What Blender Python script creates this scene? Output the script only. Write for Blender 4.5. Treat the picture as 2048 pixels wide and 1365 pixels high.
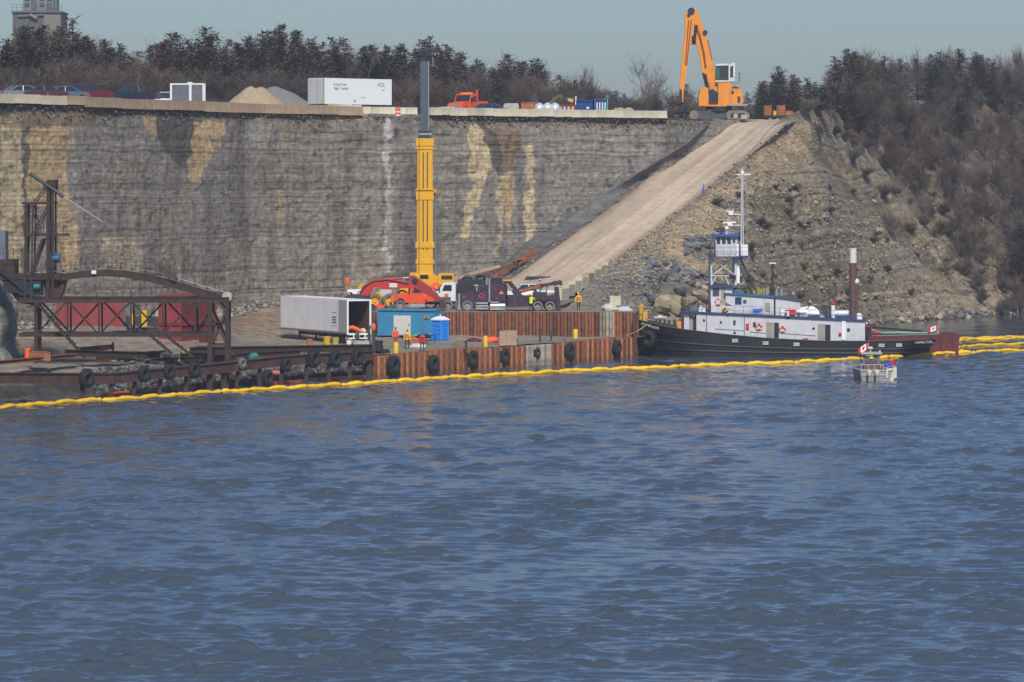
import bpy, math, random
import numpy as np
from mathutils import Vector, Matrix, Euler
random.seed(7)
for o in list(bpy.data.objects): bpy.data.objects.remove(o)
SC = bpy.context.scene
COL = SC.collection
R = math.radians
# ------------------------------------------------------------ camera, sky, sun, exposure
HC, F, HY = 18.0, 8000.0, 355.0        # camera height, focal length in photo pixels, horizon row
cd = bpy.data.cameras.new('camera'); cam = bpy.data.objects.new('camera', cd); COL.objects.link(cam)
cam.location = (0, 0, HC); cam.rotation_euler = (R(90), 0, 0)
cd.sensor_width = 36; cd.lens = 36*F/2048; cd.shift_y = -(682.5-HY)/2048
cd.clip_start = 1; cd.clip_end = 20000
SC.camera = cam
SUN_EL, SUN_AZ = 43, 6               # degrees; azimuth measured from behind the camera towards its right
w = bpy.data.worlds.new("World"); SC.world = w; w.use_nodes = True
nt = w.node_tree; bg = nt.nodes['Background']
sky = nt.nodes.new('ShaderNodeTexSky'); sky.sky_type = 'NISHITA'; sky.sun_disc = False
sky.sun_elevation = R(SUN_EL); sky.sun_rotation = R(180-SUN_AZ)
sky.air_density = 1.3; sky.dust_density = 0.6; sky.ozone_density = 1.5; sky.altitude = 0
tint = nt.nodes.new('ShaderNodeMix'); tint.data_type = 'RGBA'; tint.blend_type = 'MULTIPLY'; tint.inputs[0].default_value = 1
tint.inputs[7].default_value = (0.41, 0.55, 0.83, 1)
nt.links.new(sky.outputs[0], tint.inputs[6]); nt.links.new(tint.outputs[2], bg.inputs[0])
bg.inputs[1].default_value = 0.092
sd = bpy.data.lights.new('sun', 'SUN'); sd.energy = 3.5; sd.angle = R(11); sd.color = (1, 0.94, 0.84)
sun = bpy.data.objects.new('sun', sd); COL.objects.link(sun)
_e, _a = R(SUN_EL), R(SUN_AZ)
sdir = Vector((math.sin(_a)*math.cos(_e), -math.cos(_a)*math.cos(_e), math.sin(_e)))
sun.rotation_euler = sdir.to_track_quat('Z', 'Y').to_euler()
SC.view_settings.view_transform = 'Standard'; SC.view_settings.look = 'None'
SC.view_settings.exposure = 0.25; SC.view_settings.gamma = 1
SC.render.resolution_x = 1024; SC.render.resolution_y = 682

# ------------------------------------------------------------ helpers
def W(px, py, Z): return Vector(((px-1024)/F*Z, Z, HC-(py-HY)/F*Z))     # photo pixel + distance -> world point
def X_(px, Z): return (px-1024)/F*Z
def tag(o, label=None, cat=None, group=None, kind=None):
    if label: o['label'] = label
    if cat: o['category'] = cat
    if group: o['group'] = group
    if kind: o['kind'] = kind
    return o
def empty(name, loc=(0, 0, 0), rz=0, label=None, cat=None, group=None):
    o = bpy.data.objects.new(name, None); COL.objects.link(o)
    o.location = loc; o.rotation_euler = (0, 0, rz); o.empty_display_size = .3
    return tag(o, label, cat, group)
KIDS = {}
def link(o, parent=None):
    COL.objects.link(o)
    if parent is not None:
        o.parent = parent; KIDS.setdefault(parent.name, []).append(o)
    return o
def copy_tree(o, parent=None):
    c = o.copy(); link(c, parent)
    for ch in KIDS.get(o.name, []): copy_tree(ch, c)
    return c
ORD = ['first','second','third','fourth','fifth','sixth','seventh','eighth','ninth','tenth','eleventh','twelfth','thirteenth','fourteenth','fifteenth','sixteenth','seventeenth','eighteenth','nineteenth','twentieth']
def ordw(i):
    if i < 20: return ORD[i]
    return ('twenty-' if i < 29 else 'thirty-' if i < 39 else 'forty-')+ORD[(i-20) % 10] if i not in (29, 39) else ('thirtieth' if i == 29 else 'fortieth')

MATS = {}
def M(name, col, rough=.7, metal=0., var=.15, scale=2., bump=0., streak=0., streak_col=(.1, .06, .04), rand=0., bscale=None, vcol=False, stretch=(1, 1, 1), spec=.4, var2=0, scale2=.3, stretch2=None, var3=0, scale3=1, stretch3=(1, 1, 1)):
    if name in MATS: return MATS[name]
    m = bpy.data.materials.new(name); m.use_nodes = True; MATS[name] = m
    t = m.node_tree; N = t.nodes; L = t.links; b = N['Principled BSDF']
    b.inputs['Roughness'].default_value = rough; b.inputs['Metallic'].default_value = metal
    b.inputs['Specular IOR Level'].default_value = spec
    tc = N.new('ShaderNodeTexCoord'); mp = N.new('ShaderNodeMapping'); mp.inputs['Scale'].default_value = stretch
    L.new(tc.outputs['Object'], mp.inputs[0])
    def mix(kind, fac, a, c2):
        x = N.new('ShaderNodeMix'); x.data_type = 'RGBA'; x.blend_type = kind
        if isinstance(fac, (int, float)): x.inputs[0].default_value = fac
        else: L.new(fac, x.inputs[0])
        for s, v in ((6, a), (7, c2)):
            if isinstance(v, tuple): x.inputs[s].default_value = (*v[:3], 1)
            else: L.new(v, x.inputs[s])
        return x.outputs[2]
    def noise(sc, det=4, mpn=mp):
        n = N.new('ShaderNodeTexNoise'); n.inputs['Scale'].default_value = sc; n.inputs['Detail'].default_value = det
        L.new(mpn.outputs[0], n.inputs['Vector']); return n.outputs[0]
    def rng(v, a, b_, c=0., d=1.):
        r = N.new('ShaderNodeMapRange'); r.inputs[1].default_value = a; r.inputs[2].default_value = b_
        r.inputs[3].default_value = c; r.inputs[4].default_value = d; L.new(v, r.inputs[0]); return r.outputs[0]
    if vcol:
        at = N.new('ShaderNodeAttribute'); at.attribute_name = 'Col'; base = at.outputs['Color']
    else: base = tuple(col)
    def mulrange(base, v, amt):
        g = rng(v, .3, .7, 1-amt, 1+amt)
        cx = N.new('ShaderNodeCombineColor')
        for i in range(3): L.new(g, cx.inputs[i])
        return mix('MULTIPLY', 1., base, cx.outputs[0])
    out = base
    if var: out = mulrange(out, noise(scale), var)
    def mapn(st):
        m3 = N.new('ShaderNodeMapping'); m3.inputs['Scale'].default_value = st; L.new(tc.outputs['Object'], m3.inputs[0]); return m3
    if var2: out = mulrange(out, noise(scale2, 6, mapn(stretch2) if stretch2 else mp), var2)
    if var3: out = mulrange(out, noise(scale3, 5, mapn(stretch3)), var3)
    if streak:
        m2 = N.new('ShaderNodeMapping'); m2.inputs['Scale'].default_value = (2.5, 2.5, .25); L.new(tc.outputs['Object'], m2.inputs[0])
        out = mix('MIX', rng(noise(1.5, 5, m2), .5, .72, 0, streak), out, streak_col)
    if rand:
        oi = N.new('ShaderNodeObjectInfo'); out = mulrange(out, rng(oi.outputs['Random'], 0, 1, .3, .7), rand)
    if isinstance(out, tuple): b.inputs['Base Color'].default_value = (*out[:3], 1)
    else: L.new(out, b.inputs['Base Color'])
    if bump:
        bp = N.new('ShaderNodeBump'); bp.inputs['Strength'].default_value = 1; bp.inputs['Distance'].default_value = bump
        L.new(noise(bscale or scale*2, 6), bp.inputs['Height']); L.new(bp.outputs[0], b.inputs['Normal'])
    return m

class MB:
    def __init__(s): s.v = []; s.f = []; s.m = []; s.mi = 0
    def add(s, vs, fs):
        n = len(s.v); s.v += [tuple(q) for q in vs]
        for f in fs: s.f.append(tuple(i+n for i in f)); s.m.append(s.mi)
        return s
    def box(s, c, d, rz=0):
        hx, hy, hz = d[0]/2, d[1]/2, d[2]/2; cs, sn = math.cos(rz), math.sin(rz)
        vs = [(c[0]+x*cs-y*sn, c[1]+x*sn+y*cs, c[2]+z) for x in (-hx, hx) for y in (-hy, hy) for z in (-hz, hz)]
        return s.add(vs, [(0, 1, 3, 2), (4, 6, 7, 5), (0, 4, 5, 1), (2, 3, 7, 6), (0, 2, 6, 4), (1, 5, 7, 3)])
    def bx(s, x0, x1, y0, y1, z0, z1): return s.box(((x0+x1)/2, (y0+y1)/2, (z0+z1)/2), (x1-x0, y1-y0, z1-z0))
    def bar(s, p, q, w_, h=None):
        h = h or w_; p = Vector(p); q = Vector(q); d = (q-p); 
        if d.length < 1e-6: return s
        d.normalize(); up = Vector((0, 0, 1)) if abs(d.z) < .95 else Vector((0, 1, 0))
        a = d.cross(up).normalized()*w_/2; b = a.cross(d).normalized()*h/2
        vs = [r+i*a+j*b for r in (p, q) for i in (-1, 1) for j in (-1, 1)]
        return s.add(vs, [(0, 1, 3, 2), (4, 6, 7, 5), (0, 4, 5, 1), (2, 3, 7, 6), (0, 2, 6, 4), (1, 5, 7, 3)])
    def cyl(s, p, q, r0, r1=None, n=12, caps=True):
        r1 = r0 if r1 is None else r1; p = Vector(p); q = Vector(q); d = (q-p).normalized()
        up = Vector((0, 0, 1)) if abs(d.z) < .9 else Vector((1, 0, 0)); a = d.cross(up).normalized(); b = a.cross(d)
        vs = []
        for c, r in ((p, r0), (q, r1)):
            for i in range(n): t = 2*math.pi*i/n; vs.append(c+a*r*math.cos(t)+b*r*math.sin(t))
        fs = [(i, (i+1) % n, n+(i+1) % n, n+i) for i in range(n)]
        if caps: fs += [tuple(range(n))[::-1], tuple(range(n, 2*n))]
        return s.add(vs, fs)
    def prism(s, pts, y0, y1, ax='y', top_in=0):
        n = len(pts)
        def mk(a, b, y): return (a, y, b) if ax == 'y' else ((y, a, b) if ax == 'x' else (a, b, y))
        vs = [mk(a, b, y0) for a, b in pts]+[mk(a, b, y1) for a, b in pts]
        return s.add(vs, [tuple(range(n)), tuple(range(2*n-1, n-1, -1))]+[(i, n+i, n+(i+1) % n, (i+1) % n) for i in range(n)])
    def tube(s, pts, r, n=6):
        pts = [Vector(p) for p in pts]
        rr = r if isinstance(r, (list, tuple)) else [r]*len(pts)
        vs = []; 
        for k, p in enumerate(pts):
            d = (pts[min(k+1, len(pts)-1)]-pts[max(k-1, 0)]).normalized()
            up = Vector((0, 0, 1)) if abs(d.z) < .9 else Vector((1, 0, 0)); a = d.cross(up).normalized(); b = a.cross(d)
            for i in range(n): t = 2*math.pi*i/n; vs.append(p+a*rr[k]*math.cos(t)+b*rr[k]*math.sin(t))
        fs = [(k*n+i, k*n+(i+1) % n, (k+1)*n+(i+1) % n, (k+1)*n+i) for k in range(len(pts)-1) for i in range(n)]
        fs += [tuple(range(n))[::-1], tuple(range((len(pts)-1)*n, len(pts)*n))]
        return s.add(vs, fs)
    def ball(s, c, r, n=10, k=6, z0=-1, jit=0):
        r = r if isinstance(r, (list, tuple)) else (r, r, r); vs = []
        for j in range(k+1):
            ph = math.pi*j/k
            for i in range(n):
                t = 2*math.pi*i/n; q = 1+random.uniform(-jit, jit)
                vs.append((c[0]+r[0]*q*math.sin(ph)*math.cos(t), c[1]+r[1]*q*math.sin(ph)*math.sin(t), c[2]+r[2]*q*max(z0, math.cos(ph))))
        return s.add(vs, [(j*n+i, (j+1)*n+i, (j+1)*n+(i+1) % n, j*n+(i+1) % n) for j in range(k) for i in range(n)])
    def torus(s, c, axis, R_, r, n=20, k=8, sq=1.0):
        ax = Vector(axis).normalized(); up = Vector((0, 0, 1)) if abs(ax.z) < .9 else Vector((1, 0, 0))
        a = ax.cross(up).normalized(); b = ax.cross(a); vs = []
        for i in range(n):
            t = 2*math.pi*i/n; d = a*math.cos(t)+b*math.sin(t)
            for j in range(k):
                u = 2*math.pi*j/k; vs.append(Vector(c)+d*(R_+r*math.cos(u))+ax*r*sq*math.sin(u))
        return s.add(vs, [(i*k+j, ((i+1) % n)*k+j, ((i+1) % n)*k+(j+1) % k, i*k+(j+1) % k) for i in range(n) for j in range(k)])
    def lathe(s, prof, c=(0, 0, 0), n=14):
        vs = [(c[0]+r*math.cos(2*math.pi*i/n), c[1]+r*math.sin(2*math.pi*i/n), c[2]+z) for r, z in prof for i in range(n)]
        return s.add(vs, [(k*n+i, k*n+(i+1) % n, (k+1)*n+(i+1) % n, (k+1)*n+i) for k in range(len(prof)-1) for i in range(n)])
    def build(s, name, mat, parent=None, smooth=False, loc=None):
        me = bpy.data.meshes.new(name); me.from_pydata(s.v, [], s.f); me.update()
        for mm in (mat if isinstance(mat, (list, tuple)) else [mat]): me.materials.append(mm)
        if isinstance(mat, (list, tuple)): me.polygons.foreach_set('material_index', s.m)
        if smooth: me.shade_smooth(); me.set_sharp_from_angle(angle=R(38))
        o = bpy.data.objects.new(name, me); link(o, parent)
        if loc is not None: o.location = loc
        return o
def part(name, mat, parent, fn, smooth=False):
    b = MB(); fn(b); return b.build(name, mat, parent, smooth)
def box_part(name, mat, parent, x0, x1, y0, y1, z0, z1): return MB().bx(x0, x1, y0, y1, z0, z1).build(name, mat, parent)
def text(name, s, size, mat, parent, loc, rot=(R(90), 0, 0), depth=.004, squash=1):
    c = bpy.data.curves.new(name, 'FONT'); c.body = s; c.size = size; c.extrude = depth; c.align_x = 'CENTER'; c.align_y = 'CENTER'
    t = bpy.data.objects.new(name, c); COL.objects.link(t)
    bpy.context.view_layer.update()
    me = bpy.data.meshes.new_from_object(t.evaluated_get(bpy.context.evaluated_depsgraph_get()))
    bpy.data.objects.remove(t); me.materials.clear(); me.materials.append(mat)
    o = bpy.data.objects.new(name, me); link(o, parent); o.location = loc; o.rotation_euler = rot; o.scale = (squash, 1, 1); return o
# numpy value noise
_rs = np.random.RandomState(3); _T = _rs.rand(256, 256)
def vn(x, y, seed=0):
    x = np.asarray(x, float)+seed*17.3; y = np.asarray(y, float)+seed*9.7
    xi = np.floor(x).astype(int); yi = np.floor(y).astype(int); fx = x-xi; fy = y-yi
    fx = fx*fx*(3-2*fx); fy = fy*fy*(3-2*fy)
    g = lambda a, b: _T[a & 255, b & 255]
    return (g(xi, yi)*(1-fx)+g(xi+1, yi)*fx)*(1-fy)+(g(xi, yi+1)*(1-fx)+g(xi+1, yi+1)*fx)*fy
def fbm(x, y, o=5, seed=0, pers=.5):
    s = 0; a = 1; n = 0
    for i in range(o): s = s+a*(vn(x*2**i, y*2**i, seed+i)-.5); n += a; a *= pers
    return s/n*2
def cell(x, y, seed=0):       # blocky random per cell
    return _T[(np.floor(x).astype(int)+seed*31) & 255, (np.floor(y).astype(int)+seed*57) & 255]
def grid_mesh(name, P, mat, colr=None, smooth=True, parent=None):
    r, c, _ = P.shape; me = bpy.data.meshes.new(name)
    me.vertices.add(r*c); me.vertices.foreach_set('co', P.reshape(-1).astype(np.float32))
    i = np.arange(r-1)[:, None]*c+np.arange(c-1)[None, :]
    q = np.stack([i, i+1, i+c+1, i+c], -1).reshape(-1, 4); n = len(q)
    me.loops.add(n*4); me.loops.foreach_set('vertex_index', q.reshape(-1).astype(np.int32))
    me.polygons.add(n); me.polygons.foreach_set('loop_start', (np.arange(n)*4).astype(np.int32))
    me.update(calc_edges=True); me.validate()
    if smooth: me.shade_smooth()
    if colr is not None:
        a = me.color_attributes.new('Col', 'FLOAT_COLOR', 'POINT')
        C4 = np.concatenate([colr.reshape(-1, 3), np.ones((r*c, 1))], 1); a.data.foreach_set('color', C4.reshape(-1).astype(np.float32))
    me.materials.append(mat); o = bpy.data.objects.new(name, me); link(o, parent); return o
def srgb(r, g, b):
    f = lambda c: (c/255/12.92) if c/255 <= .04045 else ((c/255+.055)/1.055)**2.4
    return np.array([f(r), f(g), f(b)])
def inpoly(x, y, poly):
    ins = np.zeros(x.shape, bool); n = len(poly)
    for i in range(n):
        x1, y1 = poly[i]; x2, y2 = poly[(i+1) % n]
        if y1 == y2: continue
        c = ((y1 > y) != (y2 > y)) & (x < (x2-x1)*(y-y1)/(y2-y1)+x1); ins ^= c
    return ins
# ------------------------------------------------------------ water
def make_water():
    m = bpy.data.materials.new('water'); m.use_nodes = True; t = m.node_tree; N = t.nodes; L = t.links; b = N['Principled BSDF']
    b.inputs['Base Color'].default_value = (.056, .076, .098, 1); b.inputs['Roughness'].default_value = .05; b.inputs['IOR'].default_value = 1.33
    tc = N.new('ShaderNodeTexCoord'); h = None
    for sc, st, wt in ((1.1, (.55, 1.0, 1), .5), (3.2, (.5, 1, 1), .42), (9, (.8, 1, 1), .12)):
        mp = N.new('ShaderNodeMapping'); mp.inputs['Scale'].default_value = st; mp.inputs['Rotation'].default_value = (0, 0, R(-8))
        L.new(tc.outputs['Object'], mp.inputs[0])
        n = N.new('ShaderNodeTexNoise'); n.inputs['Scale'].default_value = sc; n.inputs['Detail'].default_value = 4; n.inputs['Distortion'].default_value = .4
        L.new(mp.outputs[0], n.inputs['Vector'])
        mu = N.new('ShaderNodeMath'); mu.operation = 'MULTIPLY'; mu.inputs[1].default_value = wt; L.new(n.outputs[0], mu.inputs[0])
        if h is None: h = mu.outputs[0]
        else:
            ad = N.new('ShaderNodeMath'); L.new(h, ad.inputs[0]); L.new(mu.outputs[0], ad.inputs[1]); h = ad.outputs[0]
    bp = N.new('ShaderNodeBump'); bp.inputs['Strength'].default_value = 1; bp.inputs['Distance'].default_value = .05
    L.new(h, bp.inputs['Height']); L.new(bp.outputs[0], b.inputs['Normal'])
    Y = [20., 60., 90., 110., 125.]
    while Y[-1] < 640: Y.append(Y[-1]+.0012*Y[-1])
    while Y[-1] < 9000: Y.append(Y[-1]*1.15)
    Y = np.array(Y); u = np.linspace(-1, 1, 330)
    XX = u[None, :]*(4+Y[:, None]*.15); YY = np.repeat(Y[:, None], len(u), 1)
    rs = np.random.RandomState(5); ZZ = np.zeros_like(XX)
    fade = np.clip((900-YY)/400, 0, 1)
    for i in range(60):
        lam = .4*2**(rs.rand()*2.6); th = rs.normal(0, .30)+.10; k = 2*math.pi/lam
        amp = .042*lam/(2*math.pi)*rs.uniform(.5, 1.3)*.95
        ph = k*(math.cos(th)*YY+math.sin(th)*XX)+rs.rand()*6.28
        cut = np.clip((lam/(.0012*YY)-2.6)/2, 0, 1)
        s = np.sin(ph); ZZ += amp*cut*(s+.35*np.cos(2*ph))*1.0
    sd_ = ZZ.std(axis=1, keepdims=True)+1e-4; ZZ = ZZ+.62*np.clip(ZZ, 0, None)**2/sd_*np.clip(vn(XX/2.2, YY/3, 13)*2.4-.6, 0, 1.6)
    ZZ *= fade*(.55+.8*vn(XX/9, YY/16, 3))
    P = np.stack([XX, YY, ZZ], -1)
    # wider than the picture: stretch outermost columns to the horizon
    P[:, 0, 0] -= 3000; P[:, -1, 0] += 3000
    o = grid_mesh('water', P, m); tag(o, 'wind-rippled blue grey river water filling the foreground', kind='structure')
make_water()

# ------------------------------------------------------------ rock and ground
CLIFF = [(-220, 350), (0, 373), (160, 385), (300, 398), (500, 420), (700, 436), (900, 447), (1100, 458), (1330, 470), (1425, 481), (1520, 492)]
def cliffZ(px): return np.interp(px, [a for a, _ in CLIFF], [b for _, b in CLIFF])
TH = 25.0
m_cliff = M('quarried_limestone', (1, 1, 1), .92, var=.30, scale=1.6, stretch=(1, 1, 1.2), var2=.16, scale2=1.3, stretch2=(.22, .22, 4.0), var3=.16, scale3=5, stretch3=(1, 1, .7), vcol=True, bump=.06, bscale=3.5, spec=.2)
def make_cliff():
    nc, nr = 900, 270
    px = np.linspace(-220, 1520, nc); Z0 = cliffZ(px); X0 = (px-1024)/F*Z0
    h = np.concatenate([np.linspace(.5, TH-1.6, nr-14), np.linspace(TH-1.45, TH, 14)])
    H, PX = np.meshgrid(h, px, indexing='ij'); ZZ = np.repeat(Z0[None], nr, 0); XX = np.repeat(X0[None], nr, 0)
    S = np.concatenate([[0], np.cumsum(np.hypot(np.diff(X0), np.diff(Z0)))])[None]*np.ones_like(H)
    Hw = H+.35*fbm(S/9, H/9, 3, 2)
    # bedding: each bed set back by its own amount; joints: blocks between vertical fractures
    bed = _T[(np.floor(Hw/.42).astype(int)) & 255, 7]-.5
    bedb = _T[(np.floor(Hw/2.3).astype(int)) & 255, 9]-.5
    blk = cell((S+3*bed)/1.5, Hw/.85, 1)-.5; blk2 = cell((S+2*bedb)/4.2, Hw/3.1, 2)-.5; blk3 = cell((S+bed)/.55, Hw/.42, 5)-.5
    vert = vn(S/.7, H/6, 4)-.5
    d = .05*bed+.04*bedb+.07*blk+.12*blk2+.05*blk3+.07*vert+1.5*fbm(S/16, H/26, 4, 6)+.26*fbm((S*.8+H*.35)/1.2, (H*.8-S*.35)/1.7, 5, 8)+.09*(vn(S/.33, H/3.5, 14)-.5)+.10*(_T[(np.floor(Hw/.16).astype(int)) & 255, 11]-.5)
    topk = np.clip((H-(TH-2.2))/2.2, 0, 1)
    d = d*(1-topk*.5)-.9*(TH-H)/TH*1.2+topk**1.5*1.5
    rag = (fbm(S/3, S*0, 4, 12))*.55
    H2 = H+topk*rag*(H < TH-.01)
    P = np.stack([XX, ZZ+d, H2], -1)
    s = F/ZZ; PY = HY-(H-HC)*s
    qx = PX+9*fbm(PX/14, PY/14, 4, 20)+5*fbm(PX/40, PY/12, 3, 23); qy = PY+9*fbm(PX/20, PY/20, 4, 21)
    grey = np.array([.31, .282, .248]); C = np.ones(PX.shape+(3,))*grey
    def blend(mask, col, a): 
        nonlocal C
        mm = (mask*a)[..., None]; C = C*(1-mm)+np.array(col)*mm
    blend(np.clip(fbm(PX/110, PY/60, 4, 30)*1.6+.3, 0, 1), (.31, .28, .23), .8)
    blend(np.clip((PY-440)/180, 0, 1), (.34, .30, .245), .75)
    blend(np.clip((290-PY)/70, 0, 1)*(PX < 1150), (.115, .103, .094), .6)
    blend(np.clip(fbm(PX/16, PY/90, 4, 33)*2.2, 0, 1), (.12, .11, .104), .5)
    blend(np.clip(fbm(PX/7, PY/60, 3, 35)*2.0-.1, 0, 1), (.26, .25, .235), .4)
    blend(np.clip((PX-880)/120, 0, 1)*1., (.265, .257, .247), .45)
    tan = (.56, .41, .23); tan2 = (.60, .49, .31); brown = (.235, .165, .105)
    for poly, c_, a in (
        ([(-250, 212), (45, 222), (42, 300), (44, 360), (48, 480), (52, 600), (-250, 600)], tan2, .8),
        ([(58, 256), (142, 252), (138, 300), (128, 335), (142, 400), (152, 450), (162, 480), (152, 560), (122, 560), (112, 440), (62, 405), (48, 380), (52, 300)], tan, .85),
        ([(0, 215), (190, 220), (185, 250), (60, 256), (0, 250)], brown, .6),
        ([(385, 243), (450, 243), (441, 292), (415, 330), (403, 364), (374, 364), (380, 300)], tan, .92),
        ([(286, 232), (316, 236), (316, 270), (296, 274)], tan, .7),
        ([(938, 243), (956, 243), (986, 305), (978, 345), (958, 395), (944, 445), (936, 478), (921, 478), (930, 425), (940, 380)], tan2, .92),
        ([(962, 245), (1032, 245), (1046, 300), (1030, 330), (1026, 400), (1020, 452), (1010, 430), (1004, 350), (984, 290)], brown, .8),
        ([(1004, 345), (1028, 335), (1026, 400), (1018, 470), (1008, 440)], tan, .75),
        ([(1050, 288), (1069, 288), (1069, 485), (1050, 492), (1046, 400), (1058, 380)], tan2, .9),
        ([(1000, 350), (1008, 345), (1003, 430), (1000, 515), (990, 515), (992, 420)], tan2, .7),
        ([(553, 262), (570, 262), (566, 350), (560, 350)], tan, .45), ([(556, 380), (572, 380), (570, 500), (560, 500)], tan, .4),
        ([(200, 468), (270, 478), (285, 520), (280, 560), (210, 560)], tan2, .45),
        ([(310, 212), (386, 236), (380, 322), (366, 342), (318, 290)], (.085, .078, .072), .7),
        ([(43, 255), (58, 255), (50, 400), (56, 560), (46, 560)], (.1, .095, .09), .7),
        ([(956, 243), (970, 243), (1003, 300), (1004, 350), (990, 350), (980, 310)], (.1, .095, .09), .8),
        ([(1030, 300), (1048, 300), (1046, 470), (1032, 470)], (.1, .095, .09), .45)):
        k = inpoly(qx, qy, poly).astype(float); blend(k, c_, a)
    for x0, x1, y0, y1, c_, a in ((770, 782, 236, 545, (.62, .61, .6), .95), (493, 535, 262, 290, (.46, .45, .44), .6), (135, 152, 330, 430, (.38, .37, .37), .5), (508, 524, 290, 420, (.33, .32, .31), .35), (150, 175, 440, 560, (.33, .32, .31), .3), (1290, 1310, 255, 320, (.3, .28, .24), .4)):
        k = np.exp(-((qx-(x0+x1)/2)/((x1-x0)/2))**2)*((PY > y0) & (PY < y1))*np.clip(.45+.25*(c_[0] > .7)+vn(PX/4, PY/9, 41)*.9, 0, 1); blend(k, c_, a)
    blend(((PX > 400) & (PX < 735) & (PY < 232+7*fbm(PX/22, PX*0, 3, 50)-np.clip((470-PX)/9, 0, 20)+8*(PX > 600))).astype(float), (.50, .365, .22), .9)
    blend(((PX > 160) & (PX <= 410) & (PY < 214+3*fbm(PX/22, PX*0, 3, 50))).astype(float), (.36, .27, .18), .8)
    blend(np.clip((262+8*fbm(PX/30, PX*0, 3, 51)-PY)/8, 0, 1)*(PX > 1080), (.25, .215, .16), .75)
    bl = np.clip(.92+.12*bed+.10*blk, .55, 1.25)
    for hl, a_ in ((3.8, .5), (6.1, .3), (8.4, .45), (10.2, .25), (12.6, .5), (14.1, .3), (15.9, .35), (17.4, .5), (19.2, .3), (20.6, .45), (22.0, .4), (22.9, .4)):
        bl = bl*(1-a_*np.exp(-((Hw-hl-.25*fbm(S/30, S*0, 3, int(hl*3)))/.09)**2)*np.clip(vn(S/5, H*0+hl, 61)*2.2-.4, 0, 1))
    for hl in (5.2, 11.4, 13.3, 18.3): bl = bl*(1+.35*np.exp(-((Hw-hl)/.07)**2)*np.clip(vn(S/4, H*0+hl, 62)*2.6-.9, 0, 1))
    bl = bl*(1-.45*np.clip((fbm((S*.9+H*.3)/.9, (H-S*.2)/.45, 4, 63)-.28)*6, 0, 1)); bl = bl[..., None]
    C = C*bl*np.array([.90, .87, .82])
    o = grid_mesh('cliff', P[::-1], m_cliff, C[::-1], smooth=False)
    tag(o, 'tall sheer quarried limestone cliff, grey with tan and white stains', kind='structure')
make_cliff()

m_grav = M('grey_gravel', (.2, .185, .165), .95, var=.3, scale=.7, var2=.25, scale2=6, bump=.08, bscale=7, spec=.1)
m_plat = M('pale_gravel', (.3, .255, .19), .95, var=.25, scale=.4, var2=.2, scale2=5, bump=.05, bscale=6, spec=.1)
m_vc = M('loose_rock', (1, 1, 1), .95, var=.28, scale=.8, var2=.35, scale2=4.5, var3=.2, scale3=1.2, stretch3=(.3, .3, 3), vcol=True, bump=.12, bscale=5, spec=.1)
m_vs = M('loose_soil', (1, 1, 1), .95, var=.12, scale=1.2, var2=.13, scale2=5, vcol=True, bump=.04, bscale=6, spec=.1)
# plateau on top
def make_plateau():
    px = np.linspace(-400, 1640, 260); Zf = np.where(px < 1440, cliffZ(px)+1.3, np.interp(px, [1440, 1470, 1640], [490, 492, 500]))
    v = np.linspace(0, 1, 70)**2
    ZZ = Zf[None]+v[:, None]*(900-Zf[None]); XX = (px[None]-1024)/F*np.repeat(Zf[None], 70, 0)*(1+v[:, None]*.9)
    H = TH-.05+.12*fbm(XX/6, ZZ/6, 4, 60); H[0] = TH-.05
    tag(grid_mesh('plateau_ground', np.stack([XX, ZZ, H], -1), m_plat), 'pale gravel ground on top of the cliff', kind='structure')
make_plateau()
# lower quay ground, between quay line and cliff foot
QL = [(-60, 312), (-40.7, 318), (-32.8, 327), (-12.5, 358.2), (11.8, 397.8), (14, 401)]
def quayY(X): return np.interp(X, [a for a, _ in QL], [b for _, b in QL])
def lower_h(X, Y):
    q = quayY(X); d = Y-q-5.5*np.clip((-31.5-X)/2, 0, 1)
    left = np.clip((-12.9-X)/.6, 0, 1)
    prof = np.interp(d, [0, 1.0, 3.0, 8.0, 9.5], [-1.4, -.5, .5, 1.7, 2.05])
    h = 2.05*(1-left)+prof*left
    def bump(cx, cy, sx, sy, a): return a*np.exp(-((X-cx)/sx)**2-((Y-cy)/sy)**2)
    h = h+bump(-5, 391.5, 3.2, 2.2, .5)+bump(2, 394, 3, 2.5, .4)+bump(-27, 421, 6, 5, 2.3)+bump(-24, 405, 4, 4, .7)+bump(-33, 414, 7, 5, 1.4)+bump(-20.5, 424, 4, 5, 1.7)
    h = h+np.clip((Y-350-(X+40)*.3)/14, 0, 1)*np.clip((-24-X)/6, 0, 1)*1.7*np.clip((420-Y)/20, 0, 1)
    return h
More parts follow.
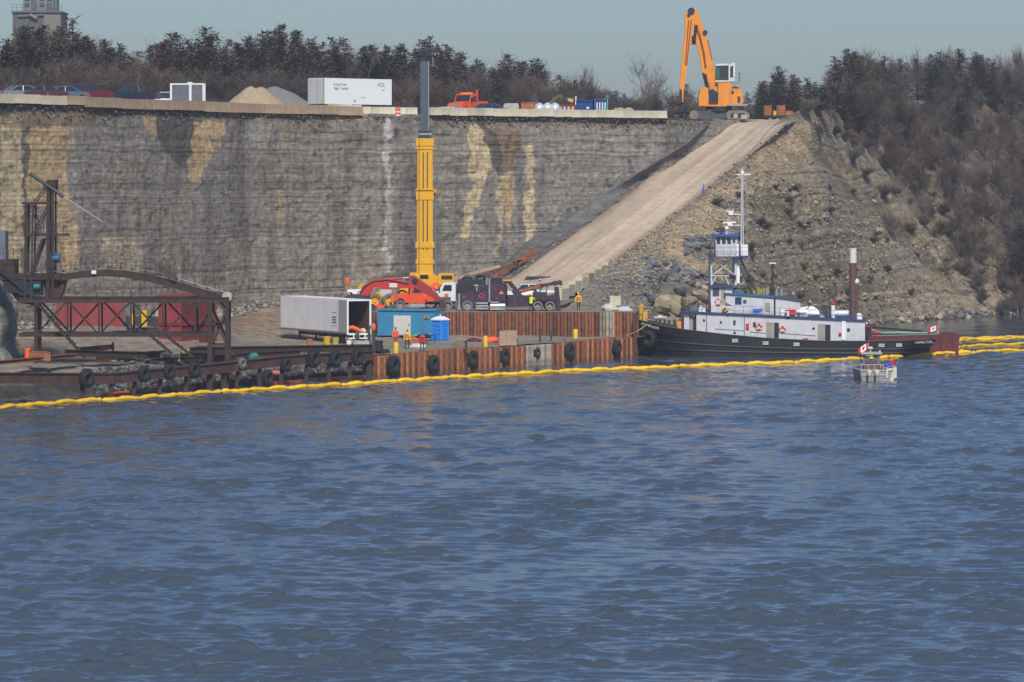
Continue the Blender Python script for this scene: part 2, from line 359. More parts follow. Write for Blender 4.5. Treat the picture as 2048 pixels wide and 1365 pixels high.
def make_lower():
    X = np.concatenate([np.linspace(-75, -13.4, 300), np.linspace(-12.86, 13.5, 120)])
    pxs = np.linspace(-220, 1520, 500); cx = (pxs-1024)/F*cliffZ(pxs); Yc = np.interp(X, cx, cliffZ(pxs))+1.5
    Yq = quayY(X)+np.where(X > -13, .5, 0); v = np.linspace(0, 1, 170)
    YY = Yq[None]+v[:, None]*(Yc-Yq)[None]; XX = np.repeat(X[None], 170, 0)
    H = lower_h(XX, YY)+.10*fbm(XX/1.5, YY/1.5, 4, 70)
    d = YY-Yq[None]; rip = np.clip(1-(d-5)/5, 0, 1)*(XX < -12.9)
    H = H+rip*.45*(cell(XX/.55, YY/.8, 3)-.5)
    C = np.ones(XX.shape+(3,))*np.array([.25, .21, .16])
    k = np.clip(fbm(XX/5, YY/9, 4, 72)*1.8+.3, 0, 1)[..., None]*.6; C = C*(1-k)+np.array([.19, .175, .155])*k
    k = np.clip((lower_h(XX, YY)-2.5)/.6, 0, 1)[..., None]*(XX > -31)[..., None]; C = C*(1-k)+np.array([.225, .165, .115])*k
    k = np.clip(rip*1.5, 0, 1)[..., None]*.9; C = C*(1-k)+np.array([.15, .148, .14])*k*(.6+.8*cell(XX/.55, YY/.8, 9)[..., None])
    k = (np.clip((1.35-H)/.5, 0, 1)*(XX < -12.9))[..., None]*.9; C = C*(1-k)+np.array([.035, .033, .03])*k  # wet rock near the water, with the dock's shade painted into the colour
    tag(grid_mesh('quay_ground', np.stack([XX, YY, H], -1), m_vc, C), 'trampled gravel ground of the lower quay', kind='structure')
make_lower()
def upper_h(X, Y):
    return np.interp(X, [-19.5, -16], [2.0, 4.5])+np.interp(Y, [412, 424, 430, 437, 450], [0, .35, .9, 2.7, 2.9])*np.interp(X, [-20, -8, 0], [0, .15, 1])
def make_upper():
    X = np.linspace(-19.5, 12.4, 130); Y = np.concatenate([np.linspace(400.35, 452, 110)]); XX, YY = np.meshgrid(X, Y)
    H = upper_h(XX, YY)+.07*fbm(XX/1.2, YY/2, 4, 75)*np.clip((YY-400.3)/1, 0, 1)
    C = np.ones(XX.shape+(3,))*np.array([.24, .205, .165]); k = np.clip(fbm(XX/4, YY/4, 4, 77)*2, 0, 1)[..., None]*.5; C = C*(1-k)+np.array([.17, .16, .15])*k
    tag(grid_mesh('upper_quay_ground', np.stack([XX, YY, H], -1), m_vs, C), 'gravel ground of the upper quay under the trucks', kind='structure')
make_upper()
# ramp road
RL = [(940, 590, 424), (1026, 557, 433), (1137, 477, 447.5), (1223, 415, 458.7), (1306, 348, 469.5), (1383, 292, 479.5), (1437, 246, 487), (1490, 239, 502), (1530, 243, 520)]
def poly3(pts, n): 
    A = np.array([tuple(p) for p in pts]); s = np.concatenate([[0], np.cumsum(np.linalg.norm(np.diff(A, axis=0), axis=1))])
    t = np.linspace(0, s[-1], n); return np.stack([np.interp(t, s, A[:, i]) for i in range(3)], 1)
def smooth_rows(A, k=6):
    for _ in range(k): A[1:-1] = (A[:-2]+2*A[1:-1]+A[2:])/4
    return A
left = smooth_rows(poly3([W(*p) for p in RL], 160), 20)
right = left+np.array([8.3, -3.9, 0])
def make_ramp():
    v = np.linspace(0, 1, 40)[:, None, None]; P = left[None]*(1-v)+right[None]*v
    cross = np.linspace(0, 1, 40)[:, None]*np.ones((1, 160)); along = np.cumsum(np.concatenate([[0], np.linalg.norm(np.diff(left, axis=0), axis=1)]))[None]*np.ones((40, 1))
    P[..., 2] += .05*fbm(cross*9, along/7, 4, 80)+.10*np.cos(cross*math.pi*2-.2)*0-.12*(np.exp(-((cross-.3)/.05)**2)+np.exp(-((cross-.62)/.05)**2))*.5
    C = np.ones(P.shape)*np.array([.50, .40, .295]); edge = np.clip(1-np.minimum(cross+.04*fbm(along/5, cross*3, 3, 84), (1-cross))/.17, 0, 1)[..., None]
    C = C*(1-edge)+np.array([.29, .22, .16])*edge
    C = C*(1+.30*fbm(cross*14, along/22, 4, 82)[..., None])*(1-.16*np.exp(-((cross-.3)/.05)**2)-.16*np.exp(-((cross-.62)/.05)**2)-.12*np.exp(-((cross-.42)/.03)**2)+.10*fbm(along/3, cross*6, 4, 85))[..., None]
    tag(grid_mesh('ramp_road', P, m_vs, C), 'steep unpaved haul road climbing to the cliff top', kind='structure')
    B = [(930, 566, 445), (1000, 540, 452), (1051, 486, 455.5), (1094, 465, 458), (1168, 415, 461.5), (1229, 375, 465), (1300, 332, 468.8), (1368, 292, 474.5), (1412, 250, 481), (1440, 238, 492)]
    Bp = smooth_rows(poly3([W(p[0], p[1], p[2]-2.2) for p in B], 160), 8); v = np.linspace(0, 1, 36)[:, None, None]
    Q = Bp[None]*(1-v)+left[None]*v; Q[0] = Bp+np.array([.3, 4.0, .5]); n = fbm(Q[..., 0]/1.2, Q[..., 1]/1.2+Q[..., 2], 5, 86); k = np.sin(math.pi*v[..., 0])
    Q[..., 2] += .35*n*k-.4*k; 
    C = np.ones(Q.shape)*np.array([.135, .13, .128]); kk = np.clip((v-.75)/.25, 0, 1); C = C*(1-kk*.6)+np.array([.22, .175, .13])*kk*.6; C = C*(1+.35*n[..., None])
    tag(grid_mesh('ramp_inner_bank', Q, m_vc, C), 'dark gravel bank between the haul road and the cliff', kind='structure')
make_ramp()
# outer bank of the ramp and the natural hillside
COLS = [((1128, 409, 4.3), (0, 0)), ((1200, 409, 4.3), 0), ((1258, 404.5, 4.2), 0), ((1285, 405, 3.2), 0), ((1305, 406, -.6), 0), ((1400, 419, -.6), 0), ((1500, 434, -.6), 0), ((1600, 455, -.6), 0), ((1700, 476, -.6), 0), ((1786, 493, -.6), 0), ((1870, 503, -.6), 0), ((1960, 513, -.6), 0), ((2048, 524, -.6), 0), ((2250, 545, -.6), 0)]
def rr(py):   # ramp right edge point at photo row py
    ys = HY-(right[:, 2]-HC)*F/right[:, 1]; i = int(np.argmin(abs(ys-py))); return tuple(right[i])
TOPS = [rr(556), rr(508), rr(470), rr(455), rr(440), rr(378), rr(320), tuple(W(1545, 250, 483)), tuple(W(1612, 216, 491)), tuple(W(1668, 224, 512)), tuple(W(1760, 215, 550)), tuple(W(1900, 205, 595)), tuple(W(2048, 195, 640)), tuple(W(2300, 190, 700))]
def hill_pt(P0, P1, v): return P0*(1-v)+P1*v
def make_hill():
    nb, nv = 420, 190
    b = np.array([(X_(p[0][0], p[0][1]), p[0][1], p[0][2]) for p in COLS]); t = np.array(TOPS)
    u = np.linspace(0, len(COLS)-1, nb); ii = np.arange(len(COLS))
    Bt = np.stack([np.interp(u, ii, b[:, i]) for i in range(3)], 1); Tp = np.stack([np.interp(u, ii, t[:, i]) for i in range(3)], 1)
    Tp = smooth_rows(Tp.copy(), 12); Bt = smooth_rows(Bt.copy(), 10)
    v = np.linspace(0, 1, nv)[:, None, None]; P = Bt[None]*(1-v)+Tp[None]*v
    hh = P[..., 2].copy(); vv = v[..., 0]; U = u[None]*np.ones_like(vv); sx = F/P[..., 1]; PX = 1024+P[..., 0]*sx; PY = HY-(P[..., 2]-HC)*sx
    nat = np.clip((U-4.6)/1.2, 0, 1)*np.clip((PX-(1445+(480-PY)*.92))/45+.5, 0, 1)
    k = np.clip(vv*12, 0, 1)*np.clip((1-vv)*9, 0, 1)
    # ledges: convert straight slope to steps in the natural part
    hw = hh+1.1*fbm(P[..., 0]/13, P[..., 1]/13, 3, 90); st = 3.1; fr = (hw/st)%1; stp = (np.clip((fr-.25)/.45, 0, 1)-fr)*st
    low = np.clip((17-hh)/6, 0, 1)
    P[..., 2] += nat*k*(stp*.35*np.clip(low+.2, 0, 1))
    gul = fbm(PX/42-PY/48, PY/260, 4, 92)*2.0+1.0*fbm(PX/17-PY/20, PY/120, 4, 94)
    n = fbm(P[..., 0]/1.1, P[..., 2]/.8+P[..., 1]/2, 5, 95)
    gul = .45*gul; n2 = fbm(P[..., 0]/2.2+P[..., 1]/2.2, hw/.7, 5, 96)
    P[..., 2] += k*(nat*gul*.5+.12*n*(1-.6*nat)+(1-nat)*.4*fbm(P[..., 0]/5, P[..., 1]/5, 3, 97)); P[..., 1] -= k*nat*(gul*1.7+.3*n2)
    P[..., 1] -= k*nat*(.25*(cell(PX/40+hw*.8, hw/.9, 4)-.5)+.45*(_T[np.floor(hw/.55).astype(int) & 255, 5]-.5)+.3*(_T[np.floor(hw/.22).astype(int) & 255, 6]-.5)+.25*(cell(PX/9, hw/.35, 6)-.5))
    tanG = np.array([.33, .268, .185]); greyR = np.array([.17, .165, .155]); rockG = np.array([.225, .198, .158]); brush = np.array([.135, .105, .080])
    C = np.ones(P.shape)*tanG
    def bl(mask, col, a):
        nonlocal C
        mm = np.clip(mask*a, 0, 1)[..., None]; C = C*(1-mm)+np.array(col)*mm
    bl(np.clip((3.6-U)*1.0, 0, 1)*np.clip((8.4-hh)/1.2, 0, 1), (.17, .162, .152), .9)
    edge = np.clip((vv-.93)/.05, 0, 1)*(1-nat); bl(edge, (.13, .12, .11), .7)
    qx = PX+16*fbm(PX/25, PY/25, 4, 100); qy = PY+10*fbm(PX/25, PY/25, 4, 101)
    for poly in ([(1365, 492), (1405, 468), (1425, 490), (1430, 520), (1390, 520)], [(1285, 535), (1330, 515), (1400, 545), (1425, 570), (1420, 600), (1320, 585), (1290, 560)], [(1440, 400), (1480, 390), (1520, 395), (1520, 415), (1460, 415)]):
        bl(inpoly(qx, qy, poly).astype(float), (.115, .115, .12), .85)
    bl(np.clip((PY-590)/15, 0, 1)*(U < 6), (.26, .235, .2), .7)
    bl(nat, rockG, .85); bl(((vn(P[..., 0]/9+4, hw/3.0, 111)) > .58)*nat, (.205, .195, .175), .6)
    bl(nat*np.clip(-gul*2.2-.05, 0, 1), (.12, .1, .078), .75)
    bl(nat*np.clip(fbm(PX/34-PY/40, PY/120, 4, 109)*2.8-.5, 0, 1), (.30, .24, .155), .7)
    line = -((PX-1640)*1.10)+(PY-260)      # left-below of the tree edge is rock
    bl(np.clip((-line-60+40*fbm(PX/30, PY/30, 3, 105))/60, 0, 1)*nat, brush, .85)
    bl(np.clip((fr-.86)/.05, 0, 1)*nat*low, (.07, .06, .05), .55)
    bl(np.clip((.8-hh)/.5, 0, 1), (.07, .062, .055), .8)
    bl(((hh > .55) & (hh < 1.1)).astype(float)*np.clip(vn(PX/9, PY/3, 108)*2-.7, 0, 1)*(U > 8), (.42, .38, .33), .6)
    C = C*np.clip(1+.28*n+.25*(_T[np.floor(hw/.4).astype(int) & 255, 8]-.5)*nat, .5, 1.5)[..., None]*np.array([1.0, .94, .84])
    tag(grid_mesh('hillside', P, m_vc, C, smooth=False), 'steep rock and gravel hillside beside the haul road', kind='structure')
    # ground behind the crest
    T2 = Tp[120:].copy(); Bk = T2+np.array([0, 260., 0]); Bk[:, 0] *= 1.3; Bk[:, 2] += 1
    v = np.linspace(0, 1, 30)[:, None, None]**1.5; Q = T2[None]*(1-v)+Bk[None]*v; Q[..., 2] += .3*fbm(Q[..., 0]/5, Q[..., 1]/5, 3, 107)*(v[..., 0] > .01)
    tag(grid_mesh('hilltop_ground', Q, m_vc, np.ones(Q.shape)*brush*1.4), 'brushy ground on the hilltop behind the slope', kind='structure')
    return P, PX, PY
HP, HPX, HPY = make_hill()
# near rock bluff at the left edge
def make_bluff():
    o = MB(); pts = []
    prof = [(-60, 500), (-20, 540), (0, 566), (14, 592), (30, 628), (34, 660), (28, 700), (45, 735), (70, 752), (70, 775), (-60, 800)]
    n = 26; V = []
    A = poly3([W(x, y, 341) for x, y in prof[:-1]], 60)
    v = np.linspace(0, 1, n)
    P = np.zeros((n, 60, 3))
    for i, t in enumerate(v):
        P[i] = A; P[i, :, 1] = 341+t*16; P[i, :, 0] -= 2.2*(1-math.sqrt(max(0, 1-(1-t)**2)))+t*2
    nn = fbm(P[..., 1]/2, P[..., 2]/2, 4, 110); P[..., 0] += nn*.5; P[..., 2] += nn*.2
    # front face
    Fc = np.zeros((30, 60, 3)); s = np.linspace(0, 1, 30)
    for i, t in enumerate(s): Fc[i] = P[0]; Fc[i, :, 0] = P[0, :, 0]*(1-t)+(-54)*t; Fc[i, :, 1] = P[0, :, 1]-1.2*math.sin(t*2)+.5*fbm(np.full(60, t*8), P[0, :, 2]/1.5, 4, 112)*min(1, t*6)
    Fc = np.concatenate([Fc[::-1], P[1:]]); C = np.ones(Fc.shape)*np.array([.27, .26, .225]); k = np.clip(fbm(Fc[..., 0]/2+Fc[..., 1]/3, Fc[..., 2]/1.5, 4, 114)*2, 0, 1)[..., None]*.6; C = C*(1-k)+np.array([.14, .14, .12])*k
    tag(grid_mesh('rock_bluff', Fc, m_vc, C), 'pale grey rock bluff standing at the left edge of the quay', kind='structure')
make_bluff()

# loose stones, far too many to count: real little octahedra joined into one mesh per patch
def scatter(name, pts, rad, mat, label, seed=1):
    rs = np.random.RandomState(seed); n = len(pts); base = np.array([(1, 0, 0), (-1, 0, 0), (0, 1, 0), (0, -1, 0), (0, 0, .7), (0, 0, -.7)], float)
    V = base[None]*(1+.5*(rs.rand(n, 6, 3)-.5)); th = rs.rand(n)*6.28; c, s_ = np.cos(th), np.sin(th); X, Y = V[..., 0]*c[:, None]-V[..., 1]*s_[:, None], V[..., 0]*s_[:, None]+V[..., 1]*c[:, None]
    V = np.stack([X, Y, V[..., 2]], -1)*rad[:, None, None]+pts[:, None]; tri = np.array([(0, 2, 4), (2, 1, 4), (1, 3, 4), (3, 0, 4), (2, 0, 5), (1, 2, 5), (3, 1, 5), (0, 3, 5)])
    f = (tri[None]+(np.arange(n)*6)[:, None, None]).reshape(-1, 3); me = bpy.data.meshes.new(name); me.vertices.add(n*6); me.vertices.foreach_set('co', V.reshape(-1).astype(np.float32))
    me.loops.add(len(f)*3); me.loops.foreach_set('vertex_index', f.reshape(-1).astype(np.int32)); me.polygons.add(len(f)); me.polygons.foreach_set('loop_start', (np.arange(len(f))*3).astype(np.int32)); me.update(calc_edges=True)
    col_ = np.repeat(rs.rand(n), 6)[:, None]; a = me.color_attributes.new('Col', 'FLOAT_COLOR', 'POINT'); C0, C1 = mat[1], mat[2]; cc = np.array(C0)*(1-col_)+np.array(C1)*col_
    a.data.foreach_set('color', np.concatenate([cc, np.ones((n*6, 1))], 1).reshape(-1).astype(np.float32)); me.materials.append(mat[0]); o = bpy.data.objects.new(name, me); link(o); return tag(o, label, kind='stuff')
m_st = M('stone_vc', (1, 1, 1), .95, var=.2, scale=2, vcol=True, spec=.1)
def hill_scatter(n, fn, seed):
    rs = np.random.RandomState(seed); i = rs.randint(3, HP.shape[0]-2, n*6); j = rs.randint(2, HP.shape[1]-2, n*6); k = fn(HPX[i, j], HPY[i, j], rs.rand(n*6)); i, j = i[k][:n], j[k][:n]
    return HP[i, j]+(rs.rand(len(i), 3)-.5)*.3
p = hill_scatter(9000, lambda x, y, r: (x < 1460+(480-y)*.95) & (y < 560) & (x > 1150), 3); rs = np.random.RandomState(8)
scatter('gravel_stones', p, .05+.16*rs.rand(len(p))**3, (m_st, (.20, .17, .125), (.46, .39, .28)), 'loose tan stones covering the embankment beside the haul road', 4)
p = hill_scatter(7000, lambda x, y, r: (x > 1420) & (y > 380-(x-1640)*-.4) & (x < 1640+(y-200)*1.1), 5); scatter('scree', p, .07+.30*rs.rand(len(p))**4, (m_st, (.12, .105, .085), (.36, .31, .23)), 'loose scree lying on the eroded rock slope behind the tug', 6)
p = hill_scatter(2600, lambda x, y, r: (y > 500) & (x < 1330) & (x > 1180), 7); scatter('grey_gravel', p, .05+.22*rs.rand(len(p))**3, (m_st, (.12, .12, .12), (.30, .29, .28)), 'grey gravel and rubble at the foot of the ramp bank', 8)
rs = np.random.RandomState(12); n = 2600; X = -42+rs.rand(n)*29; d = .8+rs.rand(n)**1.3*9; Y = quayY(X)+d+np.clip((-31.5-X)/2, 0, 1)*4; H = lower_h(X, Y); k = (H > -.2) & (X > -35)
scatter('riprap', np.stack([X, Y, H], -1)[k], (.10+.32*rs.rand(n)**2)[k], (m_st, (.03, .03, .03), (.18, .176, .168)), 'grey riprap stones sloping to the water behind the dock beam', 9)
k = rs.randint(4, 150, 1500); sd = rs.rand(1500) < .6; b0 = np.where(sd[:, None], left[k], right[k]); p = b0+np.stack([(rs.rand(1500)-.6)*1.6*np.where(sd, 1, -.5), (rs.rand(1500)-.3)*1.0, -.05*np.ones(1500)], -1)
scatter('roadside_stones', p, .04+.14*rs.rand(1500)**3, (m_st, (.13, .115, .10), (.34, .29, .23)), 'small stones strewn along both shoulders of the haul road', 10)
px = rs.rand(2600)*1100+20; Z = cliffZ(px)-1.2-rs.rand(2600)**2*2.2; X = (px-1024)/F*Z; H = np.where(X > -14, upper_h(X, Z), lower_h(X, Z)); scatter('talus', np.stack([X, Z, H+.5*rs.rand(2600)*(1.2+Z-cliffZ(px)+2.2)/2], -1), .1+.4*rs.rand(2600)**3, (m_st, (.13, .12, .11), (.34, .30, .25)), 'broken rock lying along the foot of the cliff', 11)
px = rs.rand(2200)*1420+5; Z = cliffZ(px)+.7+(rs.rand(2200)-.5)*.9; scatter('edge_rubble', np.stack([(px-1024)/F*Z, Z, TH-.25-1.2*rs.rand(2200)**2], -1), .05+.17*rs.rand(2200)**3, (m_st, (.12, .108, .095), (.26, .225, .175)), 'loose rubble along the ragged top edge of the cliff', 13)
# ------------------------------------------------------------ shared materials
rust = M('rusty_steel', (.16, .07, .042), .85, var=.4, scale=1.2, streak=.7, streak_col=(.05, .028, .022), rand=.45)
rust_or = M('orange_rust', (.30, .105, .045), .85, var=.35, scale=1.5, streak=.6, streak_col=(.08, .04, .03), rand=.4)
rust_dk = M('dark_rust', (.042, .026, .022), .8, var=.35, scale=2, streak=.4, streak_col=(.06, .028, .02))
rust_mid = M('brown_rust', (.085, .043, .034), .8, var=.35, scale=1.2, streak=.6, streak_col=(.045, .028, .025))
rubber = M('tyre_rubber', (.022, .022, .024), .8, var=.35, scale=5)
rubber_g = M('dusty_rubber', (.16, .15, .135), .9, var=.3, scale=5)
steel = M('bare_steel', (.42, .43, .44), .4, .7, var=.15, scale=5)
steel_dk = M('dark_steel', (.05, .052, .06), .55, .3, var=.2, scale=3)
glass = M('dark_glass', (.02, .028, .035), .08, var=0, spec=.8)
white = M('white_paint', (.72, .73, .74), .5, var=.06, scale=1.5, streak=.25, streak_col=(.42, .38, .33))
white_c = M('clean_white', (.8, .81, .82), .45, var=.03)
black = M('black_paint', (.018, .018, .022), .5, var=.3, scale=2)
conc = M('pale_concrete', (.50, .465, .365), .9, var=.12, scale=2, rand=.22, streak=.25, streak_col=(.33, .28, .2), bump=.02)
conc_tan = M('tan_concrete', (.40, .29, .185), .9, var=.15, scale=1.5, rand=.12, streak=.4, streak_col=(.28, .17, .09), bump=.02)
yellow = M('machine_yellow', (.74, .38, .012), .45, var=.08, scale=2, streak=.25, streak_col=(.4, .24, .04))
red = M('machine_red', (.52, .03, .028), .45, var=.1, scale=2, streak=.2, streak_col=(.3, .04, .03))
orange = M('machine_orange', (.78, .27, .02), .42, var=.1, scale=1.2, streak=.35, streak_col=(.5, .17, .03))
hi_or = M('hi_vis_orange', (.85, .12, .03), .7, var=.1, scale=8)
hi_ye = M('hi_vis_yellow', (.65, .75, .03), .7, var=.1, scale=8)
boomy = M('boom_yellow', (.85, .50, .006), .6, var=.12, scale=2, var2=.12, scale2=9, rand=.12)
navy = M('navy_cloth', (.02, .025, .05), .8, var=.2, scale=6)
skin = M('skin', (.42, .25, .18), .6, var=.05)
# ------------------------------------------------------------ sheet pile walls
def pan_mesh(pw, depth, h, name, mat):
    b = MB(); t = .03; a = pw*.28
    pl = [(-pw, 0), (-pw+a, 0), (-a*.5, depth), (a*.5, depth), (pw-a, 0), (pw, 0)]
    pl = [(-pw/2, 0), (-pw/2+pw*.2, 0), (-pw*.12, depth), (pw*.12+.0, depth), (pw/2-pw*.2, 0), (pw/2, 0)]
    fr = [(x, -y) for x, y in pl]; bk = [(x, -y+t) for x, y in pl][::-1]
    b.prism(fr+bk, 0, h, ax='z'); return b.build(name, mat)
def pile_wall(name, A, B, z0, hfun, n, depth, label, cat, mats, pick):
    A = Vector(A); B = Vector(B); d = B-A; L_ = d.length; ang = math.atan2(d.y, d.x); t = empty(name, (A.x, A.y, z0), ang, label, cat)
    pw = L_/n; protos = {}
    for i in range(n):
        x = (i+.5)*pw; h = hfun((i+.5)/n)-z0; m = pick(i, (i+.5)/n); key = (round(h, 1), m)
        if key not in protos:
            o = pan_mesh(pw*1.002, depth, h, 'sheet_pile', mats[m]); protos[key] = o; link_needed = False; o.parent = t
        else:
            o = protos[key].copy(); COL.objects.link(o); o.parent = t
        o.location = (x, 0, 0); o.rotation_euler = (random.uniform(-.012, .012), 0, 0)
    return t
pale_pile = M('lime_stained_pile', (.33, .29, .23), .9, var=.35, scale=1.2, streak=.6, streak_col=(.15, .1, .07), rand=.3)
rust_hot = M('bright_rust', (.36, .13, .05), .85, var=.3, scale=1.5, streak=.55, streak_col=(.1, .05, .035), rand=.35)
random.seed(11)
def lowtop(f):
    base = 2.0+.12*math.sin(f*9)
    return round(base-.0+( .0 if f < .2 else .12 if f < .62 else .05), 1)+(.1 if .34 < f < .36 else 0)
pile_wall('sheet_pile_wall', (-12.5, 358.2, 0), (11.8, 397.8, 0), -.8, lowtop, 98, .34,
          'long low rusty sheet pile wall rising from the water with tyres hung on it', 'sheet pile wall', [rust, rust_hot, pale_pile],
          lambda i, f: (2 if .56 < f < .66 and random.random() < .8 else (1 if i % 2 else 0)))
pile_wall('sheet_pile_wall', (-15.5, 400.1, 0), (12.3, 400.1, 0), 1.6, lambda f: 4.52, 40, .42,
          'dark brown sheet pile wall holding up the upper quay below the purple tow truck', 'sheet pile wall', [M('upper_pile_brown', (.15, .068, .045), .85, var=.4, scale=1.2, streak=.6, streak_col=(.06, .035, .028), rand=.35), rust_or, pale_pile],
          lambda i, f: (2 if .88 < f < .97 and random.random() < .5 else (1 if i % 2 else 0)))
pile_wall('sheet_pile_wall', (12.1, 398.2, 0), (12.9, 408, 0), -.8, lambda f: 4.4, 10, .3, 'short return of rusty sheet piles hidden beside the tug bow', 'sheet pile wall', [rust_mid, rust], lambda i, f: i % 2)

# ------------------------------------------------------------ tyre fenders
def tyre_mesh(Rt, wd, mat, name='tyre_fender'):
    b = MB(); b.torus((0, 0, 0), (0, 1, 0), Rt-wd*.42, wd*.42, 22, 8, 1.15)
    for i in range(22):
        t = 2*math.pi*(i+.5)/22; b.box(((Rt-.01)*math.cos(t), 0, (Rt-.01)*math.sin(t)), (.07, wd*.7, .07))
    return b.build(name, mat, smooth=True)
tyre_base = tyre_mesh(.62, .5, rubber); used = [False]
def tyre(px, py, Z, rz, Rt, label, group, mat=None, tilt=0):
    if not used[0]: o = tyre_base; used[0] = True
    else: o = tyre_base.copy(); COL.objects.link(o)
    p = W(px, py, Z); o.location = p; o.rotation_euler = (tilt, 0, rz); s = Rt/.62; o.scale = (s, s, s)
    if mat: o.data = o.data.copy(); o.data.materials[0] = mat
    tag(o, label, 'tyre fender', group)
    b = MB(); b.tube([(-.05, 0, .1), (-.03, .28, .75), (0, .5, .95)], .025, 5)
    r = b.build('hanging_rope', black, o); return o
WANG = math.atan2(397.8-358.2, 24.3)
for i, (px, py, Rt) in enumerate([(773, 731, .86), (852, 728, .8), (930, 719, .82), (994, 713, .78), (1060, 706, .5), (1125, 702, .8), (1221, 695, .68)]):
    Zb = np.interp(px, [745, 1262], [358.2, 397.8]); nrm = Vector((math.sin(WANG), -math.cos(WANG), 0))
    o = tyre(px, py, Zb, WANG, Rt, '%s black tyre fender from the left hanging on the low sheet pile wall' % ordw(i), 'tyre fenders on the low sheet pile wall')
    o.location += nrm*.75
def beamZ(px): return float(np.interp(px, [0, 222, 561, 742], [318, 327, 347, 358.2]))
BANG = math.atan2(358.2-327, -12.5+32.8)
for i, (px, py, Rt, m) in enumerate([(163, 757, .78, None), (277, 748, .68, None), (327, 744, .66, None), (377, 740, .72, None), (474, 727, .48, rubber_g), (525, 756, .68, None), (562, 730, .62, None), (617, 717, .8, None), (661, 718, .76, None), (705, 714, .78, None)]):
    o = tyre(px, py, beamZ(px), BANG, Rt, '%s tyre fender from the left hanging on the rusty dock beam' % ordw(i), 'tyre fenders on the dock beam', m)
    o.location += Vector((math.sin(BANG), -math.cos(BANG), 0))*.55

# ------------------------------------------------------------ left dock: waler beams, piles, booms
def ibeam(b, p, q, h, w_):
    p = Vector(p); q = Vector(q); z = Vector((0, 0, h/2)); b.bar(p+z, q+z, w_, .06); b.bar(p-z, q-z, w_, .06); b.bar(p, q, w_*.25, h-.1)
dock = empty('dock_beam', W(400, 735, beamZ(400)), 0, 'long brown rusty waler beam on piles carrying the tyre fenders', 'dock beam')
db = dock.location
pts = [(-60, 756, 314), (150, 757, 324), (225, 757, 327), (330, 746, 333), (430, 737, 339), (560, 722, 347), (742, 711, 358)]
for a, c in zip(pts[:-1], pts[1:]):
    b = MB(); p = W(*a)-db; q = W(*c)-db; b.bar(p, q, .5, .72); n = max(2, int((q-p).length/1.5))
    z = Vector((0, 0, .4)); b.bar(p+z, q+z, .75, .08); b.bar(p-z, q-z, .75, .08)
    b.build('beam', rust_mid, dock)
for px, w_, tilt in [(165, .4, .0), (222, .38, .25), (268, .32, .12), (320, .34, .1), (372, .34, .05), (420, .5, 0), (448, .45, 0), (475, .34, .12), (520, .34, 0), (563, .34, .08), (613, .34, .05), (658, .34, .04), (700, .34, .03), (738, .5, 0)]:
    Z = beamZ(px); x = X_(px, Z); b = MB(); b.bar(Vector((x-tilt, Z-.3, -1.0))-db, Vector((x+tilt, Z-.1, 2.2 if px > 400 else 1.7))-db, w_, w_*.8); b.build('pile', rust_dk, dock)
for i, (a, c, h, lab) in enumerate([((-20, 727, 328), (150, 711, 336), .26, 'thin orange rusty steel beam sloping up behind the left dock'), ((130, 706, 336), (470, 716, 349), .55, 'dark steel beam lying behind the gantry legs'), ((380, 702, 352), (745, 696, 364), .6, 'long dark steel beam along the quay edge below the open trailer')]):
    b = MB(); p = W(*a); q = W(*c); ibeam(b, (0, 0, 0), q-p, h, .5); o = b.build('steel_beam', rust_or if i == 0 else rust_dk); o.location = p; tag(o, lab, 'steel beam')
for i, (a, c, lab) in enumerate([((205, 797, 327), (760, 768, 359), 'front thin orange spill boom floating under the dock beam'), ((300, 790, 333), (765, 764, 361), 'rear thin orange spill boom floating under the dock beam')]):
    n = 60; A, B = Vector(a), Vector(c); pp = []
    for k in range(n+1):
        t = k/n; px = a[0]+(c[0]-a[0])*t; Z = a[2]+(c[2]-a[2])*t+1.2+.35*math.sin(t*17+i*2)+i*.8; pp.append(Vector((X_(px, Z), Z, .13)))
    o0 = pp[0]; b = MB(); b.tube([p-o0 for p in pp], [.17+.04*math.sin(k*2.1) for k in range(n+1)], 7); o = b.build('spill_boom', hi_or, smooth=True); o.location = o0; tag(o, lab, 'spill boom')
b = MB(); b.ball((0, 0, 0), (.75, .4, .5), 9, 6, jit=.15); b.ball((.5, 0, -.35), (1.0, .4, .25), 9, 5, jit=.1); o = b.build('orange_sack', hi_or, smooth=True); o.location = W(550, 754, 350.5); tag(o, 'orange heap of folded boom behind the leaning tyre under the beam', 'folded boom')
b = MB(); b.ball((0, 0, 0), (.45, .35, .35), 8, 5, jit=.12); o = b.build('green_rope_heap', M('teal_rope', (.03, .2, .17), .8, var=.3, scale=9), smooth=True); o.location = W(508, 714, 344.5); tag(o, 'teal green rope heap on the dock beam', 'rope')

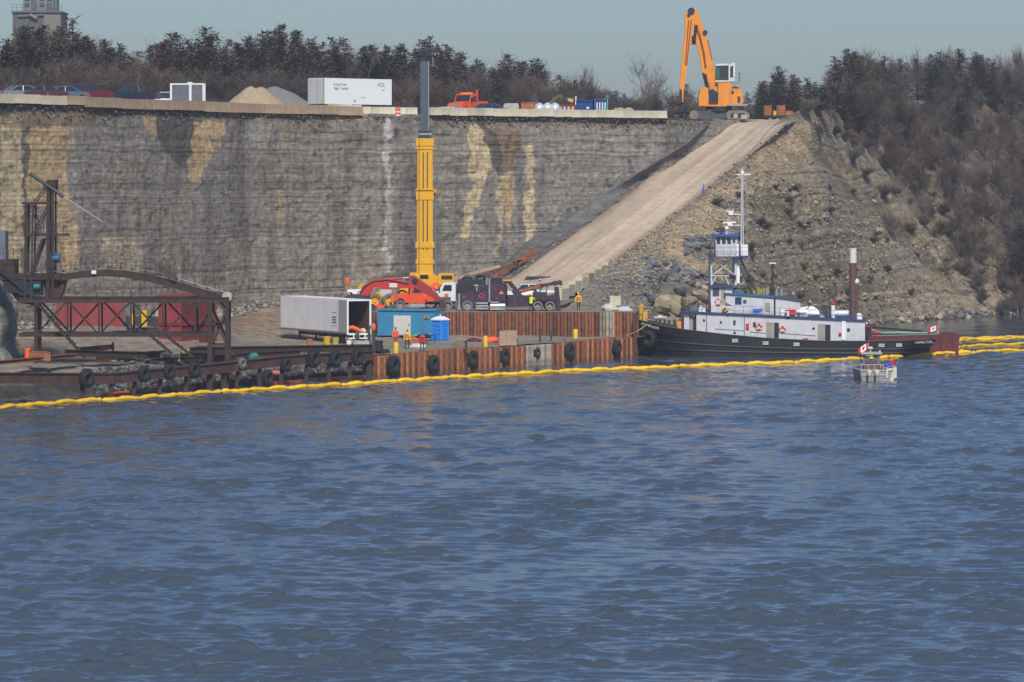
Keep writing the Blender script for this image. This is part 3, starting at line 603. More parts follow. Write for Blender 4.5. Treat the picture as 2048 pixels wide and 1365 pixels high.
# ------------------------------------------------------------ yellow spill booms
def boom(name, pts, label, r=.24, h=.1, sec=15.0, parts=True, wig=.3):
    P = [Vector((X_(px, HC*F/(py-HY)), HC*F/(py-HY), h)) for px, py in pts]
    # resample
    seg = [0]
    for a, c in zip(P[:-1], P[1:]): seg.append(seg[-1]+(c-a).length)
    def at(s):
        for k in range(len(seg)-1):
            if s <= seg[k+1] or k == len(seg)-2:
                t = (s-seg[k])/max(1e-6, seg[k+1]-seg[k]); p0 = P[max(0, k-1)]; p1 = P[k]; p2 = P[k+1]; p3 = P[min(len(P)-1, k+2)]
                return .5*((2*p1)+(p2-p0)*t+(2*p0-5*p1+4*p2-p3)*t*t+(3*p1-p0-3*p2+p3)*t**3)
    T = empty(name, P[0], 0, label, 'spill boom'); s = 0; ph = random.uniform(0, 6)
    while s < seg[-1]-.5:
        e = min(seg[-1], s+sec); n = int((e-s)/.28)+2; pp = []; rr_ = []
        for k in range(n):
            q = s+(e-s)*k/(n-1); p = at(q).copy(); p.y += wig*math.sin(q*.8+ph)+wig*.6*math.sin(q*.37+ph); p.z += .05*math.sin(q*1.9); pp.append(p-P[0])
            f = (q % 2.4)/2.4; rr_.append(r*(.60+.5*min(1, math.sin(math.pi*f)*1.8)+.06*math.sin(q*7)))
        rr_[0] = rr_[-1] = r*.35
        MB().tube(pp, rr_, 8).build('boom_section', boomy, T, True); s = e
    return T
random.seed(5)
boom('spill_boom', [(-40, 821), (0, 818), (150, 806), (300, 797), (420, 788), (560, 779), (700, 771), (850, 761), (1000, 752), (1150, 744), (1300, 738), (1450, 732), (1560, 728), (1680, 722), (1780, 716), (1850, 712), (1920, 708), (2000, 704), (2100, 701)], 'long yellow spill boom stretching across the whole harbour in front of dock and tug', .19)
boom('spill_boom', [(1862, 706), (1880, 704.5), (1905, 703), (1922, 697), (1940, 694), (1990, 692), (2060, 689), (2100, 687)], 'yellow spill boom curling round the barge corner, middle one of the right hand lines', .15)
boom('spill_boom', [(1918, 684), (1950, 681), (2000, 680), (2050, 678), (2100, 677)], 'yellow spill boom nearest the far shore, front line of the rear pair', .15)
boom('spill_boom', [(1919, 679.5), (1970, 678), (2020, 676), (2100, 674)], 'yellow spill boom nearest the far shore, back line of the rear pair', .14)
boom('spill_boom', [(1845, 711), (1870, 709), (1900, 707), (1925, 703)], 'short doubled back length of yellow boom touching the tug stern', .14)

# ------------------------------------------------------------ conveyor gantry at the left
Zg = 341.; sg = F/Zg
def G(px, py, dy=0): return Vector(((px-1024)/sg, Zg+dy, HC-(py-HY)/sg))
g0 = Vector(((440-1024)/sg, Zg, 0)); ga = empty('loading_gantry', g0, 0, 'dark rusty steel truss gantry on legs standing in the water', 'gantry')
D = 2.6
for dy in (0, D):
    for y in (602, 670):
        part('chord', rust_dk, ga, lambda b: b.bar(G(38, y, dy)-g0, G(458 if y == 602 else 430, y, dy)-g0, .24, .34))
    xs = [72, 135, 160, 198, 222, 258, 297, 350, 393, 426]
    tops = [72, 160, 222, 297, 350, 426]
    nodes = [70, 118, 138, 190, 200, 250, 262, 310, 330, 380, 392, 426]
    for x in (72, 135, 198, 262, 326, 390): part('post', rust_dk, ga, lambda b: b.bar(G(x, 602, dy)-g0, G(x, 670, dy)-g0, .15))
    for k, (xa, xb) in enumerate([(72, 135), (135, 198), (198, 262), (262, 326), (326, 390), (390, 426)]):
        ya, yb = (602, 670) if (k % 2) != (dy > 0) else (670, 602)
        part('diagonal', rust_dk, ga, lambda b: b.bar(G(xa, ya, dy)-g0, G(xb, yb, dy)-g0, .15))
for dy in (0, D):
    for x in (420, 454): part('leg', rust_dk, ga, lambda b: b.bar(G(x, 600, dy)-g0, Vector(((x-1024)/sg, Zg+dy, -1))-g0, .3 if x == 454 else .4))
    part('leg', rust_dk, ga, lambda b: b.bar(G(72, 600, dy)-g0, G(72, 716, dy)-g0, .3))
    for a, c in (((420, 620), (454, 690)), ((454, 620), (420, 690)), ((420, 692), (454, 692)), ((420, 648), (454, 648)), ((434, 605), (454, 625))):
        part('brace', rust_mid, ga, lambda b: b.bar(G(*a, dy)-g0, G(*c, dy)-g0, .22))
part('deck_plate', rust_dk, ga, lambda b: [b.bx(G(38, 0).x-g0.x, G(458, 0).x-g0.x, 0, D, G(0, 600).z+.14, G(0, 600).z+.22)])
def rail(b, P, hgt, n, r=.03):
    P = [Vector(p) for p in P]
    for f in (1, .5): 
        for a, c in zip(P[:-1], P[1:]): b.bar(a+Vector((0, 0, hgt*f)), c+Vector((0, 0, hgt*f)), r*1.6)
    for a, c in zip(P[:-1], P[1:]):
        for k in range(n+1): p = a+(c-a)*k/n; b.bar(p, p+Vector((0, 0, hgt)), r*1.6)
part('handrail', rust_dk, ga, lambda b: rail(b, [G(90, 598, -.1)-g0, G(400, 598, -.1)-g0], 1.0, 16, .02))
# stairs
def stair(b, p, q, wd, n):
    p = Vector(p); q = Vector(q)
    for dy in (0, wd): b.bar(p+Vector((0, dy, 0)), q+Vector((0, dy, 0)), .06, .16)
    for k in range(n): r = p+(q-p)*(k+.5)/n; b.box((r.x, r.y+wd/2, r.z+.05), (.34, wd, .07))
part('stair', rust_dk, ga, lambda b: stair(b, G(76, 606, -1)-g0, G(172, 716, -1)-g0, .9, 18))
part('stair', rust_dk, ga, lambda b: stair(b, G(298, 668, -1)-g0, G(345, 708, -1)-g0, .9, 8))
part('stair', rust_dk, ga, lambda b: stair(b, G(328, 668, -1)-g0, G(388, 714, -1)-g0, .9, 8))
# curved conveyor
cv0 = G(250, 545, 1.3); cv = empty('conveyor', cv0, 0, 'curved rusty belt conveyor running over the top of the gantry', 'conveyor')
cl = [(30, 556), (110, 548), (160, 540), (205, 537), (250, 540), (300, 549), (350, 562), (400, 577), (450, 592)]
clp = [G(x, y, 1.3)-cv0 for x, y in cl]
part('side_truss', rust_dk, cv, lambda b: [b.bar(a+Vector((0, dy, -.42)), c+Vector((0, dy, -.42)), .12, .55) for dy in (-.6, .6) for a, c in zip(clp[:-1], clp[1:])])
part('belt', M('conveyor_belt', (.30, .29, .28), .7, var=.2), cv, lambda b: [b.bar(a+Vector((0, 0, .22)), c+Vector((0, 0, .22)), 1.0, .06) for a, c in zip(clp[:-1], clp[1:])])
def rollers(b):
    for a, c in zip(clp[:-1], clp[1:]):
        n = int((c-a).length/.75)
        for k in range(n): p = a+(c-a)*(k+.5)/n; b.cyl(p+Vector((0, -.65, .12)), p+Vector((0, .65, .12)), .09, n=6); b.bar(p+Vector((0, -.66, -.1)), p+Vector((0, -.66, .42)), .05)
_rb = []
for a, c in zip(clp[:-1], clp[1:]):
    nn_ = int((c-a).length/.75)
    for k in range(nn_):
        p = a+(c-a)*(k+.5)/nn_
        if not _rb: b = MB(); b.cyl((0, -.65, .12), (0, .65, .12), .09, n=6); b.bar((0, -.66, -.1), (0, -.66, .42), .05); o = b.build('roller', rust_mid, cv); _rb.append(o)
        else: o = _rb[0].copy(); link(o, cv)
        o.location = p
part('head_pulley', M('pale_pulley', (.4, .38, .34), .7, var=.2), cv, lambda b: b.cyl(G(453, 595, .5)-cv0, G(453, 595, 2.1)-cv0, .42, n=14), True)
[part('outrigger_arm', rust_mid, cv, lambda b: b.bar(G(316, 534, dy)-cv0, G(350, 560, dy)-cv0, .22, .3)) for dy in (.4, 2.)]; part('arm_strut', rust_mid, cv, lambda b: b.bar(G(324, 532, .4)-cv0, G(356, 560, .4)-cv0, .1))
part('handrail', rust_dk, cv, lambda b: rail(b, [p+Vector((0, -.75, 0)) for p in clp[1:7]], .95, 5, .02))
part('drive_box', white, cv, lambda b: b.box(G(187, 545, .4)-cv0, (.4, .3, .3)))
# hoist tower
tw0 = G(85, 602, .8); tw = empty('hoist_tower', tw0, 0, 'dark rusty hoist tower with two platforms rising above the gantry', 'tower')
for dy in (0, 2.0):
    part('mast', rust_dk, tw, lambda b: [b.bar(G(95, 362, dy)-tw0, G(95, 602, dy)-tw0, .2), b.bar(G(106, 362, dy)-tw0, G(106, 602, dy)-tw0, .15)])
    part('mast', rust_dk, tw, lambda b: [b.bar(G(52, 407, dy)-tw0, G(50, 602, dy)-tw0, .2), b.bar(G(66, 407, dy)-tw0, G(62, 602, dy)-tw0, .14)])
    part('diagonal', rust_dk, tw, lambda b: [b.bar(G(92, 372, dy)-tw0, G(66, 407, dy)-tw0, .1), b.bar(G(95, 410, dy)-tw0, G(66, 470, dy)-tw0, .12), b.bar(G(85, 478, dy)-tw0, G(58, 560, dy)-tw0, .2), b.bar(G(62, 410, dy)-tw0, G(78, 470, dy)-tw0, .08), b.bar(G(95, 480, dy)-tw0, G(106, 560, dy)-tw0, .1)])
part('crown_block', rust_dk, tw, lambda b: b.bx(G(91, 0).x-tw0.x, G(109, 0).x-tw0.x, 0, 2, G(0, 380).z-tw0.z, G(0, 360).z-tw0.z))
part('platform', rust_dk, tw, lambda b: b.bx(G(41, 0).x-tw0.x, G(108, 0).x-tw0.x, -.2, 2.2, G(0, 409).z-tw0.z, G(0, 405).z-tw0.z))
part('platform', rust_mid, tw, lambda b: b.bx(G(46, 0).x-tw0.x, G(131, 0).x-tw0.x, -.3, 2.3, G(0, 473).z-tw0.z, G(0, 468).z-tw0.z))
part('handrail', rust_dk, tw, lambda b: (rail(b, [G(48, 468, -.3)-tw0, G(128, 468, -.3)-tw0], 1.0, 6, .02), rail(b, [G(128, 468, -.3)-tw0, G(128, 468, 2.3)-tw0], 1.0, 2, .02)))
part('winch_motor', M('blue_motor', (.03, .09, .2), .6), tw, lambda b: (b.box(G(110, 517, .5)-tw0, (.8, .6, .8)), b.cyl(G(104, 517, .1)-tw0, G(118, 517, .1)-tw0, .25, n=8)))
part('ladder', rust_dk, tw, lambda b: [b.bar(G(x, 384, -.1)-tw0, G(x, 602, -.1)-tw0, .05) for x in (99, 104)]+[b.bar(G(99, 390+k*8, -.1)-tw0, G(104, 390+k*8, -.1)-tw0, .04) for k in range(26)])
o = part('boom_pole', steel_dk, tw, lambda b: b.cyl(G(60, 347, -.2)-tw0, G(128, 394, -.2)-tw0, .16, n=8)); part('pole_tip', M('grey_pole', (.35, .35, .36), .6), o, lambda b: b.cyl(G(128, 394, -.2)-tw0, G(205, 443, -.2)-tw0, .045, n=6))
# machinery house at the far left
mh0 = G(10, 602, 1); mh = empty('machinery_deck', mh0, 0, 'dark cluttered machinery deck with hopper at the left edge above the rock bluff', 'machinery')
part('deck', rust_dk, mh, lambda b: (b.bx(G(-60, 0).x-mh0.x, G(120, 0).x-mh0.x, -.8, 2.6, G(0, 560).z-mh0.z, G(0, 549).z-mh0.z), b.bx(G(-60, 0).x-mh0.x, G(28, 0).x-mh0.x, -.5, 2.4, G(0, 549).z-mh0.z, G(0, 520).z-mh0.z)))
part('hopper', rust_mid, mh, lambda b: b.prism([(G(82, 0).x-mh0.x, G(0, 562).z-mh0.z), (G(128, 0).x-mh0.x, G(0, 562).z-mh0.z), (G(122, 0).x-mh0.x, G(0, 590).z-mh0.z), (G(108, 0).x-mh0.x, G(0, 602).z-mh0.z), (G(90, 0).x-mh0.x, G(0, 598).z-mh0.z)], 0, 1.8))
part('engine_block', black, mh, lambda b: (b.box(G(60, 577, .8)-mh0, (1.9, 1.4, 1.2)), b.box(G(25, 575, .8)-mh0, (1.6, 1.2, 1.0)), b.cyl(G(40, 570, .2)-mh0, G(40, 570, 1.4)-mh0, .5, n=12), b.bar(G(0, 540, 0)-mh0, G(60, 590, 0)-mh0, .25)))
part('electric_motor', M('teal_paint', (.01, .16, .2), .5), mh, lambda b: b.cyl(G(68, 574, -.1)-mh0, G(80, 574, -.1)-mh0, .26, n=10), True)
part('chute', rust_dk, mh, lambda b: b.prism([(G(0, 0).x-mh0.x, G(0, 560).z-mh0.z), (G(40, 0).x-mh0.x, G(0, 562).z-mh0.z), (G(66, 0).x-mh0.x, G(0, 612).z-mh0.z), (G(34, 0).x-mh0.x, G(0, 606).z-mh0.z)], -.3, 1.5))
part('cabin', M('grey_cabin', (.12, .14, .17), .6, var=.2), mh, lambda b: b.bx(G(-50, 0).x-mh0.x, G(8, 0).x-mh0.x, 0, 2, G(0, 520).z-mh0.z, G(0, 463).z-mh0.z))
part('handrail', rust_dk, mh, lambda b: rail(b, [G(-50, 520, -.5)-mh0, G(28, 520, -.5)-mh0, G(60, 548, -.5)-mh0, G(110, 548, -.8)-mh0], 1.0, 4, .02))
# orange barrel and bits
b = MB(); b.lathe([(.0, 0), (.28, 0), (.28, .9), (.0, .9)]); o = b.build('drum', hi_or, smooth=True); o.location = W(56, 718, 335)+Vector((0, 0, 0)); tag(o, 'small orange drum standing beside the rock bluff', 'drum')
b = MB(); b.bx(-.9, .9, -.3, .3, 0, .7); b.bx(-.7, .7, -.32, .32, .72, .8); b.bx(-.9, -.8, -.35, .35, -.1, .9); o = b.build('steel_skid', rust_or); o.location = W(80, 722, 333); tag(o, 'small orange rusted steel skid box behind the left dock', 'skid box')
def Wg(px, py, h): Z = (HC-h)*F/(py-HY); return Vector((X_(px, Z), Z, h))
# containers behind the gantry
def container(name, px0, px1, ztop, Z, col, label, L_=6.06, rz=0, base=None, h=2.59, group=None, px_anchor=None, door_mat=None, wd=2.44):
    x = X_(px0, Z) if px_anchor is None else X_(px_anchor, Z)
    t = empty(name, (x, Z, base), rz, label, 'shipping container', group)
    def corr(b):
        n = int(L_/.28)
        for k in range(n):
            xa = .1+(L_-.2)*k/n; xb = .1+(L_-.2)*(k+1)/n; q = (xb-xa)
            for yy, sg_ in ((.06, -1), (wd-.06, 1)):
                b.add([(xa, yy, .12), (xa+q*.3, yy, .12), (xa+q*.5, yy-sg_*.05, .12), (xb, yy-sg_*.05, .12), (xa, yy, h-.1), (xa+q*.3, yy, h-.1), (xa+q*.5, yy-sg_*.05, h-.1), (xb, yy-sg_*.05, h-.1)], [(0, 1, 5, 4), (1, 2, 6, 5), (2, 3, 7, 6)])
        b.bx(.08, L_-.08, .14, wd-.14, .1, .14); b.bx(.08, .14, .14, wd-.14, .14, h-.12)
    part('corrugated_side', col, t, corr)
    part('roof', col, t, lambda b: b.bx(.05, L_-.05, .05, wd-.05, h-.1, h-.04))
    part('frame', col, t, lambda b: [b.bx(x-.06, x+.06, y-.06, y+.06, 0, h) for x in (.06, L_-.06) for y in (.06, wd-.06)]+[b.bx(0, L_, y-.06, y+.06, z, z+.13) for y in (.0, wd) for z in (0, h-.13)]+[b.bx(x-.06, x+.06, 0, wd, z+.005, z+.125) for x in (0, L_) for z in (0, h-.13)])
    for y in (.1, wd/2): 
        dr = part('door', door_mat or col, t, lambda b: b.bx(L_-.03, L_+.03, y+.02, y+wd/2-.12, .15, h-.15)); part('lock_bar', steel, dr, lambda b: [b.cyl((L_+.06, y+.3, .2), (L_+.06, y+.3, h-.2), .02, n=5), b.cyl((L_+.06, y+.8, .2), (L_+.06, y+.8, h-.2), .02, n=5)])
    return t
crimson = M('container_crimson', (.26, .045, .045), .6, var=.15, scale=1, streak=.4, streak_col=(.2, .06, .05))
maroon = M('container_maroon', (.17, .025, .03), .6, var=.15, scale=1, streak=.3, streak_col=(.1, .03, .03))
container('container', 112, 0, 0, 364, crimson, 'long red shipping container behind the left half of the gantry', 6.06, 0, 4.45)
c1 = container('container', 310, 0, 0, 362, crimson, 'upper red shipping container of the pair behind the gantry legs', 6.06, R(62), 4.75, px_anchor=362)
c2 = container('container', 310, 0, 0, 362, crimson, 'lower red shipping container of the pair behind the gantry legs', 6.06, R(62), 2.12, px_anchor=362)
# yellow-and-grey machine clutter between them
t = empty('wheel_loader', W(285, 700, 368), 0, 'yellow and grey machine parked between the two red containers', 'loader')
part('engine_cover', yellow, t, lambda b: (b.box((.2, 0, 2.9), (.5, .8, 1.5)), b.box((-.9, 0, 2.8), (.4, .6, 1.0))))
part('body', steel_dk, t, lambda b: (b.box((-.5, .6, 2.6), (4.2, 1.6, .9)), b.box((-2.3, .5, 3.3), (.9, 1.4, 1.4)), b.box((0, .6, 1.3), (3, 1.2, 1.4))))
part('cylinder_tank', M('grey_tank', (.38, .38, .36), .6), t, lambda b: [b.cyl((x, .2, 2.2), (x, .2, 3.7), .2, n=10) for x in (1.3, 1.9, 2.4, 2.8)], True)
for x in (-1.6, 1.2): part('wheel', rubber, t, lambda b: b.torus((x, -.1, .9), (0, 1, 0), .55, .3))
t = empty('control_cabinet', W(341, 730, 343), 0, 'pale green pair of control cabinets standing at the foot of the stairs', 'cabinet')
pg = M('pale_green_paint', (.42, .43, .33), .6, var=.15)
for x in (-.9, .0): c = part('cabinet_body', pg, t, lambda b: b.bx(x, x+.8, 0, .6, 0, 1.05)); part('door_panel', M('olive_panel', (.22, .2, .08), .6), c, lambda b: b.bx(x+.25, x+.6, -.03, .0, .25, .85))
b = MB(); b.lathe([(0, 0), (.3, 0), (.3, 0.8), (0, .8)]); o = b.build('drum', M('yellow_drum', (.6, .42, .05), .6), smooth=True); o.location = W(370, 718, 352); tag(o, 'yellow drum behind the dock beam right of the pale cabinets', 'drum')

random.seed(41)
for i, (a, c, lab) in enumerate([((235, 712, 345), (330, 706, 349), 'rusty beam lying in the rubble below the truss, left one'), ((300, 722, 341), (410, 717, 345), 'rusty beam lying in the rubble right behind the dock fenders'), ((470, 712, 350), (600, 705, 355), 'short dark beam lying behind the teal rope heap'), ((160, 700, 345), (225, 694, 350), 'dark beam end sticking out of the rubble under the stair')]):
    b = MB(); p = W(*a); q = W(*c); ibeam(b, (0, 0, 0), q-p, .35, .35); o = b.build('steel_beam', rust_mid if i % 2 else rust_dk); o.location = p; tag(o, lab, 'steel beam')
for i, (px, py) in enumerate([(250, 690), (290, 694), (395, 694), (410, 702), (215, 716)]):
    b = MB(); w_ = random.uniform(.5, 1.1); b.bx(-w_, w_, -.4, .4, 0, random.uniform(.5, 1.0)); b.bx(-w_*.6, w_*.4, -.3, .3, 1.0, 1.3); b.cyl((w_*.5, 0, .4), (w_*.5, 0, 1.6), .12, n=8); o = b.build('machine_part', [rust_mid, steel_dk, M('grey_tank', (0, 0, 0)), rust_dk, rust_or][i]); o.location = Wg(px, py+6, 2.1); tag(o, ['brown', 'dark grey', 'pale grey', 'black', 'orange'][i]+' scrap machine part lying on the quay under the gantry', 'scrap')
# ------------------------------------------------------------ people
def person(loc, rz, label, jacket, trousers=None, helmet=None, vest=None, H=1.75, pose='stand', stride=.12, hand=None):
    trousers = trousers or navy; t = empty('person', loc, rz, label, 'person'); k = H/1.75
    a = {'stand': ((.27, .02, 1.12), (.30, .08, .86)), 'work': ((.27, .18, 1.18), (.22, .42, 1.08)), 'lean': ((.25, .25, 1.2), (.2, .5, 1.25))}[pose]
    ln = .16 if pose == 'lean' else .04
    V = [(0, 0, .95), (0, ln*.4, 1.15), (0, ln, 1.40), (0, ln+.01, 1.50), (0, ln+.03, 1.58), (0, ln+.05, 1.68)]; rad = [(.15, .11), (.15, .11), (.17, .11), (.055, .055), (.085, .095), (.075, .09)]
    E = [(0, 1), (1, 2), (2, 3), (3, 4), (4, 5)]
    for s in (-1, 1):
        n = len(V); V += [(s*.19, ln, 1.40), (s*a[0][0], a[0][1]+ln, a[0][2]), (s*a[1][0], a[1][1]+ln, a[1][2]), (s*a[1][0], a[1][1]+ln+.08, a[1][2]-.04)]
        rad += [(.07, .07), (.05, .05), (.037, .037), (.045, .025)]; E += [(2, n), (n, n+1), (n+1, n+2), (n+2, n+3)]
        n = len(V); V += [(s*.10, 0, .88), (s*.11, s*stride*.6+.04, .50), (s*.12, s*stride, .09), (s*.13, s*stride+.16, .045)]
        rad += [(.095, .1), (.062, .065), (.045, .045), (.045, .035)]; E += [(0, n), (n, n+1), (n+1, n+2), (n+2, n+3)]
    me = bpy.data.meshes.new('body'); me.from_pydata([tuple(c*k for c in v) for v in V], E, []); o = bpy.data.objects.new('body', me); COL.objects.link(o)
    m = o.modifiers.new('s', 'SKIN'); sv = me.skin_vertices[0].data
    for i, r in enumerate(rad): sv[i].radius = (r[0]*k, r[1]*k)
    sv[0].use_root = True
    o.modifiers.new('u', 'SUBSURF').levels = 1
    bpy.context.view_layer.update(); m2 = bpy.data.meshes.new_from_object(o.evaluated_get(bpy.context.evaluated_depsgraph_get())); bpy.data.objects.remove(o)
    for mm in (skin, trousers, black): m2.materials.append(mm)
    for p in m2.polygons:
        z = p.center.z/k; p.material_index = 2 if z < .12 else (1 if z < .93 else 0); p.use_smooth = True
    b = bpy.data.objects.new('body', m2); link(b, t)
    # jacket: torso and sleeves, a little fuller than the body
    jb = MB(); jb.tube([Vector(c)*k for c in ((0, 0, .84), (0, 0, .98), (0, ln*.5, 1.18), (0, ln, 1.38), (0, ln+.01, 1.49))], [.185*k, .185*k, .175*k, .20*k, .08*k], 12)
    for s in (-1, 1): jb.tube([Vector(c)*k for c in ((s*.15, ln, 1.42), (s*.20, ln, 1.38), (s*a[0][0], a[0][1]+ln, a[0][2]), (s*a[1][0], a[1][1]+ln, a[1][2]))], [.08*k, .085*k, .068*k, .052*k], 8)
    jb.build('jacket', jacket, t, True)
    if vest: MB().tube([Vector(c)*k for c in ((0, 0, .93), (0, ln*.5, 1.15), (0, ln, 1.36), (0, ln, 1.44))], [.197*k, .192*k, .212*k, .15*k], 12).build('safety_vest', vest, t, True)
    hd = MB(); hd.ball((0, (ln+.05)*k, 1.655*k), (.078*k, .095*k, .115*k), 10, 8); hd.ball((0, (ln+.155)*k, 1.645*k), (.014, .022, .022), 5, 4)
    for s in (-1, 1): hd.ball((s*.08*k, (ln+.045)*k, 1.65*k), (.012, .022, .03), 5, 4)
    hd.build('head', skin, t, True)
    for s in (-1, 1): MB().ball((s*.03*k, (ln+.14)*k, 1.67*k), .011, 5, 4).build('eye', black, t)
    if helmet:
        hb = MB(); hb.ball((0, (ln+.045)*k, 1.70*k), (.118*k, .135*k, .115*k), 12, 7, z0=0); hb.lathe([(.11*k, 0), (.15*k, .0), (.15*k, .015), (.10*k, .02)], (0, (ln+.06)*k, 1.695*k)); hb.build('hard_hat', helmet, t, True)
    return t
hel_g = M('green_helmet', (.01, .22, .12), .4, var=0); hel_b = M('blue_helmet', (.02, .12, .5), .4, var=0); hel_y = M('cream_helmet', (.75, .72, .35), .4, var=0); hel_p = M('violet_helmet', (.12, .07, .3), .4, var=0)
red_cl = M('red_cloth', (.6, .02, .03), .7, var=.15, scale=8)
def Wg(px, py, h): Z = (HC-h)*F/(py-HY); return Vector((X_(px, Z), Z, h))
def on_quay(px, Z, h=2.05): return Vector((X_(px, Z), Z, h))
person(on_quay(790.5, 378), R(200), 'worker in orange vest and green hard hat standing behind the yellow bollard', hi_or, M('red_trousers', (.4, .03, .05), .8), hel_g)
person(on_quay(814, 372), R(-15), 'worker in lime jacket with orange vest and green hard hat walking on the quay', hi_ye, None, hel_g, hi_or, stride=.2)
person(on_quay(844.5, 367), R(165), 'worker in red jacket and blue hard hat at the quay edge beside the life ring', red_cl, None, hel_b, H=1.68)
person(on_quay(1062, 402.0, 4.5), R(-20), 'worker in yellow jacket leaning into the side of the purple tow truck', hi_ye, None, hel_y, None, pose='lean', H=1.72)
person(on_quay(1157, 405, 4.5), R(10), 'worker in orange vest and cream hard hat standing alone right of the tow truck', hi_ye, navy, hel_y, hi_or, H=1.8)
person(W(695, 583, 418), R(20), 'distant worker in orange with violet hard hat standing on the white topped machine', hi_or, M('orange_trousers', (.6, .25, .02), .8), hel_p, H=1.6)

# ------------------------------------------------------------ wheels
dusty = M('dusty_rim', (.30, .27, .24), .7, var=.2, scale=6)
def wheel(p, x, y, z, r, w_, rim=None, hub=None, dual=False, tyre_m=None):
    b = MB(); b.lathe([(r*.62, 0), (r*.94, 0), (r, w_*.18), (r, w_*.82), (r*.94, w_), (r*.62, w_)], n=22)
    o = b.build('wheel', tyre_m or rubber_g, p, True); o.location = (x, y, z); o.rotation_euler = (R(-90), 0, 0)
    b = MB(); b.lathe([(0, w_*.3), (r*.28, w_*.25), (r*.3, w_*.55), (r*.55, w_*.5), (r*.63, w_*.05), (r*.66, w_*.02)], n=18)
    b2 = b.build('rim', rim or dusty, o, True); b2.rotation_euler = (0, 0, 0)
    return o
def ln_(px0, py0, s): return lambda px, py: ((px-px0)/s, (py0-py)/s)
def pr(b, f, pts, y0, y1): b.prism([f(*p) for p in pts], y0, y1)

# ------------------------------------------------------------ purple tow truck
plum = M('plum_paint', (.060, .030, .055), .38, var=.12, scale=1.5)
chrome = M('chrome', (.5, .5, .5), .42, .6, var=.15)
amber = M('amber_lens', (.9, .35, .02), .35, var=0)
Zt = 403.2; t = empty('tow_truck', (X_(1020, Zt), Zt, 4.5), R(4), 'dark plum heavy tow truck with raised recovery boom parked on the upper quay', 'tow truck')
f = ln_(1020, 622, 19.85); w2 = 2.45
def bod(b, pts, y0=0, y1=w2): pr(b, f, pts, y0, y1)
part('hood', plum, t, lambda b: (bod(b, [(920, 603), (921, 589), (925, 587), (951, 584.5), (951, 603)], .25, w2-.25), bod(b, [(951, 603), (951, 585), (952, 611), (947, 612), (944.5, 604), (936, 600), (928, 603), (924, 611), (920, 611), (921, 600), (930, 595), (942, 596)], 0, .45)), False)
part('grille', chrome, t, lambda b: b.bx(f(917.5, 0)[0], f(920, 0)[0], .45, w2-.45, f(0, 611)[1], f(0, 588)[1]))
part('bumper', chrome, t, lambda b: b.bx(f(915.5, 0)[0], f(918.5, 0)[0], .05, w2-.05, f(0, 618)[1], f(0, 610)[1]))
cab = part('cab', plum, t, lambda b: bod(b, [(951, 603), (951, 585), (956, 571.5), (960, 570), (979, 570), (979, 603)], .05, w2-.05))
part('window', glass, cab, lambda b: bod(b, [(960, 583), (961, 575), (974.5, 575), (974.5, 583)], .03, w2-.03)); part('windscreen', glass, cab, lambda b: b.bar((f(952.5, 584)[0]-.06, w2/2, f(0, 584)[1]+.12), (f(956, 572)[0]-.04, w2/2, f(0, 572)[1]-.05), w2-.4, .04))
part('sun_visor', chrome, cab, lambda b: b.bx(f(949, 0)[0], f(957, 0)[0], .1, w2-.1, f(0, 572)[1], f(0, 569.6)[1]))
part('mirror', chrome, cab, lambda b: (b.bx(f(952, 0)[0], f(954, 0)[0], -.3, -.05, f(0, 582)[1], f(0, 574)[1]), b.bx(f(952, 0)[0], f(954, 0)[0], w2+.05, w2+.3, f(0, 582)[1], f(0, 574)[1])))
part('sleeper', plum, t, lambda b: bod(b, [(979.5, 603), (979.5, 569.5), (982, 568), (1008, 570), (1010, 573), (1010, 603)], .0, w2))
part('exhaust_stack', chrome, t, lambda b: b.cyl((f(978.5, 0)[0], -.1, f(0, 603)[1]), (f(978.5, 0)[0], -.1, f(0, 556)[1]), .1, n=10), True)
part('exhaust_stack', chrome, t, lambda b: b.cyl((f(978.5, 0)[0]-.1, w2+.1, f(0, 603)[1]), (f(978.5, 0)[0]-.1, w2+.1, f(0, 556)[1]), .1, n=10), True)
for y_ in (604, 609.5, 615): part('side_step', chrome, t, lambda b: b.bx(f(952, 0)[0], f(976, 0)[0], -.02, .35, f(0, y_+3.2)[1], f(0, y_)[1]))
part('fuel_tank', chrome, t, lambda b: b.cyl((f(980.5, 0)[0], .32, f(0, 611.5)[1]), (f(1010, 0)[0], .32, f(0, 611.5)[1]), .33, n=16), True)
part('tank_step', chrome, t, lambda b: (b.bx(f(980, 0)[0], f(998, 0)[0], -.04, .3, f(0, 605.5)[1], f(0, 603)[1]), b.bx(f(980, 0)[0], f(1010, 0)[0], -.04, .3, f(0, 619.5)[1], f(0, 617)[1])))
part('chassis', black, t, lambda b: b.bx(f(922, 0)[0], f(1112, 0)[0], .7, w2-.7, f(0, 612)[1], f(0, 604)[1]))
part('triangle_sign', M('orange_sign', (.9, .25, .03), .5, var=0), t, lambda b: b.prism([f(998, 587.5), f(1007.5, 587.5), f(1002.8, 580.5)], -.03, -.0))
part('tool_locker', plum, t, lambda b: (bod(b, [(1015.5, 614), (1015.5, 590.5), (1042, 590.5), (1057, 592), (1057, 613)], 0, w2)))
part('rear_body', plum, t, lambda b: (bod(b, [(1057.5, 607), (1057.5, 594), (1064, 592), (1109, 592), (1111, 603), (1106, 601), (1097, 598.5), (1090, 602), (1088, 603), (1084, 600), (1076, 599), (1067, 602), (1063, 607)], 0, w2)))
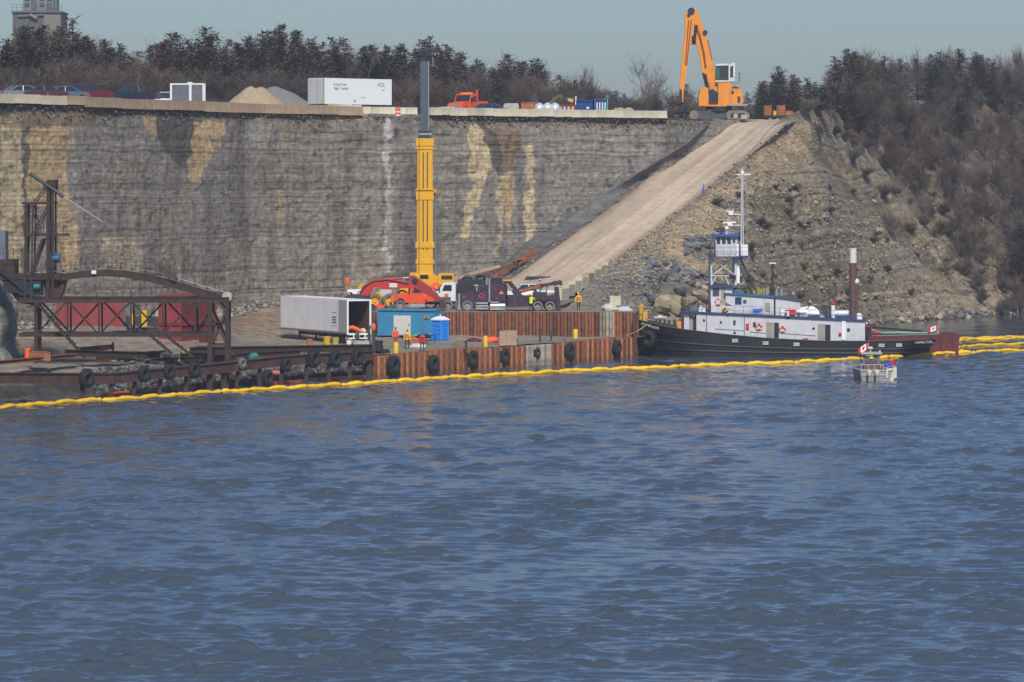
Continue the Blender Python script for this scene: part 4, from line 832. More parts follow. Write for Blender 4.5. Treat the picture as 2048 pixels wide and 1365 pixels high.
part('boom_mast', plum, t, lambda b: (bod(b, [(1004, 563), (1006, 561), (1022.5, 561), (1046, 590), (1030, 590), (1013, 567)], .75, 1.05), bod(b, [(1004, 563), (1006, 561), (1022.5, 561), (1046, 590), (1030, 590), (1013, 567)], 1.45, 1.75)))
part('mast_panel', M('pale_grey_panel', (.4, .38, .36), .5), t, lambda b: bod(b, [(1013, 567), (1016, 567), (1027, 581), (1023.5, 581)], .72, .745))
part('light_bar', amber, t, lambda b: b.bx(f(1006, 0)[0], f(1023, 0)[0], .6, 1.9, f(0, 565)[1]+.15, f(0, 562)[1]+.12))
bm_ = part('recovery_boom', plum, t, lambda b: (b.bar((f(1040, 0)[0], 1.25, f(0, 583)[1]), (f(1088, 0)[0], 1.25, f(0, 571)[1]), .5, .42), b.bar((f(1086, 0)[0], 1.25, f(0, 571.5)[1]), (f(1118, 0)[0], 1.25, f(0, 566)[1]), .4, .32)))
ang = math.atan2(f(0, 571)[1]-f(0, 583)[1], f(1088, 0)[0]-f(1040, 0)[0])
text('boom_lettering', 'SPRINGMOUNT', .36, M('orange_letter', (.9, .25, .03), .5, var=0), bm_, (f(1060, 0)[0], .985, f(0, 578)[1]), (R(90), -ang, 0), squash=.93)
part('boom_head', steel_dk, t, lambda b: (b.cyl((f(1113, 0)[0], .9, f(0, 567)[1]), (f(1113, 0)[0], 1.6, f(0, 567)[1]), .26, n=12), b.cyl((f(1122, 0)[0], .9, f(0, 565)[1]), (f(1122, 0)[0], 1.6, f(0, 565)[1]), .22, n=12), b.bar((f(1108, 0)[0], 1.25, f(0, 564)[1]), (f(1127, 0)[0], 1.25, f(0, 570)[1]), .5, .2)))
part('under_lift', plum, t, lambda b: (bod(b, [(1111, 574), (1119, 574), (1124, 617), (1119, 622), (1113, 604)], .9, 1.6), bod(b, [(1112, 600), (1120, 600), (1124, 622), (1117, 622)], .5, 2.0)))
part('lift_cylinder', steel, t, lambda b: (b.cyl((f(1080, 0)[0], 1.25, f(0, 592)[1]), (f(1085, 0)[0], 1.25, f(0, 573)[1]), .09), b.cyl((f(1094, 0)[0], 1.25, f(0, 592)[1]), (f(1097, 0)[0], 1.25, f(0, 571)[1]), .08)))
part('winch', steel_dk, t, lambda b: (b.cyl((f(1074, 0)[0], .6, f(0, 588)[1]), (f(1074, 0)[0], 1.9, f(0, 588)[1]), .3, n=12), b.box((f(1086, 0)[0], 1.2, f(0, 588)[1]), (.9, 1.2, .35))))
part('work_lamp', chrome, t, lambda b: b.ball((f(1081.5, 0)[0], 1.2, f(0, 560.5)[1]), .17, 8, 6), True); part('lamp_arm', orange, t, lambda b: b.bar((f(1085, 0)[0], 1.2, f(0, 571)[1]), (f(1086, 0)[0], 1.2, f(0, 562)[1]), .15))
wheel(t, f(935, 0)[0], -.02, .56, .56, .34); wheel(t, f(935, 0)[0], w2-.32, .56, .56, .34)
for x in (1075.8, 1100.4):
    for y in (0, w2-.55): wheel(t, f(x, 0)[0], y, .52, .52, .55)
for k, (x, y) in enumerate([(1030, 600), (1044, 600), (1033, 610), (970, 598), (994, 597), (1020, 573), (1026, 578), (1031, 583), (1036, 589), (990, 577)]): part('marker_lamp', M('lamp_dull', (.4, .38, .4), .6), t, lambda b: b.ball((f(x, 0)[0], -.02 if x < 1018 or y > 590 else .72, f(0, y)[1]), .045, 6, 4))
part('door_emblem', M('pink_letter', (.55, .08, .06), .5), t, lambda b: b.torus((f(963, 0)[0], .03, f(0, 591)[1]), (0, 1, 0), .22, .035, 14, 4, .3))
part('hood_emblem', M('pink_letter', (.55, .08, .06), .5), t, lambda b: b.torus((f(928.5, 0)[0], .235, f(0, 594)[1]), (0, 1, 0), .12, .03, 12, 4, .3))

# ------------------------------------------------------------ bonneted trucks facing left
def truck(name, px, Z, h, rz, mat, label, s=19.5, back=None):
    t = empty(name, (X_(px, Z), Z, h), rz, label, 'truck'); w_ = 2.4
    part('hood', mat, t, lambda b: (b.prism([(-3.4, .75), (-3.35, 1.45), (-3.1, 1.6), (-1.8, 1.78), (-1.8, .8), (-2.1, .75), (-2.15, 1.05), (-2.4, 1.25), (-2.75, 1.25), (-3.05, 1.0)], .12, w_-.12)))
    part('grille', chrome, t, lambda b: b.bx(-3.46, -3.36, .6, w_-.6, .8, 1.5)); part('bumper', steel_dk, t, lambda b: b.bx(-3.6, -3.4, .1, w_-.1, .45, .8))
    for y in (.25, w_-.5): part('headlight', chrome, t, lambda b: b.bx(-3.44, -3.34, y, y+.25, 1.0, 1.25))
    c = part('cab', mat, t, lambda b: b.prism([(-1.8, .75), (-1.8, 1.75), (-1.35, 2.55), (-1.15, 2.65), (-.1, 2.65), (0, 2.55), (0, .75)], .05, w_-.05))
    part('window', glass, c, lambda b: b.prism([(-1.38, 1.8), (-1.15, 2.4), (-.4, 2.4), (-.4, 1.8)], .02, w_-.02)); part('windscreen', glass, c, lambda b: b.bar((-1.78, w_/2, 1.85), (-1.42, w_/2, 2.5), w_-.4, .05))
    part('mirror', black, c, lambda b: (b.bx(-1.7, -1.6, -.2, .0, 1.8, 2.2), b.bx(-1.7, -1.6, w_, w_+.2, 1.8, 2.2)))
    part('step', chrome, t, lambda b: b.bx(-1.7, -.1, .02, .35, .35, .7)); part('chassis', black, t, lambda b: b.bx(-3.2, 4.2, .75, w_-.75, .6, .85))
    wheel(t, -2.6, 0, .52, .52, .32); wheel(t, -2.6, w_-.32, .52, .52, .32)
    for x in (2.3, 3.5):
        for y in (0, w_-.5): wheel(t, x, y, .52, .52, .5)
    if back: back(t)
    return t
tr_or = M('truck_vermilion', (.80, .085, .02), .4, var=.1, scale=1.5)
truck('haul_truck', 851, 408, 4.42, R(3), tr_or, 'vermilion bonneted truck behind the blue site container', back=lambda t: (part('rear_body', tr_or, t, lambda b: b.prism([(.1, .9), (.1, 1.5), (.9, 1.9), (.9, .9)], .2, 2.2)), part('toolbox', M('dark_grey_box', (.07, .075, .085), .6), t, lambda b: b.bx(1.0, 2.6, .3, 2.1, .85, 1.3))))
truck('haul_truck', 911, 412, 4.5, R(-6), white, 'white bonneted truck parked nose to nose behind the plum tow truck', back=lambda t: (part('dump_box', M('black_box', (.025, .027, .03), .6, var=.3), t, lambda b: b.prism([(.3, 1.0), (.2, 2.9), (4.6, 2.9), (4.4, 1.0)], .0, 2.4)), part('door_emblem', hi_or, t, lambda b: b.box((-.95, .03, 1.35), (.4, .02, .3)))))
# dark machine behind the tow truck with pipes
t = empty('pump_skid', (X_(965, 418), 418, 4.6), 0, 'dark pump machine with black hoses and thin exhaust pipes behind the tow truck cab', 'machine')
part('engine_block', black, t, lambda b: (b.bx(-2.6, 2.6, 0, 1.8, .3, 2.3), b.box((1.2, .5, 2.6), (1.8, 1.2, .5))))
part('hose_reel', black, t, lambda b: (b.torus((-1.6, .2, 2.5), (0, 1, 0), .5, .16), b.torus((-.2, .2, 2.8), (0, 1, 0), .42, .15))); part('exhaust_pipe', steel, t, lambda b: [b.cyl((x, .3, 1), (x, .3, 3.4), .05, n=6) for x in (-1.6, .1, .9)])
part('rail', steel_dk, t, lambda b: rail(b, [(-2.5, .1, 2.3), (2.5, .1, 2.3)], .9, 6))
# ------------------------------------------------------------ passenger vehicles
def car(name, loc, rz, mat, label, kind='sedan', group=None, cat='car'):
    t = empty(name, loc, rz, label, cat, group); w_ = 1.8
    prof = {'sedan': ([(-2.3, .35), (-2.3, .75), (-2.1, .9), (-1.2, .97), (1.5, .97), (2.2, .92), (2.35, .7), (2.35, .35)], [(-1.25, .95), (-.5, 1.42), (.75, 1.42), (1.6, .97)]),
            'suv': ([(-2.4, .4), (-2.4, .9), (-2.25, 1.05), (-1.3, 1.12), (2.3, 1.12), (2.4, .8), (2.4, .4)], [(-1.3, 1.1), (-.6, 1.75), (1.9, 1.75), (2.3, 1.1)]),
            'pickup': ([(-2.8, .45), (-2.8, .95), (-2.6, 1.1), (-1.5, 1.17), (2.8, 1.17), (2.85, .5)], [(-1.5, 1.15), (-.8, 1.82), (.7, 1.82), (.95, 1.15)])}[kind]
    def lower(b): b.prism(prof[0], 0, w_)
    part('body', mat, t, lower)
    xs = prof[1]; (a, b0), (c, d0), (e, g), (h, k) = xs
    def upper(b):
        q = .16; b.add([(a, .05, b0), (h, .05, k), (e, .05+q, g), (c, .05+q, d0), (a, w_-.05, b0), (h, w_-.05, k), (e, w_-.05-q, g), (c, w_-.05-q, d0)], [(0, 1, 2, 3), (7, 6, 5, 4), (3, 2, 6, 7), (0, 3, 7, 4), (1, 5, 6, 2)])
    cb = part('cabin', glass, t, upper)
    def pill(b):
        q = .16
        for y0, y1 in ((.04, .04+q), (w_-.04, w_-.04-q)):
            b.bar((a, y0, b0), (c, y1, d0), .07, .07); b.bar((h, y0, k), (e, y1, g), .09, .09); b.bar(((a+h)/2+.1, y0, (b0+k)/2), ((c+e)/2+.1, y1, g), .07, .07)
        b.bx(c-.03, e+.03, .05+q, w_-.05-q, g-.01, g+.05)
    part('roof', mat, cb, pill)
    L_ = prof[0][-1][0]-.85
    for x in (-L_+.05, L_-.1):
        for y in (-.02, w_-.2): wheel(t, x, y, .34, .34, .22, steel, tyre_m=rubber)
    for y in (.15, w_-.4): part('headlight', chrome, t, lambda b: b.bx(prof[0][0][0]-.02, prof[0][0][0]+.05, y, y+.25, .65, .8))
    part('tail_light', M('red_lens', (.5, .01, .01), .3, var=0), t, lambda b: (b.bx(prof[0][-1][0]-.05, prof[0][-1][0]+.02, .05, .25, .75, .95), b.bx(prof[0][-1][0]-.05, prof[0][-1][0]+.02, w_-.25, w_-.05, .75, .95)))
    return t
car('pickup', (X_(1058, 422), 422, 4.85), R(8), white_c, 'white pickup seen behind the recovery boom of the tow truck', 'pickup', cat='pickup')
car('parked_car', (X_(1066, 431), 431, 5.5), R(5), M('teal_grey_paint', (.06, .085, .09), .35, var=.05), 'dark teal grey car parked behind the white pickup at the ramp foot', 'suv')

# ------------------------------------------------------------ telescopic crane
Zc = 428.; sc_ = F/Zc; t = empty('mobile_crane', (X_(850, Zc), Zc, 4.8), 0, 'yellow telescopic mobile crane with its boom raised vertically above the cliff', 'crane'); cz = lambda y: HC-(y-HY)/sc_-4.8; cx = lambda x: (x-850)/sc_
bmst = part('base_boom', yellow, t, lambda b: (b.add([(cx(833.5), 0, cz(550)), (cx(866), 0, cz(550)), (cx(865), 0, cz(277)), (cx(835), 0, cz(277)), (cx(833.5), 1.3, cz(550)), (cx(866), 1.3, cz(550)), (cx(865), 1.2, cz(277)), (cx(835), 1.2, cz(277))], [(0, 1, 2, 3), (7, 6, 5, 4), (0, 4, 5, 1), (1, 5, 6, 2), (2, 6, 7, 3), (3, 7, 4, 0)])))
for y0, y1, e in ((277, 292, 1.5), (296, 299, 2.5), (378, 383, 2.5), (381, 400, 1.2), (484, 496, 2.5), (520, 528, 2)): part('boom_collar', yellow, bmst, lambda b: b.bx(cx(833.5-e), cx(866+e), -.08, 1.38, cz(y1), cz(y0)))
part('boom_slot', M('slot_dark', (.10, .075, .02), .7), bmst, lambda b: [b.bx(cx(x), cx(x+2.4), -.05, .01, cz(500), cz(305)) for x in (845.2, 853.5)])  # dark strips for the two vertical slots in the boom face
bt2 = M('crane_boom_grey', (.085, .10, .12), .45, .2, var=.1)
sec_ = part('inner_boom', bt2, t, lambda b: (b.bx(cx(840.5), cx(858.5), .2, 1.1, cz(277), cz(118)), b.bx(cx(842.5), cx(852), .1, .2, cz(277), cz(118))))
part('boom_seam', steel, sec_, lambda b: b.bx(cx(856.2), cx(857.6), .14, .2, cz(262), cz(118)))
for y in (262, 267.5, 273): part('section_collar', steel_dk if y != 267.5 else steel, t, lambda b: b.bx(cx(836), cx(863), .02, 1.28, cz(y+3), cz(y-1)))
part('boom_head', black, t, lambda b: (b.bx(cx(838), cx(861), 0, 1.3, cz(120), cz(108)), b.cyl((cx(842), -.2, cz(107)), (cx(842), 1.4, cz(107)), .3), b.cyl((cx(857), -.2, cz(109)), (cx(857), 1.4, cz(109)), .3), b.bar((cx(838), .5, cz(115)), (cx(842), .5, cz(98)), .12), b.bar((cx(858), .5, cz(110)), (cx(855), .5, cz(99)), .1)))
part('hook_rope', M('pale_rope', (.35, .33, .27), .8), t, lambda b: b.cyl((cx(866), .6, cz(134)), (cx(865), .6, cz(114)), .04, n=5))
part('luffing_cylinder', M('cylinder_grey', (.22, .25, .28), .4, .5), t, lambda b: (b.cyl((cx(870), .6, cz(560)), (cx(870), .6, cz(462)), .17, n=12), b.cyl((cx(870), .6, cz(462)), (cx(869.5), .6, cz(384)), .1, n=10)), True)
part('hoist_rope', M('rope_dark', (.05, .05, .05), .6), t, lambda b: [b.cyl((cx(x), -.15, cz(560)), (cx(x+.5), -.15, cz(108)), .03, n=4) for x in (838,)]); part('outrigger_hose', orange, t, lambda b: b.bx(cx(866), cx(872), .2, .6, cz(386), cz(380)))
tb = part('turntable_house', yellow, t, lambda b: (b.bx(cx(832), cx(870), -.3, 2.4, cz(580), cz(548)), b.bx(cx(820), cx(834), 0, 2.2, cz(572), cz(546)), b.bx(cx(866), cx(878), .2, 2.2, cz(575), cz(552))))
part('vent_window', glass, tb, lambda b: b.bx(cx(840), cx(857), -.34, -.3, cz(558), cz(550)))
cbn = part('operator_cab', yellow, t, lambda b: b.prism([(cx(876), cz(570)), (cx(877), cz(549)), (cx(880), cz(547)), (cx(906), cz(547)), (cx(908), cz(550)), (cx(908), cz(570))], -.6, .6))
part('window', glass, cbn, lambda b: (b.bx(cx(883), cx(905), -.63, -.6, cz(559), cz(551)),))
part('carrier', yellow, t, lambda b: b.bx(cx(800), cx(915), -.1, 2.5, .7, 1.4))
for x in (-2.4, -.8, 1.2, 2.8):
    for y in (-.1, 2.1): wheel(t, x, y, .6, .6, .5, tyre_m=rubber)
part('warning_flag', hi_or, t, lambda b: (b.bx(cx(862), cx(866), -.9, -.7, cz(582), cz(568)), b.torus((cx(873), -.8, cz(572)), (0, 1, 0), .3, .12)))

# ------------------------------------------------------------ red excavator
Ze = 402.5; se = F/Ze; t = empty('excavator', (X_(705, Ze), Ze+.6, 4.45), 0, 'red crawler excavator reaching its arm over the trucks behind the open trailer', 'excavator'); f = lambda px, py: ((px-705)/se, HC-(py-HY)/se-4.45)
bo = part('boom', red, t, lambda b: b.prism([f(*p) for p in [(712, 604), (717, 590), (724, 576), (735, 567), (747, 561), (776, 558.5), (818, 566.5), (828, 570), (828, 577), (796, 578), (775, 580.5), (757, 577), (749, 573), (744, 577), (739, 592), (735, 604)]], .6, 1.15))
part('boom_panel', white_c, bo, lambda b: b.bx(f(778, 0)[0], f(793.5, 0)[0], .57, .6, f(0, 575.5)[1], f(0, 568)[1]))
text('boom_lettering', 'LINKON', .24, M('grey_letter', (.2, .2, .2), .6), bo, (f(785.7, 0)[0], .56, f(0, 571.7)[1]))
part('boom_hose', black, t, lambda b: (b.tube([(f(x, 0)[0], .55, f(0, y)[1]) for x, y in ((716, 594), (728, 575), (745, 564), (776, 561), (817, 569))], .06, 5), b.cyl((f(829, 0)[0], .5, f(0, 563)[1]), (f(829, 0)[0], 1.2, f(0, 563)[1]), .3, n=10))); part('boom_cylinder', red, t, lambda b: (b.cyl((f(774, 0)[0], .88, f(0, 560)[1]), (f(805, 0)[0], .88, f(0, 557)[1]), .12), b.cyl((f(730, 0)[0], .4, f(0, 600)[1]), (f(750, 0)[0], .4, f(0, 570)[1]), .12)))
part('cylinder_rod', chrome, t, lambda b: (b.cyl((f(805, 0)[0], .88, f(0, 557)[1]), (f(820, 0)[0], .88, f(0, 555.5)[1]), .06), b.cyl((f(742, 0)[0], .35, f(0, 590)[1]), (f(749, 0)[0], .35, f(0, 576)[1]), .07)))
part('stick', M('dark_red', (.32, .03, .035), .5, var=.1), t, lambda b: b.prism([f(*p) for p in [(817, 553), (826, 552), (836, 559), (868, 583), (884, 600), (882, 606), (874, 603), (848, 588), (823, 573), (818, 562)]], .65, 1.05))
part('bucket_cylinder', red, t, lambda b: b.cyl((f(826, 0)[0], .85, f(0, 553)[1]), (f(864, 0)[0], .85, f(0, 579)[1]), .1)); part('bucket_rod', chrome, t, lambda b: b.cyl((f(864, 0)[0], .85, f(0, 579)[1]), (f(876, 0)[0], .85, f(0, 590)[1]), .05))
part('grapple', rust_mid, t, lambda b: (b.prism([f(*p) for p in [(875, 603), (884, 600), (893, 607), (892, 617), (884, 621), (876, 615), (882, 611)]], .5, 1.25), b.torus((f(884, 0)[0], .8, f(0, 609)[1]), (0, 1, 0), .3, .1)))
part('house', steel_dk, t, lambda b: (b.prism([f(*p) for p in [(690, 612), (690, 594), (700, 590), (738, 592), (738, 612)]], -.2, 2.4)))
part('cab', white, t, lambda b: b.bx(f(716, 0)[0], f(735, 0)[0], 1.5, 2.5, f(0, 600)[1], f(0, 587)[1]))
for y in (-.5, 2.0): part('track', M('track_steel', (.06, .05, .045), .7, .2), t, lambda b: b.prism([(-1.4, .0), (-1.7, .3), (-1.4, .7), (2.0, .7), (2.4, .3), (2.0, .0)], y, y+.6))
# yellow loader and white-topped machine behind it
t = empty('wheel_loader', (X_(740, 414), 414, 4.5), 0, 'yellow wheel loader half hidden behind the red excavator boom', 'loader'); s_ = F/414; f = lambda px, py: ((px-740)/s_, HC-(py-HY)/s_-4.5)
part('body', yellow, t, lambda b: (b.prism([f(*p) for p in [(746, 600), (750, 586), (760, 583), (765, 592), (766, 600)]], 0, 1.2), b.prism([f(*p) for p in [(715, 576), (722, 566), (728, 568), (722, 578)]], .3, .9), b.prism([f(*p) for p in [(738, 602), (745, 590), (750, 592), (745, 604)]], .1, 1.0)))
part('hood', steel_dk, t, lambda b: b.prism([f(*p) for p in [(764, 614), (764, 597), (788, 594), (788, 614)]], 0, 1.8)); part('cab', M('pale_cab', (.5, .5, .48), .5), t, lambda b: b.bx(f(760, 0)[0], f(783, 0)[0], .2, 1.8, f(0, 592)[1], f(0, 580)[1]))
for x in (750, 780): wheel(t, f(x, 0)[0], -.3, .75, .75, .5, yellow)
part('counter_frame', tr_or, t, lambda b: b.prism([f(*p) for p in [(745, 616), (748, 609), (772, 610), (768, 616)]], -.5, -.1))
t = empty('site_machine', (X_(706, 418), 418, 4.5), 0, 'dark machine with white canopy top behind the open trailer', 'machine'); s_ = F/418; f = lambda px, py: ((px-706)/s_, HC-(py-HY)/s_-4.5)
part('canopy', white_c, t, lambda b: b.prism([f(*p) for p in [(692, 584), (694, 580), (724, 579), (716, 584), (711, 590), (707, 589), (703, 585)]], 0, 1.6)); part('body', black, t, lambda b: (b.bx(f(688, 0)[0], f(722, 0)[0], .1, 1.6, .4, f(0, 594)[1]), b.bar((f(694, 0)[0], .3, f(0, 600)[1]), (f(704, 0)[0], .3, f(0, 584)[1]), .3)))
part('post', white, t, lambda b: [b.bx(f(x, 0)[0], f(x+1.6, 0)[0], .1, .2, .5, f(0, 583)[1]) for x in (698, 714)]); part('mast', yellow, t, lambda b: b.bx(f(689, 0)[0], f(700, 0)[0], .9, 1.3, 1.8, f(0, 578)[1]))
for x in (-.6, .6): wheel(t, x, 0, .4, .4, .4)

# ------------------------------------------------------------ open box trailer
ax = Vector((-.48, .877, 0)).normalized(); rz = math.atan2(ax.y, ax.x); t = empty('box_trailer', (X_(694.5, 383), 383, 2.05), rz, 'dirty white box trailer with its rear doors open on a dark plywood interior', 'trailer')
z0, z1, LT = .97, 4.22, 14.8; grey_w = M('trailer_white', (.80, .80, .84), .5, var=.05, scale=.6, streak=.35, streak_col=(.42, .37, .33))
sd_ = part('side_panel', grey_w, t, lambda b: b.bx(1.9, LT, -.03, 0, z0, z1-.06)); part('side_panel', M('trailer_grey', (.36, .35, .36), .5, var=.08), t, lambda b: b.bx(0.08, 1.896, -.035, .004, z0, z1-.06)); part('side_panel', grey_w, t, lambda b: b.bx(0.08, LT, -2.5, -2.47, z0, z1-.06))
part('panel_seam', M('seam_grey', (.3, .29, .29), .6), sd_, lambda b: [b.bx(x, x+.03, .0, .012, z0+.1, z1-.1) for x in (5.0, 8.2, 11.5)]); part('bottom_rail', M('rail_brown', (.20, .17, .16), .6), t, lambda b: (b.bx(0, LT, .0, .03, z0-.06, z0+.14), b.bx(0, LT, -2.53, -2.5, z0-.06, z0+.14)))
for z_ in (1.62, 1.9, 2.15, 2.4, 2.9): part('printed_notice', M('blue_print', (.12, .14, .32), .6, var=.4, scale=30), sd_, lambda b: b.bx(2.35, 3.25, .004, .012, z_, z_+(.05 if z_ in (1.62, 2.9) else .14)))
part('roof', white_c, t, lambda b: b.bx(0, LT, -2.5, 0, z1-.06, z1)); part('front_wall', grey_w, t, lambda b: b.bx(LT, LT+.05, -2.5, 0, z0, z1)); ply = M('plywood_dark', (.10, .05, .028), .8, var=.3, scale=1, stretch=(1, 1, .3))
part('floor', ply, t, lambda b: b.bx(0.03, LT, -2.46, -.04, z0-.05, z0+.04)); part('lining', ply, t, lambda b: (b.bx(.1, LT-.1, -2.465, -2.44, z0+.05, z1-.1), b.bx(.1, LT-.1, -.06, -.035, z0+.05, z1-.1), b.bx(LT-.1, LT-.06, -2.44, -.06, z0+.05, z1-.1)))
part('rear_frame', white_c, t, lambda b: (b.bx(-.05, .07, -.12, .04, z0-.1, z1), b.bx(-.05, .07, -2.54, -2.38, z0-.1, z1), b.bx(-.05, .07, -2.38, -.12, z1-.14, z1), b.bx(-.07, .05, -2.38, -.12, z0-.14, z0+.03)))
part('rear_bumper', white_c, t, lambda b: (b.bx(-.12, -.02, -2.4, -.1, .45, .57), b.bx(-.1, -.02, -1.9, -1.8, .57, .85), b.bx(-.1, -.02, -.7, -.6, .57, .85), b.bx(-.1, -.02, -1.3, -1.2, .57, .85)))
part('rear_door', grey_w, t, lambda b: b.bx(.1, 1.25, -2.62, -2.57, z0, z1-.1))
part('chassis', black, t, lambda b: (b.bx(.3, 12, -1.8, -1.65, .6, .9), b.bx(.3, 12, -.85, -.7, .6, .9)))
for x in (11.0,):
    for y in (-.35, -2.15): part('landing_leg', black, t, lambda b: (b.bx(x, x+.16, y, y+.16, 0, .95), b.bx(x-.1, x+.26, y-.1, y+.26, 0, .06)))
part('tool_carrier', black, t, lambda b: b.bx(6.0, 11.8, -2.0, -.5, .55, .93))
for x in (1.6, 3.0):
    for y in (-.05, -2.5):
        o = wheel(t, x, y, .5, .5, .28, steel_dk, tyre_m=rubber)
        if y > -1: o.location.y = -.35
# things lying in and by the trailer
def heap(name, loc, r, mat, label, cat, n=9, jit=.2, extra=None):
    b = MB(); b.ball((0, 0, r[2]*.6), r, n, 6, z0=-.6, jit=jit)
    for (x, y, z, q) in (extra or []): b.ball((x, y, z), q, n, 5, jit=jit)
    o = b.build(name, mat, smooth=True); o.location = loc; return tag(o, label, cat)
P0 = lambda x, y, z: t.matrix_basis @ Vector((x, y, z))
bpy.context.view_layer.update()
o = MB().tube([(-.9, 0, .1), (-.5, 0, .4), (0, -.1, .5), (.5, 0, .3), (.9, 0, .08)], [.14, .2, .22, .2, .14], 8).build('folded_boom', hi_or, smooth=True); o.location = P0(.8, -.95, z0+.05); tag(o, 'bright orange folded spill boom lying inside the open trailer', 'folded boom')
heap('white_sack', P0(.6, -2.0, z0+.04), (.3, .25, .28), M('cream_sack', (.6, .6, .45), .8), 'cream sack lying in the right corner of the open trailer', 'sack')
heap('green_bag', P0(-.25, -.95, .55), (.22, .18, .45), M('olive_bag', (.05, .09, .05), .8), 'dark green bag hanging from the rear sill of the trailer', 'bag')
def tub(px, py, mat, label, r=.33, h=.75, cat='bin', name='waste_bin', Z=None):
    p = Wg(px, py, 2.05); b = MB(); b.lathe([(0, 0), (r*.8, 0), (r, h), (r*.92, h), (r*.7, .08), (0, .08)], n=14); o = b.build(name, mat, smooth=True); o.location = p; tag(o, label, cat)
    return o
yb = M('yellow_bin', (.55, .40, .02), .6, var=.2, scale=5)
tub(654, 690.5, yb, 'bright yellow bin under the trailer, left one of two', .38, .8); tub(671, 690.5, M('faded_yellow_bin', (.45, .36, .09), .7, var=.3), 'faded yellow bin under the trailer, right one of two', .36, .75)
tub(619, 688, M('orange_bucket', (.45, .15, .04), .7), 'rusty orange bucket on the ground under the front of the trailer', .3, .45, 'bucket', 'bucket'); tub(698, 692, white_c, 'white bucket behind the trailer wheels', .28, .5, 'bucket', 'bucket'); tub(711, 692, M('grey_tub', (.35, .35, .33), .7), 'pale grey tub right of the white bucket', .36, .5, 'tub', 'tub')
o = MB().bx(-.55, .55, -.4, .4, 0, .55).bx(-.5, .5, -.35, .35, .56, .62).build('crate', M('crate_grey', (.4, .41, .38), .8)); o.location = Wg(727, 695, 2.05); tag(o, 'pale grey crate below the open trailer doorway', 'crate')
o = MB(); o.bx(-.13, .13, -.1, .1, 0, 1.7); o.ball((0, 0, 1.85), (.2, .15, .25), 8, 6); o = o.build('gas_cylinder', M('dark_green_cylinder', (.03, .05, .05), .5), smooth=True); o.location = Wg(738, 694, 2.05); tag(o, 'dark green upright cylinder by the right edge of the trailer', 'cylinder')
# mooring post with orange float
q = Vector((X_(747.5, 361), 361, 2.0)); t = empty('mooring_post', q, 0, 'tall dark post with an orange float on top at the corner of the dock', 'post')
part('shaft', steel_dk, t, lambda b: b.bx(-.14, .14, -.14, .14, -.4, 2.45)); part('float', hi_or, t, lambda b: b.ball((0, -.1, 2.45), (.2, .2, .38), 10, 8), True); part('cap', black, t, lambda b: b.box((0, 0, 2.95), (.22, .22, .2)))
for i in range(5):
    b = MB(); b.torus((0, 0, 0), (0, 0, 1), .36, .13, 16, 8, 1.0); o = b.build('stacked_tyre', rubber, smooth=True); o.location = q+Vector((.35+random.uniform(-.04, .04), .5, .35+.2*i)); tag(o, 'small black tyre in the stack beside the tall dark post, %s from the bottom' % ordw(i), 'tyre', 'stack of tyres beside the mooring post')
o = MB(); o.torus((0, 0, .12), (0, 0, 1), .55, .17); o = o.build('loose_tyre', rubber, smooth=True); o.location = Vector((X_(764, 363.5), 363.5, 2.08)); tag(o, 'black tyre lying flat on the quay right of the tall dark post', 'tyre')  # loose tyre lying on the quay, not hung as a fender

# ------------------------------------------------------------ blue site container, portable toilet
blue_c = M('container_blue', (.045, .23, .40), .5, var=.1, scale=1.2, streak=.25, streak_col=(.05, .15, .25))
t = container('site_container', 755, 0, 0, 398.3, blue_c, 'light blue corrugated site container with a white door', 6.1, R(-20), 2.25, h=2.62); t['category'] = 'shipping container'
s_ = 20.0; cs_ = math.cos(R(20))
d_ = part('white_door', M('door_white', (.6, .58, .55), .6, var=.05), t, lambda b: b.bx(1.75, 3.55, -.05, .02, .1, 2.02)); part('door_handle', black, d_, lambda b: b.box((3.4, -.08, 1.1), (.1, .06, .12)))
part('warning_plate', M('amber_plate', (.55, .28, .05), .6), t, lambda b: b.bx(5.0, 5.5, -.04, -.0, 1.75, 2.05)); part('plate_mark', black, t, lambda b: b.bx(5.12, 5.38, -.05, -.041, 1.84, 1.96))
p = Wg(881, 683.5, 2.05); t = empty('portable_toilet', p, R(48), 'bright blue portable toilet with white domed roof beside the blue container', 'portable toilet'); pb = M('toilet_blue', (.015, .20, .72), .45, var=.06); w_ = 1.12
part('wall', pb, t, lambda b: (b.bx(0, w_, 0, w_, .12, 2.02), b.bx(-.03, w_+.03, -.03, w_+.03, .0, .12)))
t_trim = M('toilet_light_blue', (.03, .30, .85), .45, var=0)
part('corner_post', t_trim, t, lambda b: [b.bx(x-.05, x+.05, y-.05, y+.05, .1, 2.05) for x in (0, w_) for y in (0, w_)])
dd = part('door', t_trim, t, lambda b: b.bx(.15, w_-.15, -.05, -.002, .18, 1.92)); part('door_panel', pb, dd, lambda b: [b.bx(.25, w_-.25, -.07, -.05, z, z+.45) for z in (.3, .85, 1.4)])
part('side_panel', t_trim, t, lambda b: [b.bx(-.04, -.0, .2, w_-.2, z, z+.22) for z in (.35, .75, 1.15, 1.55)])
